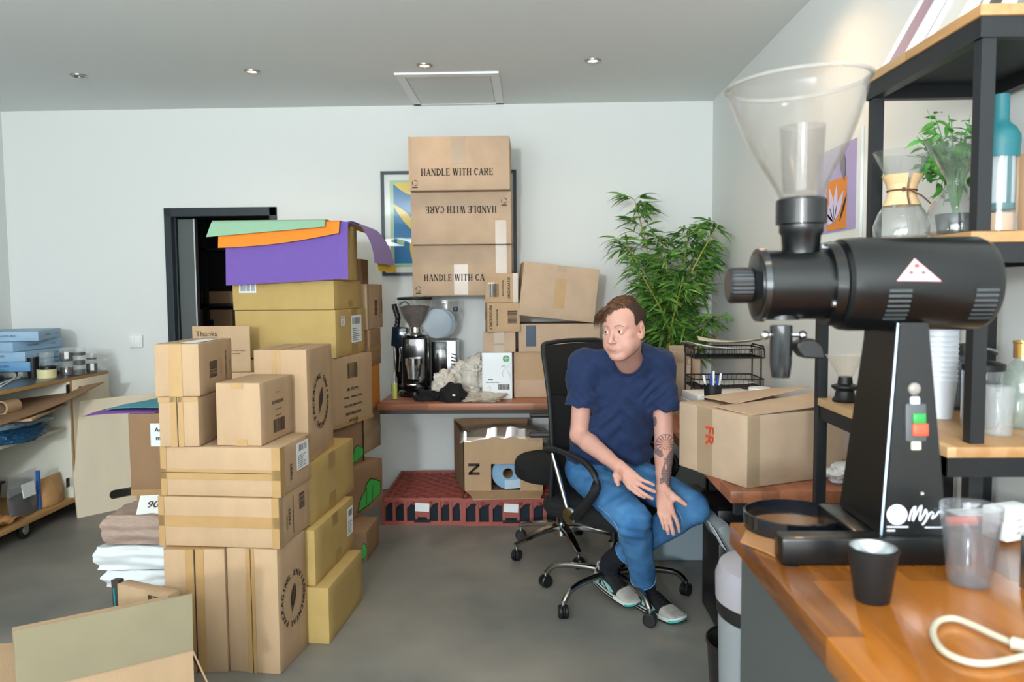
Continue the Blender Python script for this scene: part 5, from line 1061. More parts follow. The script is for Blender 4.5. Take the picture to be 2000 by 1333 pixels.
MB().lathe([(.1125, .188), (.1176, .188), (.1195, .192), (.1125, .194)], hc+V((0, 0, zb2)), 64, close=True, rot=tl).build('hopper_rim', glassy('hopper_rim_clear', '#bfbdb8', .1, .25, .5), t, world=True)
# chute
sc_ = V((gx(1527), GY, 0))
MB().lathe([(.0002, g(0, 636).z), (.030, g(0, 636).z), (.030, ax-rs+.01), (.0002, ax-rs+.01)], sc_, 36).build('chute_collar', M_gb, t, world=True)
zt_ = g(1527, 636).z; zb3 = g(1527, 733).z
MB().shell([(.015, zb3-.004), (.0165, zb3+.005), (.0185, zb3+.02), (.019, zt_)], sc_, t=.002, seg=32).build('chute', mat('gloss_black_chute', '#1c1f22', .12, coat=.6), t, world=True)
for pxk in (1494, 1567): MB().ball(g(pxk, 655), .008, 14, 10).build('chute_screw', M_chr, t, world=True)
MB().tube([g(1494, 655), g(1530, 655), g(1567, 655)], .004, 8).build('chute_clip', M_chr, t, world=True)
lv = [g(x, y, GY-.02) for x, y in ((1556, 672), (1572, 664), (1590, 662), (1608, 676), (1614, 702), (1570, 700), (1560, 688))]
MB().prism(lv, V((0, .035, .0))).build('bag_clamp', M_blkp, t, bevel=.003, world=True)
# column: tapered body
fy_t, fy_b = GY-.045, GY-.085; by_t, by_b = GY+.05, GY+.10
Zt = ax-.055; Zb = CZ+.04
ft = [at(1754, 640, fy_t), at(1814, 640, fy_t)]; fb = [at(1721, 1054, fy_b), at(1852, 1050, fy_b)]
xl_t = at(1690, 650, by_t).x; xl_b = at(1637, 1010, by_b).x
top_ = [V((ft[0].x, fy_t, Zt)), V((ft[1].x, fy_t, Zt)), V((ft[1].x+.01, by_t, Zt)), V((xl_t, by_t, Zt))]
bot_ = [V((fb[0].x, fy_b, Zb)), V((fb[1].x, fy_b, Zb)), V((fb[1].x+.02, by_b, Zb)), V((xl_b, by_b, Zb))]
cb_ = MB(); A_ = [cb_.bm.verts.new(p) for p in bot_]; B_ = [cb_.bm.verts.new(p) for p in top_]
cb_.bm.faces.new(A_[::-1]); cb_.bm.faces.new(B_)
for i in range(4): cb_.bm.faces.new((A_[i], A_[(i+1) % 4], B_[(i+1) % 4], B_[i]))
bmesh.ops.bevel(cb_.bm, geom=cb_.bm.edges[:], offset=.004, segments=3, affect='EDGES'); cb_.build('column', M_gb, t, world=True)
MB().tube([bot_[0]+V((-.0005, -.0005, .004)), top_[0]+V((-.0005, -.0005, -.01))], .0022, 8).build('edge_highlight', mat('pale_edge_highlight', '#8fa3b5', .3, metal=.6), t, world=True)  # pale strip paints a highlight down the column's front left edge
# base plate with front bar
bs = MB(); bs.bb((at(1526, 1100, GY-.1).x, GY-.105, CZ+.0005), (fb[1].x+.03, GY-.06, CZ+.045), bev=.004); bs.build('foot_bar', M_gb, t, world=True)
MB().bb((fb[0].x-.03, GY-.06, CZ+.001), (fb[1].x+.03, GY+.12, CZ+.041), bev=.004).build('base_plate', M_gb, t, world=True)
MB().lathe([(.0002, CZ+.0005), (.012, CZ+.0005), (.012, CZ+.0), (.0002, CZ+.0)], (at(1546, 1105, GY-.1).x, GY-.098, 0), 16).build('rubber_foot', M_blkp, t, world=True)
# controls on the column face: frame on the sloping face
fo = (bot_[0]+bot_[1])/2; fu = ((top_[0]+top_[1])/2-fo).normalized(); frr = V((1, 0, 0)); fn = frr.cross(fu).normalized()
if fn.y > 0: fn = -fn
def onf(px, py, l=.0):
    d = ray(px, py); tt_ = (fo+fn*l-O).dot(fn)/d.dot(fn); return O+d*tt_
Rf = Matrix((frr, -fn, fu)).transposed()
c = onf(1786, 760); MB().ball(c, .0105, 20, 12, (1, .55, 1)).build('start_lamp', mat('lamp_lens', '#8d8782', .15), t, world=True)
c = onf(1787, 784); MB().box(c, (.016, .006, .015), Rf, bev=.003).build('white_button', mat('pale_button', '#c9d6ea', .3), t, world=True)
c = onf(1788, 826, .001); MB().box(c, (.034, .006, .062), Rf, bev=.003).build('switch_housing', mat('grey_switch', '#4d5154', .5), t, world=True)
c = onf(1795, 818, .005); MB().box(c, (.021, .007, .017), Rf, bev=.002).build('green_switch', mat('green_switch', '#2c8f45', .35), t, world=True)
c = onf(1797, 840, .005); MB().box(c, (.025, .008, .020), Rf, bev=.002).build('red_switch', mat('red_switch', '#f0543a', .35), t, world=True)
c = onf(1789, 871); MB().box(c, (.016, .005, .015), Rf, bev=.002).build('cream_button', mat('cream_button', '#c8bfa6', .4), t, world=True)
c = onf(1801, 965); MB().ball(c, .0035, 10, 8).build('screw', M_stl, t, world=True)
M_wp = mat('white_print', '#dfe3ee', .6)
c = onf(1752, 1006, .0006); lg = MB().poly([c+frr*math.cos(a)*.0165+fu*math.sin(a)*.0165 for a in [2*PI*i/32 for i in range(32)]]).build('round_emblem', M_wp, t, world=True, smooth=0)
mb = MB()
for r_ in (.012, .008): mb.tube([c+fn*.0006+frr*math.cos(a)*r_+fu*math.sin(a)*r_ for a in [PI*.2+1.5*PI*i/20 for i in range(21)]], .0008, 5)
mb.build('emblem_lines', mat('emblem_grey', '#6c7180', .6), lg, world=True)
sg = [(1775, 1018), (1780, 1000), (1788, 990), (1784, 1008), (1783, 1018), (1792, 1000), (1800, 988), (1797, 1006), (1796, 1018), (1804, 1006), (1808, 996), (1811, 1008), (1806, 1020), (1801, 1026), (1808, 1018), (1818, 1002), (1823, 1004), (1820, 1014), (1828, 1008), (1834, 1000), (1843, 1002)]
MB().tube(smoothp([onf(x, y, .001) for x, y in sg], 4), .0014, 6).build('white_script_lettering', M_wp, t, world=True)
for (xa, xb_, y) in ((1732, 1774, 1030), (1732, 1748, 1037), (1806, 1848, 1031)):
    a, b_ = onf(xa, y, .0008), onf(xb_, y, .0008); MB().quad(a-fu*.001, b_-fu*.001, b_+fu*.001, a+fu*.001).build('small_print', M_wp, t, world=True, smooth=0)
# ---- dish and tan board
pts = [atz(x, y, CZ+.0008) for x, y in ((1446, 1060), (1500, 1082), (1524, 1094), (1524, 1040), (1640, 1010), (1640, 990), (1480, 994))]
solo(MB().prism(pts, V((0, 0, .002))), 'kraft_mat', mat('tan_leather_mat', '#a9794f', .4, var=.06, vs=20), 'tan leather mat lying under the black ring dish on the counter', 'mat')
dc = atz(1548, 1032, CZ+.003); t = thing('ring_dish', 'round black rimmed glass dish on the counter beside the grinder foot', 'dish', (dc.x, dc.y, CZ+.0032))
mb = MB(); mb.lathe([(.083, .002), (.0865, .0), (.0885, .030), (.085, .031)], seg=56, close=True); mb.build('rim', mat('gloss_black_rim', '#10151b', .12, coat=.5), t); MB().lathe([(.0002, .001), (.082, .001), (.082, .004), (.0002, .004)], seg=48).build('glass_base', glassy('amber_dish_glass', '#d6a878', .06, .1, .4), t)
# ---- cups
c = atz(1703, 1173, CZ); t = thing('cup', 'small black tumbler with steel lining on the counter in front of the grinder', 'cup', (c.x, c.y, CZ+.0005))
rt_ = 46.5*c.y/FPX*1.01; rb_ = 31*c.y/FPX; hc_ = (H-(1078-565)/FPX*c.y)-CZ
MB().shell([(rb_, 0), (rb_*1.06, .002), (rt_, hc_-.006), (rt_+.001, hc_-.002)], t=.0025, seg=48).build('outer_cup', mat('black_rubber_cup', '#141618', .5), t)
MB().shell([(rb_*.85, .004), (rt_-.004, hc_-.004), (rt_-.002, hc_)], t=.0008, seg=48).build('steel_lining', M_stl, t)
c = atz(1893, 1141, CZ); t = thing('cup', 'clear plastic tumbler on the counter right of the black cup', 'cup', (c.x, c.y, CZ+.0005))
rt_ = 55*c.y/FPX; rb_ = 38*c.y/FPX; hc_ = (H-(996-565)/FPX*c.y)-CZ
M_tum = glassy('clear_tumbler', '#b9bcc2', .10, .05, .75)
MB().shell([(rb_, 0), (rb_*1.03, .003), (rt_*.97, hc_-.02), (rt_, hc_-.018), (rt_+.001, hc_)], t=.0022, seg=48).build('tumbler_wall', M_tum, t)
MB().shell([(rb_*.9, .004), (rt_*.9, hc_-.03)], t=.0015, seg=48).build('inner_cup', glassy('stacked_inner_tumbler', '#b9bcc2', .12, .04, .7), t)
# ---- cable
cp_ = [atz(x, y, CZ+.006) for x, y in ((2020, 1268), (1985, 1260), (1945, 1243), (1900, 1222), (1862, 1209), (1832, 1215), (1822, 1238), (1838, 1268), (1872, 1288), (1915, 1297), (1960, 1292), (2030, 1275))]
t = thing('charging_cable', 'thick cream cable looped on the counter at the right edge', 'cable', cp_[7]); MB().tube(smoothp(cp_), .0042, 10).build('cable', mat('cream_rubber_cable', '#b8b09c', .4), t, world=True)
MB().tube([atz(1976, 1257, CZ+.008), atz(2030, 1271, CZ+.008)], .0085, 12).build('plug', MC['cream_rubber_cable'], t, world=True)
# ---- right back corner of the counter
def obox(nm, lab, cat, px, py, dims, rz, m, part='box_body', bev=.002, z=CZ+.001):
    c = atz(px, py, z); t = thing(nm, lab, cat, (c.x, c.y, z), rz); MB().box((0, 0, dims[2]/2), dims, bev=bev).build(part, m, t); return t
pt_ = obox('paper_sheet', 'white sheet of paper lying behind the small white box on the counter', 'paper', 1960, 1012, (.16, .12, .002), .1, M_pap, 'sheet')
wbx = obox('small_box', 'small white printed box at the right edge behind the tumbler', 'box', 1972, 1048, (.075, .05, .055), .35, M_label)
mb = MB(); 
for i, s_ in enumerate(('Paper filters', 'size 02', '100 pieces')): put_text(mb, s_, V((0, -.0255, .038-.012*i)), V((1, 0, 0)), V((0, 0, 1)), .009)
mb.build('printed_text', M_inkg, wbx, smooth=0)
mk = atz(1922, 1030, CZ+.045); t = thing('marker', 'orange red marker pen behind the tumbler on the counter', 'pen', (.80, 1.46, CZ+.012)); MB().tube([(-.06, 0, 0), (.02, .0, 0)], .009, 14).build('barrel', mat('orange_red_marker', '#e5532a', .35), t); MB().tube([(.021, 0, 0), (.05, 0, 0)], .0095, 14).build('cap', mat('red_cap', '#b3262c', .35), t)
t = thing('cable_coil', 'coil of thin dark cable at the back right corner of the counter', 'cable', (.86, 1.26, CZ+.004)); MB().tube([V((.055*math.cos(a)*(1+.1*math.sin(a*.37)), .045*math.sin(a), .003+a*.0009)) for a in [i*.35 for i in range(60)]], .0025, 6).build('cable', M_blkp, t)
t = thing('steel_ruler', 'steel strip standing at the right edge of the counter', 'strip', (at(2001, 1100, 1.15).x+.008, 1.15, CZ+.0005)); MB().box((.0, 0, .04), (.012, .03, .08), bev=.002).build('strip', M_stl, t)
# ================================================================ SHELVING UNIT
SX, SXL, SY0, SY1, SY2 = .883, .822, 1.60, 2.12, 2.31
t = thing('shelving_unit', 'black steel shelving unit with wooden shelves along the right wall', 'shelving', (1.04, 1.9, 0)); P_ = .028
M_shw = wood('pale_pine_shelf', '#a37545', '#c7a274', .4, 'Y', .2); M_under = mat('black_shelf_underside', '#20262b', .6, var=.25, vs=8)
zT = at(1905, 10, SY0).z; zM = at(1905, 452, SY0).z; zL = at(1905, 868, SY0).z
XB = 1.215
def post(x, y, z1): MB().bb((x, y, 0), (x+P_, y+P_, z1)).build('post', M_blk, t, world=True)
post(SX, SY0, zT-.022); post(XB-P_, SY0, zT-.022); post(SX, SY1-P_, zT-.022); post(XB-P_, SY1-P_, zT-.022); post(SXL, SY2-P_, 1.47); post(XB-P_, SY2-P_, 1.47)
for z, xl, ya, yb, nm in ((zT, SX-.01, SY0-.01, SY1+.01, 'top'), (zM, SX-.012, SY0-.004, SY1, 'mid'), (zL, SXL, SY0-.03, SY2, 'low')):
    MB().bb((xl, ya, z-.022), (XB, yb, z), bev=.002).build('shelf_board', M_shw, t, world=True)
    if nm != 'low':
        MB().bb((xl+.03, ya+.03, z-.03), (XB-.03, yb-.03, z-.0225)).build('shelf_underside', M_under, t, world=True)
    for a, b in (((xl+.005, ya+.006, z-.062), (XB, ya+.006+P_*.9, z-.0225)), ((xl+.005, yb-P_-.004, z-.062), (XB, yb-.004, z-.0225)), ((xl+.005, ya+.01, z-.062), (xl+.005+P_, yb-.01, z-.0225)), ((XB-P_, ya+.01, z-.062), (XB, yb-.01, z-.0225))):
        MB().bb(a, b).build('shelf_rail', M_blk, t, world=True)
for y in (SY0+.014,): MB().lathe([(.0002, -.003), (.006, -.003), (.005, -.0005), (.0002, 0)], (SX+.014, SY0-.0005, zT-.04), 14, 'Y').build('bolt', M_stl, t, world=True)
# items on the top shelf: leaning frames
for k, (y0, y1, x, hgt, lean, cin, lab) in enumerate(((1.98, 2.13, .905, .30, .5, '#a98a94', 'leaning white framed board with a mauve centre, farthest on the top shelf'), (1.80, 1.96, .925, .32, .5, '#d8d4cc', 'leaning white framed board in the middle of the top shelf'), (1.66, 1.78, .95, .32, .45, '#55504e', 'leaning grey board with white edge nearest on the top shelf'))):
    t2 = thing('framed_board', lab, 'picture', (x, (y0+y1)/2, zT+.003), rot=(0, lean, 0)); w_ = y1-y0
    f = MB(); f.bb((0, -w_/2, 0), (.02, w_/2, .02)); f.bb((0, -w_/2, hgt-.02), (.02, w_/2, hgt)); f.bb((0, -w_/2, .02), (.02, -w_/2+.02, hgt-.02)); f.bb((0, w_/2-.02, .02), (.02, w_/2, hgt-.02)); f.build('frame', M_white, t2)
    MB().bb((.006, -w_/2+.02, .02), (.014, w_/2-.02, hgt-.02)).build('board', mat('board'+cin, cin, .6), t2)
def leafplant(nm, lab, c, pr, ph_, potm, n, spread, up, seed, L=.03):
    random.seed(seed); t2 = thing(nm, lab, 'plant', c); MB().shell([(pr*.8, 0), (pr, ph_)], t=.003, seg=28).build('pot', potm, t2); MB().lathe([(.0002, ph_*.8), (pr*.9, ph_*.8), (pr*.9, ph_*.75), (.0002, ph_*.75)]).build('soil', MC['dark_soil'], t2)
    l_ = MB(); s_ = MB()
    for i in range(n):
        a = random.uniform(0, 2*PI); r = spread*math.sqrt(random.random()); e = V((r*math.cos(a), r*math.sin(a)*.7, ph_+up*random.uniform(.1, 1))); m0 = V((e.x*.3, e.y*.3, ph_+up*.5)); s_.tube([V((0, 0, ph_*.8)), m0, e], .0012, 4)
        for k in range(5):
            d = V((random.uniform(-1, 1), random.uniform(-1, 1), random.uniform(-.6, .6))); q = m0.lerp(e, random.random()); leaf(l_, q, d, L*random.uniform(.7, 1.2), L*.55, .3)
    l_.build('leaves', mat('fresh_leaf_green', '#3f8a3a', .45, col2='#74b35c', vs=30, var=.2), t2, smooth=60); s_.build('stems', MC['fresh_leaf_green'], t2)
leafplant('small_plant', 'leafy green plant standing behind the hourglass coffee jugs', (1.06, 2.02, zM+.001), .045, .07, M_blkp, 80, .13, .27, 5, .034)
leafplant('small_plant', 'little green plant in a wooden pot between the boards on the top shelf', (.925, 2.16-.24, zT+.001), .02, .03, M_card, 8, .03, .05, 9, .02) if 0 else None
# chemex style jugs
M_gl = glassy('thin_clear_glass', '#c5cccc', .03, .04, .95)
def hourglass(c, s_, lab, collar=True):
    t2 = thing('coffee_jug', lab, 'coffee jug', c)
    pr_ = [(.045, 0), (.062, .012), (.064, .035), (.052, .07), (.03, .10), (.019, .118), (.019, .124), (.034, .15), (.052, .185), (.066, .215)]
    MB().shell([(r*s_, z*s_) for r, z in pr_], t=.0018, seg=40).build('glass', M_gl, t2)
    if collar:
        for sg in (0, 1):
            mb = MB(); n = 14; rows = []
            for z, r in ((.085, .038), (.105, .028), (.12, .0255), (.135, .029), (.158, .040)):
                rows.append([(r*s_*math.cos(a), r*s_*math.sin(a), z*s_) for a in [-PI/2+.12+sg*PI+(PI-.24)*i/n for i in range(n+1)]])
            for ri in range(len(rows)-1):
                for i in range(n):
                    def oo(p): v = V(p); k = (v.xy.length+.006)/v.xy.length; return V((v.x*k, v.y*k, v.z))
                    a, b_, c_, d_ = rows[ri][i], rows[ri][i+1], rows[ri+1][i+1], rows[ri+1][i]; mb.quad(oo(a), oo(b_), oo(c_), oo(d_)); mb.quad(a, d_, c_, b_)
                    if ri == 0: mb.quad(a, b_, oo(b_), oo(a))
                    if ri == 3: mb.quad(d_, oo(d_), oo(c_), c_)
                for i in (0, n): a, d_ = rows[ri][i], rows[ri+1][i]; mb.quad(a, oo(a), oo(d_), d_)
            mb.build('wooden_collar', mat('pale_beech', '#d9b88c', .5, var=.05, vs=20), t2)
        MB().tube([V((.033*s_*math.cos(a), .033*s_*math.sin(a), .121*s_)) for a in [2*PI*i/24 for i in range(24)]], .002, 6, closed=True).build('leather_tie', mat('brown_leather', '#5b3a2c', .6), t2)
        MB().tube([V((-.02, -.035*s_, .121*s_)), V((.0, -.042*s_, .118*s_)), V((.025, -.045*s_, .105*s_)), V((.045, -.05*s_, .085*s_))], .002, 6).build('tie_end', MC['brown_leather'], t2)
        MB().ball((-.012, -.036*s_, .121*s_), .005, 10, 8).build('bead', MC['brown_leather'], t2)
    return t2
c1 = at(1752, 470, 1.97); hourglass((c1.x, 1.95, zM+.001), 1.0, 'hourglass coffee jug with wooden collar and leather tie, on the shelf above the grinder barrel')
c2 = at(1852, 470, 1.80); hourglass((c2.x+.015, 1.80, zM+.001), 1.0, 'plain glass hourglass coffee jug close behind the shelf post', False)
# teal cold brew bottle
t = thing('cold_brew_bottle', 'teal topped cold brew coffee bottle on the shelf right of the post', 'bottle', (at(1944, 450, 1.68).x+.003, 1.68, zM+.001)); M_teal = mat('teal_silicone', '#1f656d', .5)
MB().shell([(.032, 0), (.036, .004), (.036, .165)], t=.002, seg=36).build('glass_body', M_gl, t); MB().lathe([(.0375, .155), (.0375, .175), (.039, .185), (.038, .2), (.03, .215), (.019, .225), (.0165, .235), (.0165, .283), (.0002, .285)], seg=36).build('teal_top', M_teal, t)
MB().lathe([(.0002, .05), (.030, .05), (.030, .17), (.0002, .17)], seg=30).build('filter', glassy('pale_filter_mesh', '#dfe9ee', .4, .55, .5), t); MB().lathe([(.0305, .048), (.0325, .048), (.0325, .06), (.0305, .06)], seg=30, close=True).build('filter_ring', M_teal, t); MB().bb((.0, -.0325, .05), (.008, -.0305, .17)).build('filter_rib', M_teal, t)
MB().lathe([(.0002, .003), (.033, .004), (.033, .04), (.0002, .04)], seg=30).build('coffee', mat('pale_tea_liquid', '#c9a98c', .3), t)
c = at(1990, 460, 1.72); t = thing('striped_box', 'beige coffee box with lilac and teal stripes at the right edge of the shelf', 'box', (1.085, 1.73, zM+.001)); MB().box((0, 0, .085), (.09, .07, .17), bev=.002).build('box_body', mat('beige_box', '#cda783', .7), t); MB().box((0, -.036, .035), (.088, .002, .014)).build('lilac_stripe', mat('lilac_print', '#a998cf', .6), t); MB().box((0, -.036, .018), (.088, .002, .014)).build('teal_stripe', mat('teal_print', '#7cc0c0', .6), t); MB().box((0, -.036, .14), (.088, .002, .03)).build('orange_band', mat('orange_band', '#d9a05b', .6), t)
# lower shelf goods
c = at(1650, 783, 2.2); t = thing('coffee_dripper', 'fluted glass dripper on a black stand at the end of the lower shelf', 'dripper', (c.x, 2.2, zL+.001))
MB().lathe([(.0002, 0), (.032, 0), (.034, .006), (.028, .012), (.024, .03), (.03, .034), (.036, .04), (.036, .045), (.02, .05), (.018, .07), (.0002, .07)], seg=36).build('stand', M_blkp, t)
mb = MB(); n = 48; rr = []
for z, r in ((.066, .017), (.09, .028), (.115, .042), (.13, .052)): rr.append([mb.bm.verts.new((r*(1+.03*(i % 2))*math.cos(2*PI*i/n), r*(1+.03*(i % 2))*math.sin(2*PI*i/n), z)) for i in range(n)])
for A_, B_ in zip(rr, rr[1:]):
    for i in range(n): mb.bm.faces.new((A_[i], A_[(i+1) % n], B_[(i+1) % n], B_[i]))
mb.build('glass_cone', glassy('fluted_glass', '#e6d8bf', .05, .12, .6), t, smooth=15)
t = thing('paper_cup_stack', 'tall stack of white paper cups behind the grinder column', 'paper cups', (at(1836, 820, 1.92).x-.0, 1.92, zL+.001))
mb = MB(); mb.lathe([(.0002, 0), (.026, 0), (.035, .09), (.0365, .092)]+[(r, .092+k*.012+dz) for k in range(11) for r, dz in ((.0345, .001), (.036, .010), (.0375, .012))]+[(.036, .228), (.0002, .226)], seg=36); mb.build('cups', mat('paper_cup_white', '#dfe5ee', .6), t)
t = thing('server_carafe', 'round glass carafe with dark lid behind the cup stack, left of the steel post', 'carafe', (at(1862, 820, 2.05).x+.035, 2.07, zL+.001)); MB().shell([(.04, 0), (.047, .01), (.045, .11), (.03, .14)], t=.002, seg=32).build('glass', glassy('smoky_glass', '#56606a', .05, .5, .5), t); MB().lathe([(.0002, .141), (.034, .141), (.034, .165), (.0002, .17)]).build('lid', M_blkp, t)
t = thing('french_press', 'glass french press with black lid right of the steel post', 'french press', (at(1922, 820, 1.78).x+.005, 1.80, zL+.001))
MB().shell([(.038, 0), (.042, .006), (.042, .135)], t=.002, seg=36).build('glass', M_gl, t); MB().lathe([(.0002, .128), (.045, .128), (.046, .142), (.03, .148), (.0002, .15)], seg=36).build('lid', M_blkp, t)
MB().tube([V((.03*math.cos(a), .012*math.sin(a), .165+.018*math.sin(a*.5))) for a in [2*PI*i/24 for i in range(24)]], .0035, 8, closed=True).build('wire_loop', M_stl, t); MB().lathe([(.0002, .006), (.037, .006), (.037, .1), (.0002, .1)], seg=30).build('contents', mat('dark_green_black', '#1d2321', .3), t); MB().cyl((0, 0, .1), (0, 0, .17), .0025).build('plunger_rod', M_stl, t)
t = thing('carafe', 'glass carafe with a brass coloured neck at the right edge of the lower shelf', 'carafe', (at(1993, 815, 1.78).x+.012, 1.80, zL+.001)); MB().shell([(.04, 0), (.045, .01), (.045, .10), (.038, .125), (.016, .15), (.0155, .158)], t=.002, seg=36).build('glass', glassy('dimpled_green_glass', '#b9c7bd', .06, .14, .6), t); MB().lathe([(.014, .155), (.018, .156), (.018, .188), (.0195, .19), (.0195, .194), (.014, .194)], seg=32, close=True).build('brass_neck', mat('brushed_brass', '#c79a5b', .3, metal=.9), t)
t = thing('glass_beaker', 'plain straight glass with a bright rim in front of the brass necked carafe', 'glass', (at(1954, 820, 1.68).x+.002, 1.69, zL+.001)); MB().shell([(.024, 0), (.026, .004), (.028, .105)], t=.003, seg=32).build('glass', glassy('bright_thick_glass', '#eef2f4', .05, .1, .65), t)
c = atz(1618, 945, DESKZ+.001); lump('crumpled_paper', mat('crumpled_white_paper', '#dcdfe0', .6), (c.x+.075, c.y+.05, DESKZ), (.13, .12, .05), 'crumpled white paper on the desk behind the steel post', 'paper', .6, 8, seed=31)
# ================================================================ OFFICE CHAIRS
M_mf = mat('black_seat_fabric', '#131416', .95, bump=.15, bs=500); M_net = mat('black_mesh_back', '#1c1f22', .8, bump=.4, bs=900); M_arm = mat('black_armrest', '#17191b', .5); M_chrw = mat('warm_chrome', '#a3a19d', .18, metal=1)
def caster(par, x, y, rot, zc=.03):
    R_ = Matrix.Rotation(rot, 3, 'Z'); f = MB()
    f.cyl((x, y, zc), (x, y, zc+.048), .009, .009, 12); k = f.build('castor_stem', M_chr, par, world=True)
    for s_ in (-1, 1):
        c = V((x, y, zc))+R_ @ V((0, s_*.012, 0)); mb = MB(); r3 = Matrix.Rotation(rot, 3, 'Z'); mb.lathe([(.0002, -.009), (.024, -.009), (.029, -.005), (.029, .005), (.024, .009), (.0002, .009)], c, 24, 'Y', rot=r3); mb.build('castor_wheel', M_blkp, k, world=True)
    mb = MB(); mb.lathe([(.0002, -.003), (.031, -.003), (.031, .003), (.0002, .003)], (x, y, zc+.002), 24, 'Y', rot=Matrix.Rotation(rot, 3, 'Z')); mb.build('castor_hood', M_blkp, k, world=True)
def rrect(w, d, r, n=8):
    pts = []
    for cx_, cy_, a0 in ((w/2-r, d/2-r, 0), (-w/2+r, d/2-r, 90), (-w/2+r, -d/2+r, 180), (w/2-r, -d/2+r, 270)):
        for i in range(n+1): a = math.radians(a0+90*i/n); pts.append((cx_+r*math.cos(a), cy_+r*math.sin(a)))
    return pts
def cushion(mb, M, w, d, h, r=.09):
    prof = [(0, .86), (.12, .95), (.35, 1), (.7, 1), (.9, .965), (1, .90)]
    rings = []
    for t_, s_ in prof: rings.append([mb.bm.verts.new(M @ V((x*s_, y*s_, h*t_))) for x, y in rrect(w, d, r)])
    for A_, B_ in zip(rings, rings[1:]):
        n = len(A_)
        for i in range(n): mb.bm.faces.new((A_[i], A_[(i+1) % n], B_[(i+1) % n], B_[i]))
    mb.bm.faces.new(rings[0][::-1])
    c = mb.bm.verts.new(M @ V((0, 0, h*1.0)))
    n = len(rings[-1])
    for i in range(n): mb.bm.faces.new((rings[-1][i], rings[-1][(i+1) % n], c))
# front chair: faces lower right
cc = V((.36, 3.5, 0)); fa = math.radians(-45); F_ = V((math.cos(fa), math.sin(fa), 0)); Lf = V((-F_.y, F_.x, 0))   # Lf = chair's left
ch = thing('office_chair', 'black mesh back office chair with chrome star base on which the man sits', 'office chair', cc, 0)
for a in (158, -136, -69, 4, 80):
    a = math.radians(a); e = V((math.cos(a), math.sin(a), 0)); k = MB()
    pts = smoothp([cc+e*.02+V((0, 0, .115)), cc+e*.12+V((0, 0, .125)), cc+e*.22+V((0, 0, .122)), cc+e*.29+V((0, 0, .105)), cc+e*.325+V((0, 0, .07))])
    lg_ = k.tube(pts, [.0165-.004*i/len(pts) for i in range(len(pts))], 12).build('base_leg', M_chrw, ch, world=True)
    caster(ch, (cc+e*.33).x, (cc+e*.33).y, a+.9)
MB().cyl(cc+V((0, 0, .10)), cc+V((0, 0, .15)), .032, .026, 24).build('hub', M_chrw, ch, world=True)
MB().cyl(cc+V((0, 0, .15)), cc+V((0, 0, .26)), .024, seg=24).build('gas_lift_sleeve', M_chrw, ch, world=True); MB().cyl(cc+V((0, 0, .26)), cc+V((0, 0, .37)), .016, seg=20).build('gas_lift', M_blkp, ch, world=True)
Mc = Matrix.Translation(cc+V((0, 0, 0))) @ Matrix.Rotation(fa, 4, 'Z')
MB().box(Mc @ V((0, 0, .375)), (.26, .2, .035), Matrix.Rotation(fa, 3, 'Z'), bev=.008).build('seat_mechanism', M_grey, ch, world=True)
mb = MB(); cushion(mb, Mc @ Matrix.Translation((0, 0, .385)), .50, .50, .085); mb.build('seat', M_mf, ch, world=True, smooth=50)
# backrest: curved shell, x local = -0.25
def bk_pt(u, v, off=0):
    y = (u-.5)*.46*(.93+.07*math.sin(v*PI)); z = .44+.71*v; x = -.235-.06*v**2*1.0+.04*math.sin(v*PI*.9)-.0 + .045*(abs(u-.5)*2)**2; return Mc @ V((x-off, y, z))
MB().sheet(lambda u, v: bk_pt(.03+.94*u, .0+.74*v), 14, 18, .004).build('back_mesh', M_net, ch, world=True, smooth=60)
MB().sheet(lambda u, v: bk_pt(.03+.94*u, .70+.29*v-.035*math.sin(u*PI)*(1-v), -.006), 14, 8, .018).build('headrest_panel', mat('black_padded_fabric', '#0f1012', .8), ch, world=True, smooth=60)
fr_ = [bk_pt(0, 0)]+[bk_pt(0, i/12) for i in range(1, 12)]+[bk_pt(.02, .975), bk_pt(.07, 1.0), bk_pt(.25, 1.005), bk_pt(.5, 1.008), bk_pt(.75, 1.005), bk_pt(.93, 1.0), bk_pt(.98, .975)]+[bk_pt(1, i/12) for i in range(11, -1, -1)]+[bk_pt(.5, -.01)]
MB().tube(smoothp(fr_, 3), .011, 10).build('back_frame', M_arm, ch, world=True)
MB().tube(smoothp([Mc @ V(p) for p in ((-.1, 0, .38), (-.22, 0, .37), (-.28, 0, .42), (-.265, 0, .6))]), .014, 10).build('back_bar', M_grey, ch, world=True)
ARM = [(1066, 881, 3.44), (1078, 878, 3.42), (1100, 884, 3.37), (1124, 895, 3.30), (1147, 909, 3.22), (1162, 930, 3.17), (1164, 953, 3.16), (1153, 975, 3.18), (1136, 996, 3.22), (1120, 1014, 3.27)]
ap = smoothp([at(*p) for p in ARM], 4)
MB().rib(ap, [.045]*(len(ap)//2)+[.04]*(len(ap)-len(ap)//2), [.02]*len(ap), up=(.25, .2, .6)).build('armrest', M_arm, ch, world=True, smooth=60)
MB().tube([at(1079, 886, 3.42), at(1092, 935, 3.38), at(1108, 995, 3.33)], .0095, 12).build('arm_support', M_chr, ch, world=True)
dcp = at(1114, 1008, 3.29); axd = (Lf*-1)
MB().lathe([(.0002, -.012), (.034, -.012), (.038, -.006), (.038, .008), (.03, .014), (.0002, .015)], dcp, 32, 'X', rot=Matrix.Rotation(math.atan2(axd.y, axd.x), 3, 'Z')).build('arm_joint', M_chrw, ch, world=True)
MB().tube([dcp, cc+V((0, 0, .39))-Lf*.16], .012, 10).build('arm_bracket', M_grey, ch, world=True)
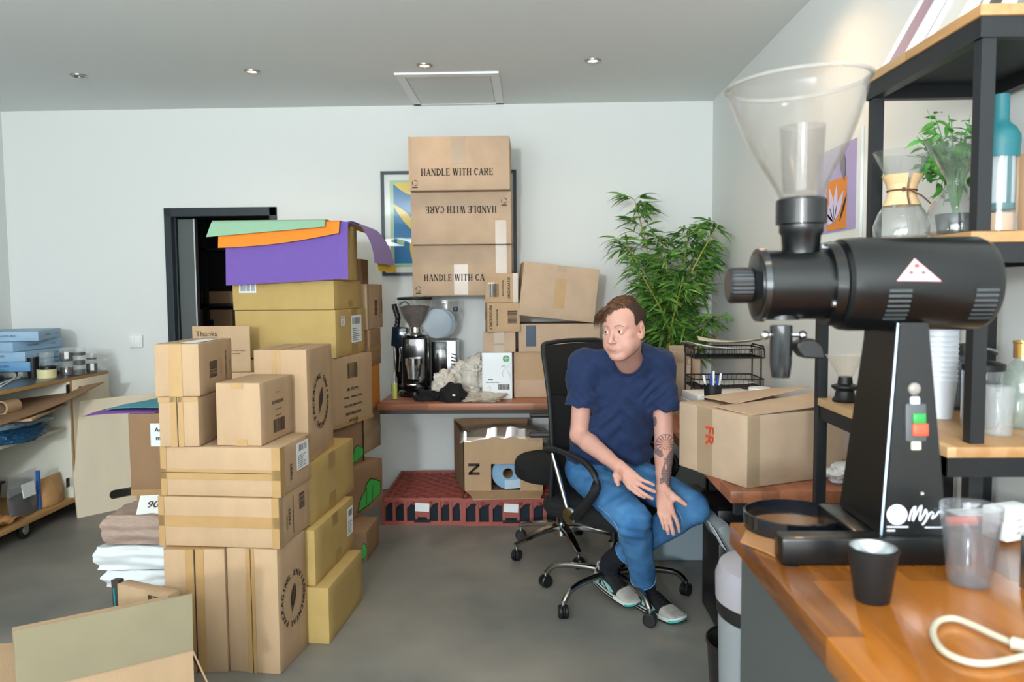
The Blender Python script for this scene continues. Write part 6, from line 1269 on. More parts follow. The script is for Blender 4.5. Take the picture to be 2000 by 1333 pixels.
# far arm mirrored about the chair's centre plane
def mir(p): r = p-cc; k = r.dot(Lf); return p-Lf*1.74*k
ap2 = [mir(p) for p in ap]; MB().rib(ap2, .042, .02, up=(.25, .2, .6)).build('armrest', M_arm, ch, world=True, smooth=60)
MB().tube([mir(at(1079, 886, 3.42)), mir(at(1092, 935, 3.38)), mir(at(1108, 995, 3.33))], .0095, 12).build('arm_support', M_chr, ch, world=True); MB().tube([mir(dcp), cc+V((0, 0, .39))+Lf*.16], .012, 10).build('arm_bracket', M_grey, ch, world=True)
# second chair behind
c2 = V((.15, 4.14, 0)); ch2 = thing('office_chair', 'second black office chair with flat polished legs, mostly hidden behind the first', 'office chair', c2, 0)
for a in (216, 144, -72, 0, 72):
    a = math.radians(a-3); e = V((math.cos(a), math.sin(a), 0)); pts = [c2+e*.02+V((0, 0, .135)), c2+e*.12+V((0, 0, .128)), c2+e*.22+V((0, 0, .105)), c2+e*.295+V((0, 0, .082))]
    MB().rib(pts, [.05, .042, .034, .026], [.032, .026, .02, .016]).build('base_leg', M_chr, ch2, world=True); caster(ch2, (c2+e*.285).x, (c2+e*.285).y, a+.6)
MB().cyl(c2+V((0, 0, .09)), c2+V((0, 0, .16)), .04, .03, 24).build('hub', M_chr, ch2, world=True); MB().cyl(c2+V((0, 0, .16)), c2+V((0, 0, .40)), .022, seg=20).build('gas_lift', M_blkp, ch2, world=True)
Mc2 = Matrix.Translation(c2) @ Matrix.Rotation(PI, 4, 'Z'); mb = MB(); cushion(mb, Mc2 @ Matrix.Translation((0, 0, .405)), .5, .48, .10, .2); mb.build('seat', M_mf, ch2, world=True, smooth=50)
MB().sheet(lambda u, v: Mc2 @ V((-.25-.05*v+.03*(2*u-1)**2, (u-.5)*.40, .52+.36*v)), 10, 12, .03).build('backrest', M_mf, ch2, world=True, smooth=50); MB().tube([Mc2 @ V((-.1, 0, .4)), Mc2 @ V((-.27, 0, .4)), Mc2 @ V((-.3, 0, .6))], .014, 10).build('back_bar', M_grey, ch2, world=True)
for s_ in (-1, 1):
    a_ = [Mc2 @ V(p) for p in ((-.1, s_*.29, .42), (0, s_*.30, .45), (.05, s_*.30, .6), (.03, s_*.30, .67))]; MB().tube(smoothp(a_), .012, 10).build('arm_support', M_arm, ch2, world=True); MB().box(Mc2 @ V((.05, s_*.30, .685)), (.24, .07, .025), bev=.01).build('armrest', M_arm, ch2, world=True)
# ================================================================ PERSON
from mathutils.bvhtree import BVHTree
def A3(*v): return np.array(v, dtype=np.float32)
def rc(p, a, b, ra, rb):
    a, b = A3(*a), A3(*b); ba = b-a; t = np.clip(((p-a) @ ba)/float(ba @ ba), 0, 1); return np.sqrt((((p-a)-t[:, None]*ba)**2).sum(1))-(ra+(rb-ra)*t)
def chain(p, pts, rs, k=.004):
    d = None
    for i in range(len(pts)-1):
        e = rc(p, pts[i], pts[i+1], rs[i], rs[i+1]); d = e if d is None else smin(d, e, k)
    return d
def el(p, c, r, R=None):
    q = p-A3(*c)
    if R is not None: q = q @ R
    r = A3(*r); k0 = np.sqrt(((q/r)**2).sum(1))+1e-9; k1 = np.sqrt(((q/(r*r))**2).sum(1))+1e-9; return k0*(k0-1)/k1
def smin(a, b, k):
    h = np.clip(.5+.5*(b-a)/k, 0, 1); return b*(1-h)+a*h-k*h*(1-h)
def smax(a, b, k): return -smin(-a, -b, k)
def cyl_(p, a, b, ra, rb):   # cone with flat ends
    a, b = A3(*a), A3(*b); ba = b-a; L = float(np.sqrt(ba @ ba)); t = ((p-a) @ ba)/(L*L); tc = np.clip(t, 0, 1)
    return np.maximum(np.sqrt((((p-a)-t[:, None]*ba)**2).sum(1))-(ra+(rb-ra)*tc), np.maximum(-t*L, (t-1)*L))
def sdf_mesh(f, lo, hi, h):
    lo = np.array(lo, np.float32); n = np.ceil((np.array(hi)-lo)/h/8).astype(int); N = n*8
    bc = np.stack(np.meshgrid(*[np.arange(k) for k in n], indexing='ij'), -1).reshape(-1, 3)
    cd = f((lo+(bc*8+3.5)*h).astype(np.float32)); keep = np.abs(cd) < 8*h*1.35
    G = np.repeat(np.repeat(np.repeat(np.where(cd.reshape(n) > 0, 1, -1).astype(np.float32), 8, 0), 8, 1), 8, 2)
    off = np.stack(np.meshgrid(*[np.arange(8)]*3, indexing='ij'), -1).reshape(-1, 3); kb_ = bc[keep]
    for i in range(0, len(kb_), 600):
        idx = (kb_[i:i+600, None, :]*8+off[None]).reshape(-1, 3); v = f((lo+idx*h).astype(np.float32)); G[idx[:, 0], idx[:, 1], idx[:, 2]] = v
    S_ = G < 0; c = S_[:-1, :-1, :-1].astype(np.int8)
    tot = sum(S_[i:N[0]-1+i, j:N[1]-1+j, k:N[2]-1+k].astype(np.int8) for i in (0, 1) for j in (0, 1) for k in (0, 1))
    act = np.argwhere((tot > 0) & (tot < 8)); vid = np.full(tot.shape, -1, np.int32); vid[act[:, 0], act[:, 1], act[:, 2]] = np.arange(len(act))
    cs = [(i, j, k) for i in (0, 1) for j in (0, 1) for k in (0, 1)]; acc = np.zeros((len(act), 3)); cnt = np.zeros(len(act))
    for a in cs:
        for ax in range(3):
            if a[ax]: continue
            b = list(a); b[ax] = 1; ga = G[act[:, 0]+a[0], act[:, 1]+a[1], act[:, 2]+a[2]]; gb = G[act[:, 0]+b[0], act[:, 1]+b[1], act[:, 2]+b[2]]
            m = (ga < 0) != (gb < 0); t = np.where(m, ga/np.where(m, ga-gb, 1), 0); q = np.tile(np.array(a, float), (len(act), 1)); q[:, ax] += t; acc += q*m[:, None]; cnt += m
    V_ = lo+(act+acc/cnt[:, None])*h; F = []
    for ax in range(3):
        sl0 = [slice(None)]*3; sl1 = [slice(None)]*3; sl0[ax] = slice(0, -1); sl1[ax] = slice(1, None); s0, s1 = S_[tuple(sl0)], S_[tuple(sl1)]
        e = np.argwhere(s0 != s1); e = e[(e.min(1) > 0) & (e < N-1).all(1)]; o1, o2 = [(1, 2), (2, 0), (0, 1)][ax]
        def cell(d1, d2): q = e.copy(); q[:, o1] -= d1; q[:, o2] -= d2; return vid[q[:, 0], q[:, 1], q[:, 2]]
        Q = np.stack([cell(1, 1), cell(0, 1), cell(0, 0), cell(1, 0)], 1); fl = s0[e[:, 0], e[:, 1], e[:, 2]]; Q[~fl] = Q[~fl][:, ::-1]; F.append(Q)
    F = np.concatenate(F); F = F[(F >= 0).all(1)]
    lb = np.arange(len(V_))
    while True:      # keep the one connected piece
        m = lb[F].min(1); nl = lb.copy(); [np.minimum.at(nl, F[:, j], m) for j in range(4)]; nl = nl[nl]
        if (nl == lb).all(): break
        lb = nl
    big = np.bincount(lb[F[:, 0]]).argmax(); kp = lb == big; ix = np.cumsum(kp)-1; F = F[kp[F[:, 0]]]; return V_[kp], ix[F]
def mkmesh(nm, V_, F, mats, parent, disp=None, smooth_it=1):
    me = bpy.data.meshes.new(nm); me.vertices.add(len(V_)); me.vertices.foreach_set('co', V_.astype(np.float32).ravel()); me.loops.add(len(F)*4); me.polygons.add(len(F))
    me.loops.foreach_set('vertex_index', F.astype(np.int32).ravel()); me.polygons.foreach_set('loop_start', np.arange(0, len(F)*4, 4, dtype=np.int32)); me.update(calc_edges=True); me.validate()
    # laplacian smoothing
    ed = np.empty(len(me.edges)*2, np.int32); me.edges.foreach_get('vertices', ed); ed = ed.reshape(-1, 2); co = V_.astype(np.float64).copy(); n = len(co)
    for _ in range(smooth_it):
        s = np.zeros_like(co); c = np.zeros(n); np.add.at(s, ed[:, 0], co[ed[:, 1]]); np.add.at(s, ed[:, 1], co[ed[:, 0]]); np.add.at(c, ed[:, 0], 1); np.add.at(c, ed[:, 1], 1); co = co*.5+.5*s/np.maximum(c, 1)[:, None]
    me.vertices.foreach_set('co', co.astype(np.float32).ravel()); me.update()
    if disp is not None:
        nr = np.empty(n*3, np.float32); me.vertex_normals.foreach_get('vector', nr); co = co+nr.reshape(-1, 3)*disp(co)[:, None]; me.vertices.foreach_set('co', co.astype(np.float32).ravel()); me.update()
    me.transform(PM(parent).inverted() if parent is not None else Matrix()); me.polygons.foreach_set('use_smooth', np.ones(len(F), bool))
    for m in mats: me.materials.append(m)
    o = bpy.data.objects.new(nm, me); C.objects.link(o); o.parent = parent; return o
def sn(p, fx, fy, fz, ph=0): return np.sin(p[:, 0]*fx+ph+1.3*np.sin(p[:, 2]*fz*.5+p[:, 1]*9+ph))*np.sin(p[:, 1]*fy+p[:, 2]*fz+ph*2)
P_ = lambda a: tuple(at(*a))
neck = (.402, 3.335, 1.105); shR = (.222, 3.36, 1.075); shL = (.548, 3.39, 1.072)
elR = P_((1131, 850, 3.35)); wrR = P_((1208, 912, 3.12)); elL = P_((1297, 862, 3.33)); wrL = P_((1295, 953, 3.09))
hpR = (.235, 3.49, .575); hpL = (.415, 3.53, .575); knR = P_((1236, 1016, 3.07)); anR = P_((1258, 1140, 3.34)); knL = P_((1350, 992, 3.15)); anL = (.345, 3.44, .185)
HC = V((.368, 3.185, 1.232)); ph = math.radians(37)
fwd = V((-math.sin(ph), -math.cos(ph), -.06)).normalized(); upv = V((-.075, -.03, 1)).normalized(); lef = fwd.cross(upv).normalized()*-1; upv = (lef.cross(fwd)).normalized()*-1
if upv.z < 0: upv = -upv
if lef.x < 0: lef = -lef
HR = np.array([list(lef), list(fwd), list(upv)], np.float32).T   # columns: local x (person's left), y (forward), z (up)
hcn = A3(*HC)
def hl(x, y, z): return HC+lef*x+fwd*y+upv*z
def head(P):
    p = (P-hcn) @ HR; ax_ = p.copy(); ax_[:, 0] = np.abs(p[:, 0])
    d = el(p, (0, -.012, .035), (.0755, .096, .083)); d = smin(d, el(p, (0, .020, -.025), (.063, .067, .082)), .03)
    d = smin(d, el(p, (0, .034, .048), (.060, .050, .045)), .025)
    d = smin(d, rc(ax_, (.041, .002, -.052), (.017, .056, -.094), .027, .021), .032); d = smin(d, el(p, (0, .066, -.101), (.023, .020, .016)), .015)
    d = smin(d, el(ax_, (.037, .046, -.050), (.030, .031, .034)), .022); d = smin(d, el(ax_, (.050, .048, -.016), (.016, .022, .013)), .014)
    d = smin(d, rc(ax_, (.008, .079, .019), (.046, .066, .021), .0085, .008), .014)
    d = smax(d, -el(ax_, (.032, .098, .001), (.017, .019, .011)), .012)
    d = smin(d, rc(p, (0, .080, .008), (0, .106, -.034), .0072, .0105), .010); d = smin(d, el(p, (0, .107, -.037), (.0105, .0095, .0085)), .006); d = smin(d, el(ax_, (.0115, .096, -.040), (.0075, .0095, .0065)), .006)
    d = smax(d, -el(ax_, (.0062, .1015, -.0485), (.003, .0045, .003)), .003)
    d = smin(d, el(p, (0, .080, -.066), (.026, .0135, .018)), .012)
    d = smin(d, rc(ax_, (.001, .0935, -.0648), (.0195, .0845, -.0665), .0036, .0022), .004); d = smin(d, rc(ax_, (.0, .0925, -.0722), (.0155, .0850, -.0705), .0044, .0024), .004)
    d = smax(d, -rc(ax_, (.0, .0985, -.0682), (.021, .0875, -.0685), .0013, .0008), .002)
    lid = np.maximum(el(ax_, (.032, .0725, .001), (.0155, .0148, .0140)), -el(ax_, (.032, .092, .0002), (.0122, .016, .0050))); d = smin(d, lid, .003)
    ear = el(ax_, (.0800, -.012, -.006), (.0075, .0195, .031), np.array(Euler((math.radians(12), 0, math.radians(-20))).to_matrix(), np.float32)); ear = smax(ear, -el(ax_, (.0885, -.008, .000), (.0075, .011, .019)), .005); ear = smin(ear, rc(ax_, (.077, .0, -.033), (.073, .006, -.018), .006, .005), .006)
    d = smin(d, ear, .006); return d
KR = [(1230, 953, 3.055), (1238, 950, 3.045), (1245.5, 944, 3.05), (1251, 937, 3.06)]
FR_ = [[(1241, 962, 3.035), (1250, 968, 3.025), (1259, 972.5, 3.025)], [(1251, 961, 3.025), (1263, 969, 3.012), (1274, 974.5, 3.012)], [(1258, 952, 3.03), (1269, 957, 3.02), (1279.5, 961.5, 3.02)], [(1261, 941, 3.045), (1269, 944, 3.038), (1277, 948, 3.038)]]
TR_ = [(1210, 919, 3.10), (1203, 929, 3.065), (1204.5, 939, 3.05), (1207, 947, 3.045)]
KL = [(1314, 1003, 3.0), (1306, 1008, 2.992), (1297, 1009, 2.997), (1288.5, 1003, 3.01)]
FL_ = [[(1321, 1016, 2.99), (1324.5, 1028, 2.99), (1326.5, 1039, 2.995)], [(1310.5, 1024, 2.975), (1314, 1038, 2.975), (1316.5, 1051, 2.982)], [(1300.5, 1023, 2.982), (1303.5, 1035, 2.98), (1306, 1046.5, 2.987)], [(1291.5, 1014, 3.0), (1294.5, 1024, 2.997), (1297, 1034, 3.0)]]
TL_ = [(1303, 960, 3.06), (1313, 968, 3.03), (1325, 976, 3.015), (1339, 986.5, 3.01)]
RF = [.0082, .0086, .0082, .0070]
def hand(p, wr, K, Fg, T):
    w = A3(*wr); Kp = [A3(*P_(k)) for k in K]; mid = sum(Kp)/4; d = None
    for i, k in enumerate(Kp):
        s = w+(k-mid)*.45; e = rc(p, s, k, .0135, .0100); d = e if d is None else smin(d, e, .014)
    Tp = [A3(*P_(t)) for t in T]; th_ = chain(p, [w*.6+Tp[0]*.4]+Tp[1:], [.014, .0125, .0098, .0078], .006)
    d = smin(d, rc(p, w*.5+Tp[0]*.5, Tp[1]*.75+Kp[0]*.25, .014, .012), .014); d = smin(d, th_, .009)
    d = smin(d, rc(p, w+(Kp[3]-mid)*.4, Kp[3]*.7+w*.3, .0135, .012), .012)
    ff = None
    for i in range(4):
        c = chain(p, [Kp[i]]+[A3(*P_(q)) for q in Fg[i]], [RF[i]*1.06, RF[i], RF[i]*.92, RF[i]*.78], .003); ff = c if ff is None else smin(ff, c, .0016)
    return smin(d, ff, .006)
def lerp3(a, b, t): return tuple(a[i]+(b[i]-a[i])*t for i in range(3))
def bodysdf(p):
    d = np.full(len(p), 9., np.float32); z = p[:, 2]
    m = (z > 1.02) & (p[:, 0] > .2) & (p[:, 0] < .52) & (p[:, 1] < 3.42)
    if m.any(): d[m] = head(p[m])
    nb = tuple(hl(0, -.035, -.055)); e = rc(p, nb, (.400, 3.345, 1.09), .051, .055); e = smin(e, rc(p, tuple(hl(0, .03, -.085)), (.40, 3.30, 1.075), .018, .03), .03); d = smin(d, e, .014)
    d = smin(d, rc(p, neck, shR, .04, .045), .04); d = smin(d, rc(p, neck, shL, .04, .045), .04)
    d = smin(d, el(p, (.385, 3.41, .97), (.15, .09, .16)), .04); d = smin(d, el(p, (.35, 3.45, .75), (.14, .09, .18)), .05)
    for sh, e_, w_, K, Fg, T in ((shR, elR, wrR, KR, FR_, TR_), (shL, elL, wrL, KL, FL_, TL_)):
        a = rc(p, sh, e_, .048, .0385); f1 = lerp3(e_, w_, .28); a = smin(a, chain(p, [e_, f1, lerp3(e_, w_, .7), w_], [.0375, .0405, .0315, .0245], .006), .014)
        bx = np.abs(p-A3(*w_)).max(1) < .16; h_ = np.full(len(p), 9., np.float32)
        if bx.any(): h_[bx] = hand(p[bx], w_, K, Fg, T)
        d = smin(d, smin(a, h_, .012), .02)
    for hp_, kn, an in ((hpR, knR, anR), (hpL, knL, anL)):
        d = smin(d, chain(p, [hp_, kn, an], [.065, .045, .028], .02), .03)
    return d
per = thing('person', 'man in navy t-shirt and jeans sitting on the office chair, palms turned out', 'person', (.36, 3.4, 0))
M_skin = mat('fair_skin', '#c9998a', .5, var=.05, vs=18, sub=.12, bump=.05, bs=500, spec=.35); M_lip = mat('lips', '#c08274', .45, sub=.1); M_tat = mat('tattoo_ink', '#6d5f62', .5, var=.15, vs=160); M_flush = mat('flushed_skin', '#cf9585', .5, var=.05, vs=18, sub=.12)
Vb, Fb_ = sdf_mesh(bodysdf, (.10, 2.93, .12), (.74, 3.66, 1.36), .0026)
bo = mkmesh('body', Vb, Fb_, [M_skin, M_lip, M_tat], per, smooth_it=1)
# lips and tattoo by face
me = bo.data; nf = len(me.polygons); cen = np.empty(nf*3, np.float32); me.polygons.foreach_get('center', cen); cen = cen.reshape(-1, 3)+np.array(per.location, np.float32); nrm = np.empty(nf*3, np.float32); me.polygons.foreach_get('normal', nrm); nrm = nrm.reshape(-1, 3)
mi = np.zeros(nf, np.int32); q = (cen-hcn) @ HR; axx = np.abs(q[:, 0])
zc_ = -.0685; lip = (axx < .0205) & (q[:, 1] > .080) & (q[:, 2] < zc_+.0050*(1-(axx/.0205)**2)**.6+.0005-.002*np.exp(-(axx/.003)**2)) & (q[:, 2] > zc_-.0072*(1-(axx/.0205)**2)**.6); mi[lip] = 1
Ri = np.array(CRi, np.float32); cc_ = (cen-A3(0, 0, H)) @ Ri.T; pxs = 1000+FPX*cc_[:, 0]/-cc_[:, 2]; pys = 666.5-FPX*cc_[:, 1]/-cc_[:, 2]
def inpoly(x, y, P):
    r = np.zeros(len(x), bool); j = len(P)-1
    for i in range(len(P)): (xi, yi), (xj, yj) = P[i], P[j]; r ^= ((yi > y) != (yj > y)) & (x < (xj-xi)*(y-yi)/(yj-yi+1e-9)+xi); j = i
    return r
cv = lambda L: [(1150+x/6.06, 860+y/6.06) for x, y in L]
arm_ = (cen[:, 2] > .6) & (cen[:, 2] < 1.0) & (cen[:, 0] > .44) & (nrm[:, 1] < .15) & (cen[:, 1] < 3.4)
T_ = inpoly(pxs, pys, cv([(755, 110), (800, 90), (870, 130), (885, 190), (850, 210), (770, 150)])) | inpoly(pxs, pys, cv([(875, 185), (905, 225), (945, 160), (1010, 60), (1010, 300), (1000, 540), (940, 560), (900, 500), (845, 525), (840, 450), (870, 440), (850, 400), (900, 250)]))
T_ &= ~(inpoly(pxs, pys, cv([(900, 290), (925, 290), (925, 350), (905, 350)])) | (np.sin(pys*1.9) > .93))
dx_, dy_ = pxs-1300, pys-868; rr_ = np.hypot(dx_, dy_); an_ = np.arctan2(dy_, dx_)
T_ |= (rr_ > 7) & (rr_ < 18) & (np.sin(an_*15) > .45) & (pys < 880); T_ |= (np.abs(rr_-19) < .7) & (pys < 876); T_ |= (np.hypot((pxs-1279)/4, (pys-824)/10) < 1)
mi[arm_ & T_] = 2; me.polygons.foreach_set('material_index', mi); me.update()
# eyes
M_ew = mat('eye_white', '#e9e6e3', .2); M_iris = mat('iris', '#5a4a3c', .15); M_pup = mat('pupil', '#0b0a0a', .1)
gz_ = (fwd*.97-lef*.16+upv*.02).normalized()
for s_ in (-1, 1):
    mb = MB(); c = hl(.032*s_, .0735, .0010); qr = gz_.to_track_quat('Z', 'Y').to_matrix(); bmesh.ops.create_uvsphere(mb.bm, u_segments=40, v_segments=40, radius=.0122, matrix=Matrix.Translation(c) @ qr.to_4x4())
    e = mb.build('eye', [M_ew, M_iris, M_pup], per, world=True, smooth=60)
    off = V(per.location)
    for f in e.data.polygons:
        a = (V(f.center)+off-c).normalized().dot(gz_); f.material_index = 2 if a > .962 else (1 if a > .865 else 0)
    # brow follows the skin
bvh = BVHTree.FromPolygons([tuple(v) for v in (Vb)], [tuple(int(i) for i in f) for f in Fb_])
def skinpt(x, z, lift=.0012, y0=.16):
    o = hl(x, y0, z); hit = bvh.ray_cast(o, -fwd, .2); return (hit[0]+fwd*lift) if hit[0] else hl(x, .08, z)
M_brow = mat('brown_brow', '#94705a', .8, var=.2, vs=200)
for s_ in (-1, 1):
    mb = MB(); pts = [(s_*x, z) for x, z in ((.013, .0195), (.020, .0235), (.029, .0255), (.039, .0235), (.048, .0175))]; w_ = [.0019, .0026, .0026, .0020, .0009]; rows = []
    for (x, z), w in zip(pts, w_): rows.append([mb.bm.verts.new(skinpt(x, z+w)), mb.bm.verts.new(skinpt(x, z, .0026)), mb.bm.verts.new(skinpt(x, z-w))])
    for A_, B_ in zip(rows, rows[1:]):
        mb.bm.faces.new((A_[0], B_[0], B_[1], A_[1])); mb.bm.faces.new((A_[1], B_[1], B_[2], A_[2]))
    mb.build('eyebrow', M_brow, per, world=True, smooth=80)
# hair: scalp cap plus combed locks
M_hair = mat('brown_hair', '#3a271d', .5, col2='#6e4c34', vs=60, var=.25, stretch=(1, 1, 3), bump=.4, bs=300); M_short = mat('short_brown_hair', '#3b2a22', .85, var=.3, vs=260, bump=.5, bs=500)
def shortsdf(P):
    p = (P-hcn) @ HR; ax = np.abs(p[:, 0]); d = el(p, (0, -.013, .036), (.0790, .0995, .0865))
    cut = np.maximum(p[:, 1]-(.038-np.clip(.03-p[:, 2], 0, .1)*1.0+.25*np.clip(p[:, 2]-.06, 0, 1)), -(p[:, 2]+.035+.35*np.clip(-p[:, 1]-.02, 0, .06)))
    cut = np.maximum(cut, -(np.hypot(p[:, 1]+.012, (p[:, 2]+.004)*.8)-.030)); return smax(d, cut, .004)
Vh, Fh = sdf_mesh(shortsdf, tuple(HC-V((.13, .13, .13))), tuple(HC+V((.13, .13, .15))), .0028); mkmesh('short_side_hair', Vh, Fh, [M_short], per, lambda p: .0012*np.sin(p[:, 0]*900)*np.sin(p[:, 2]*1000+p[:, 1]*700), 1)
random.seed(3); mb = MB()
def lock(a, b, c, w, mb=mb):
    P = smoothp([a, b, c], 5); n = len(P); prev = None
    for i, p in enumerate(P):
        s = i/(n-1); d = (P[min(i+1, n-1)]-P[max(i-1, 0)]).normalized(); nn = (p-HC).normalized(); sd = d.cross(nn).normalized(); ww = w*(.35+.9*math.sin(PI*min(1, s*.75+.2)))*(1-s**4)+.0002
        r = [mb.bm.verts.new(p-sd*ww), mb.bm.verts.new(p+nn*ww*.55), mb.bm.verts.new(p+sd*ww), mb.bm.verts.new(p-nn*ww*.4)]
        if prev:
            for k in range(4): mb.bm.faces.new((prev[k], prev[(k+1) % 4], r[(k+1) % 4], r[k]))
        prev = r
def scal(x, y, k=1.0):   # point on the enlarged cranium above (x,y)
    q = 1-((x)/.079)**2-((y+.013)/.0995)**2; return V((x, y, .036+.0865*math.sqrt(max(q, 0))*k))
for i in range(1500):     # swept from his left parting over to his right and forward
    x0 = random.uniform(-.06, .050); y0 = random.uniform(-.085, .068)
    if ((x0)/.066)**2+((y0+.012)/.092)**2 > 1: continue
    dx = -random.uniform(.035, .065); dy = random.uniform(.004, .035); a = scal(x0, y0); b = scal(max(-.074, x0+dx*.55), min(.076, y0+dy*.5)); c = scal(max(-.078, x0+dx), min(.082, y0+dy))
    a.z -= .003; lf_ = .009+.008*random.random(); b.z += lf_; c.z += lf_*.55-.004
    if y0+dy > .06: c.y += .006
    lock(hl(*a), hl(*b), hl(*c), random.uniform(.0010, .0021))
for i in range(260):     # fringe hanging over the forehead on his right
    x0 = random.uniform(-.03, .022); a = scal(x0, .05); a.z += .004; ex = -.050-random.random()*.036; b = V((x0*.4-.035, .083, .088+.008*random.random())); c = V((ex, .088-.35*max(0, -ex-.05)+random.uniform(-.004, .006), .062+random.uniform(-.014, .014)-.25*max(0, -ex-.055)))
    lock(hl(*a), hl(*b), hl(*c), random.uniform(.0009, .0018))
for i in range(120): 
    y0 = random.uniform(-.02, .06); a = scal(-.060, y0*.8); b = V((-.082, y0+.01, .070)); c = V((-.086-random.random()*.008, y0+.02, .040-random.random()*.035)); lock(hl(*a), hl(*b), hl(*c), random.uniform(.0009, .0018))
mb.build('hair', M_hair, per, world=True, smooth=70)
# ---- t-shirt
M_ts = mat('navy_cotton', '#182a4f', .9, var=.05, vs=30, bump=.12, bs=700, sheen=.05)
slR0, slR1 = shR, lerp3(shR, elR, .60); slL0, slL1 = shL, lerp3(shL, elL, .62)
def shirt(p):
    d = el(p, (.385, 3.415, .965), (.188, .122, .175)); d = smin(d, el(p, (.345, 3.435, .78), (.182, .128, .17)), .06); d = smin(d, el(p, (.335, 3.465, .665), (.190, .132, .10)), .05)
    d = smin(d, rc(p, neck, shR, .066, .063), .035); d = smin(d, rc(p, neck, shL, .066, .063), .035)
    s1 = cyl_(p, lerp3(slR0, slR1, .1), slR1, .064, .073); s2 = cyl_(p, lerp3(slL0, slL1, .1), slL1, .062, .069); d = smin(d, smin(rc(p, slR0, lerp3(slR0, slR1, .45), .064, .066), s1, .01), .03); d = smin(d, smin(rc(p, slL0, lerp3(slL0, slL1, .45), .062, .064), s2, .01), .03)
    # hollow cuffs
    for sh, e_, a in ((slR1, elR, .053), (slL1, elL, .050)):
        st = lerp3(sh, e_, -.05); d = smax(d, -cyl_(p, st, lerp3(sh, e_, .3), a, a+.002), .004)
    d = smax(d, (.640+.05*(p[:, 0]-.33)**2*8)-p[:, 2], .006)
    d = smax(d, -rc(p, (.398, 3.300, 1.095), (.385, 3.20, 1.22), .062, .085), .008); return d
def shf(p):
    r = .0055*sn(p, 22, 30, 26)+.0042*sn(p, 48, 40, 45, 2)+.002*sn(p, 95, 80, 90, 4); a = np.exp(-((p[:, 2]-.93)/.05)**2)*np.exp(-((p[:, 0]-.24)/.06)**2); b = np.exp(-((p[:, 2]-.95)/.06)**2)*np.exp(-((p[:, 0]-.51)/.05)**2)
    r = r+(.006*a*np.sin((p[:, 0]+p[:, 2])*130))+(.006*b*np.sin((p[:, 0]-p[:, 2])*130)); w = np.clip((.80-p[:, 2])/.12, 0, 1); r = r+w*.0085*np.sin(p[:, 2]*75+p[:, 0]*14+2*np.sin(p[:, 0]*18)); c_ = np.clip((p[:, 2]-.8)/.15, 0, 1); r = r+.004*c_*np.sin((p[:, 0]-.39)*60*(1.2-p[:, 2])*2.2); r = r+.006*np.exp(-((p[:, 2]-.84)/.1)**2)*np.sin((p[:, 2]*1.0+np.abs(p[:, 0]-.37)*.9)*85); return r
Vs, Fs = sdf_mesh(shirt, (.08, 3.15, .60), (.70, 3.66, 1.20), .0042); ts = mkmesh('t_shirt', Vs, Fs, [M_ts], per, shf, 2)
bv2 = BVHTree.FromObject(ts, bpy.context.evaluated_depsgraph_get())
# collar band following the neck opening
ring = []
nc = V((.398, 3.300, 1.095)); na = (V((.385, 3.20, 1.22))-nc).normalized(); n1 = na.orthogonal().normalized(); n2 = na.cross(n1)
def shirt0(p):
    p = np.array([p], np.float32); d = el(p, (.385, 3.415, .965), (.188, .122, .175)); d = smin(d, rc(p, neck, shR, .066, .063), .035); return smin(d, rc(p, neck, shL, .066, .063), .035)[0]
for i in range(64):
    a = 2*PI*i/64; e = n1*math.cos(a)+n2*math.sin(a); lo_, hi_ = -.12, .14
    for _ in range(30):
        m = (lo_+hi_)/2; tt = max(0, min(1, m/.16)); r_ = .062+.023*tt; q_ = nc+na*m+e*(r_+.001)
        if m < 0: q_ = nc+(na*m)+e*math.sqrt(max(1e-6, .062**2-m*m))
        if shirt0(q_) < 0: lo_ = m
        else: hi_ = m
    ring.append(q_+na*.001)
MB().rib(ring+[ring[0], ring[1]], .006, .014, up=tuple(na)).build('collar', M_ts, per, world=True, smooth=60)
# ---- jeans
M_jn = mat('blue_denim', '#2d6498', .85, col2='#4a7fb0', vs=9, var=.08, bump=.2, bs=600); M_st = mat('pale_stitching', '#9fb6c8', .8)
def jeans(p):
    d = el(p, (.325, 3.50, .60), (.182, .128, .095)); d = smin(d, rc(p, hpR, knR, .088, .070), .03); d = smin(d, rc(p, hpL, knL, .090, .070), .03)
    hR = lerp3(knR, anR, .93); hL = lerp3(knL, anL, .82)
    d2 = smin(rc(p, knR, lerp3(knR, anR, .35), .068, .062), cyl_(p, lerp3(knR, anR, .2), hR, .063, .052), .012); d = smin(d, d2, .018)
    d3 = smin(rc(p, knL, lerp3(knL, anL, .35), .069, .062), cyl_(p, lerp3(knL, anL, .2), hL, .062, .053), .012); d = smin(d, d3, .014)
    for k, h_, a in ((knR, hR, anR), (knL, hL, anL)): d = smax(d, -cyl_(p, lerp3(k, h_, .88), lerp3(k, h_, 1.2), .042, .042), .004)
    return d
def jf(p):
    r = .003*sn(p, 30, 26, 30)+.002*sn(p, 70, 60, 65, 1)
    kk = A3(*knR); dd = np.sqrt(((p-kk)**2).sum(1)); r = r+.006*np.exp(-(dd/.075)**2)*np.sin(p[:, 2]*150+p[:, 0]*30); kk = A3(*anR)+A3(-.01, -.02, .09); dd = np.sqrt(((p-kk)**2).sum(1)); r = r+.0045*np.exp(-(dd/.07)**2)*np.sin(p[:, 2]*140+p[:, 0]*50)
    kk = A3(.33, 3.38, .63); dd = np.sqrt(((p-kk)**2).sum(1)); return r+.006*np.exp(-(dd/.09)**2)*np.sin(p[:, 2]*95+p[:, 0]*40*np.sign(p[:, 0]-.33)+p[:, 1]*40)
Vj, Fj = sdf_mesh(jeans, (.08, 2.95, .10), (.76, 3.68, .74), .0042); jn = mkmesh('jeans', Vj, Fj, [M_jn], per, jf, 2)
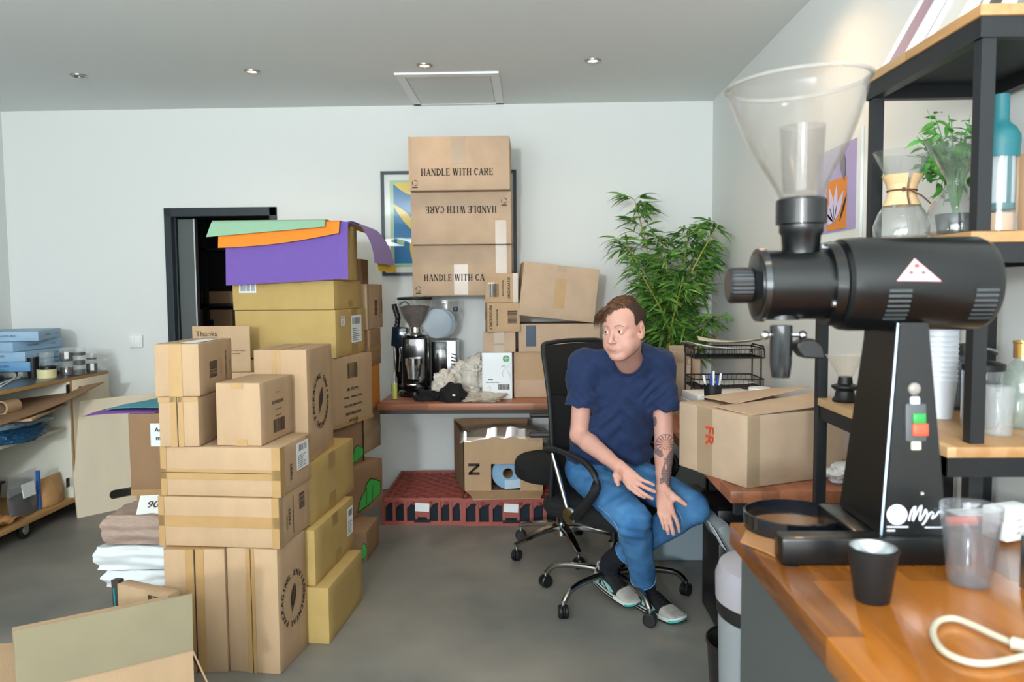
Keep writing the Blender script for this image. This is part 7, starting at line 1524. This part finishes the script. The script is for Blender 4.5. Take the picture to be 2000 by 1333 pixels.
bj = BVHTree.FromPolygons([tuple(V(v.co)+V(per.location)) for v in jn.data.vertices], [tuple(p.vertices) for p in jn.data.polygons])
def onj(px, py, l=.0015):
    d = ray(px, py).normalized(); h_ = bj.ray_cast(O, d); return h_[0]-d*l if h_[0] else None
for path in ([(1157, 984), (1172, 992), (1186, 1004), (1198, 1018), (1206, 1034), (1211, 1060), (1215, 1085), (1221, 1105), (1228, 1124), (1233, 1138)], [(1320, 995), (1327, 1004), (1331, 1014), (1332, 1024)]):
    pts = [q_ for q_ in (onj(*a) for a in path) if q_]
    if len(pts) > 2: MB().tube(smoothp(pts, 3), .0011, 5).build('seam_stitching', M_st, jn, world=True)
for k, a, t_ in ((knR, anR, .93), (knL, anL, .82)):
    e = V(lerp3(k, a, t_)); dr = (V(a)-V(k)).normalized(); q1 = dr.orthogonal().normalized(); q2 = dr.cross(q1); MB().tube([e-dr*.004+(q1*math.cos(b)+q2*math.sin(b))*.0535 for b in [2*PI*i/32 for i in range(32)]], .0022, 6, closed=True).build('hem', M_st if 0 else mat('denim_hem', '#5f8fb9', .85), jn, world=True)
# ---- socks and trainers
M_sock = mat('dark_navy_sock', '#10131f', .95, bump=.2, bs=400); M_sg = mat('grey_suede', '#a5a19b', .85, var=.06, vs=60); M_sb = mat('black_mesh_upper', '#17181b', .8); M_stl2 = mat('teal_trim', '#2fa79b', .5); M_sea = mat('pale_teal_mesh', '#7fb7b3', .7); M_sw = mat('pale_midsole', '#c9cdc9', .6)
def shoe(ank, knee, heel, toe, up, lab):
    heel, toe = V(heel), V(toe); X = (toe-heel).normalized(); L = (toe-heel).length; Y = V(up).cross(X).normalized(); Z = X.cross(Y); M3 = Matrix.Translation(heel) @ Matrix((X, Y, Z)).transposed().to_4x4()
    r = thing('trainer', lab, 'shoe', heel); r.rotation_euler = M3.to_euler()
    hw = lambda s: .5*(.064+.034*math.sin(min(1, max(0, s))**.9*PI*.86))*(1-max(0, (s-.86)/.14)**2.2*.62)*(1-max(0, (.08-s)/.08)**2*.45)
    ht = lambda s: (.082-.012*max(0, .12-s)*3 if s < .38 else .082-.046*min(1, (s-.38)/.42)**.9) if s < .8 else .036-.010*max(0, (s-.8)/.2)**2.2
    def sec(s, z0, z1f, grow=0, n=18, topw=.55):
        w = hw(s)+grow; h1 = z1f(s); pts = []
        for i in range(n+1):
            a = PI*i/n; c = math.cos(a); pts.append((s*L, w*math.copysign(abs(c)**topw, c) if abs(c) > 1e-6 else 0, z0+(h1-z0)*(math.sin(a)**.75)))
        return pts
    def loft(nm, m, s0, s1, z0, z1f, grow=0, par=r, N=14, cap=True):
        mb = MB(); rows = [[mb.bm.verts.new(q) for q in sec(s0+(s1-s0)*i/N, z0, z1f, grow)] for i in range(N+1)]
        for A_, B_ in zip(rows, rows[1:]):
            for i in range(len(A_)-1): mb.bm.faces.new((A_[i], A_[i+1], B_[i+1], B_[i]))
            mb.bm.faces.new((A_[0], B_[0], B_[-1], A_[-1]))
        if cap: mb.bm.faces.new(rows[0][::-1]); mb.bm.faces.new(rows[-1])
        return mb.build(nm, m, par, smooth=55)
    def slab(nm, m, z0, z1, grow, s0=0, s1=1, N=26):
        mb = MB(); ss = [s0+(s1-s0)*i/N for i in range(N+1)]; poly = [(s*L, (hw(s)+grow)) for s in ss]+[(s*L, -(hw(s)+grow)) for s in reversed(ss)]
        lift = lambda x: .012*max(0, (x/L-.8)/.2)**2; A_ = [mb.bm.verts.new((x, y, z0+lift(x))) for x, y in poly]; B_ = [mb.bm.verts.new((x, y*1.0, z1+lift(x))) for x, y in poly]; n = len(A_); mb.bm.faces.new(A_[::-1]); mb.bm.faces.new(B_)
        for i in range(n): mb.bm.faces.new((A_[i], A_[(i+1) % n], B_[(i+1) % n], B_[i]))
        return mb.build(nm, m, r, smooth=40)
    slab('outsole', M_blkp, 0, .006, .004); slab('midsole', M_sw, .0065, .022, .005); slab('midsole_stripe', M_sb, .010, .018, .0058, .12, .62); slab('toe_trim', M_stl2, .004, .0135, .0060, .86, 1.0, 10); slab('heel_trim', M_stl2, .014, .021, .0060, 0, .2, 8)
    loft('upper', M_sb, .06, .74, .020, ht); loft('toe_cap', M_sg, .66, .985, .020, lambda s: ht(s)+.0015, .0012); loft('heel_counter', M_sg, .01, .22, .020, lambda s: ht(s)*.93, .0014)
    for sy in (-1, 1):
        sp_ = MB(); sp_.prism([V((x*L, sy*(hw(x)+.0006), z)) for x, z in ((.28, .030), (.55, .028), (.60, .036), (.50, .052), (.30, .058))], V((0, sy*.0022, 0))); sp_.build('side_panel', M_sea, r, smooth=0)
        for k in range(2): MB().tube([V((x*L, sy*(hw(x)+.0034), z)) for x, z in ((.30+.07*k, .058), (.38+.06*k, .042), (.47+.05*k, .026))], .0022, 6).build('side_stripe', M_sg if k else M_blkp, r)
    tg = MB(); tg.sheet(lambda u, v: V(((.33+.33*u)*L, (v-.5)*.040*(1-.25*u), ht(.33+.33*u)+.004-.006*(2*v-1)**2)), 10, 8, .004); tg.build('tongue', M_sb, r, smooth=60)
    for k in range(5):
        s = .38+.060*k; MB().tube(smoothp([V((s*L, -.022, ht(s)-.002)), V(((s+.012)*L, 0, ht(s+.012)+.0105)), V((s*L, .022, ht(s)-.002))]), .0028, 7).build('lace', M_blkp, r)
    MB().tube(smoothp([V(q_) for q_ in ((.35*L, -.02, ht(.35)+.004), (.18*L, -.030, .078), (.05*L, -.018, .088), (.03*L, 0, .092), (.05*L, .018, .088), (.18*L, .030, .078), (.35*L, .02, ht(.35)+.004))]), .0048, 8).build('collar_padding', M_sg, r)
    return r
def sock(ank, knee, heel, toe):
    a = V(ank); k = V(lerp3(ank, knee, .34)); f = V(heel).lerp(V(toe), .26)+V((0, 0, .05)); MB().tube(smoothp([k, a+V((0, 0, .01)), a.lerp(f, .5), f], 4), .042, 20).build('sock', M_sock, per, world=True, smooth=60)
hR_, tR_ = (.458, 3.430, .0035), (.617, 3.203, .0035)
hL_, tL_ = (.284, 3.535, .075), (.446, 3.345, .016)
shoe(anR, knR, hR_, tR_, (0, 0, 1), 'grey and black trainer with teal trim, flat on the floor, on the man\'s right foot'); sock(anR, knR, hR_, tR_)
shoe(anL, knL, hL_, tL_, (.0, -.1, 1), 'grey and teal trainer with its heel raised, on the man\'s left foot'); sock(anL, knL, hL_, tL_)
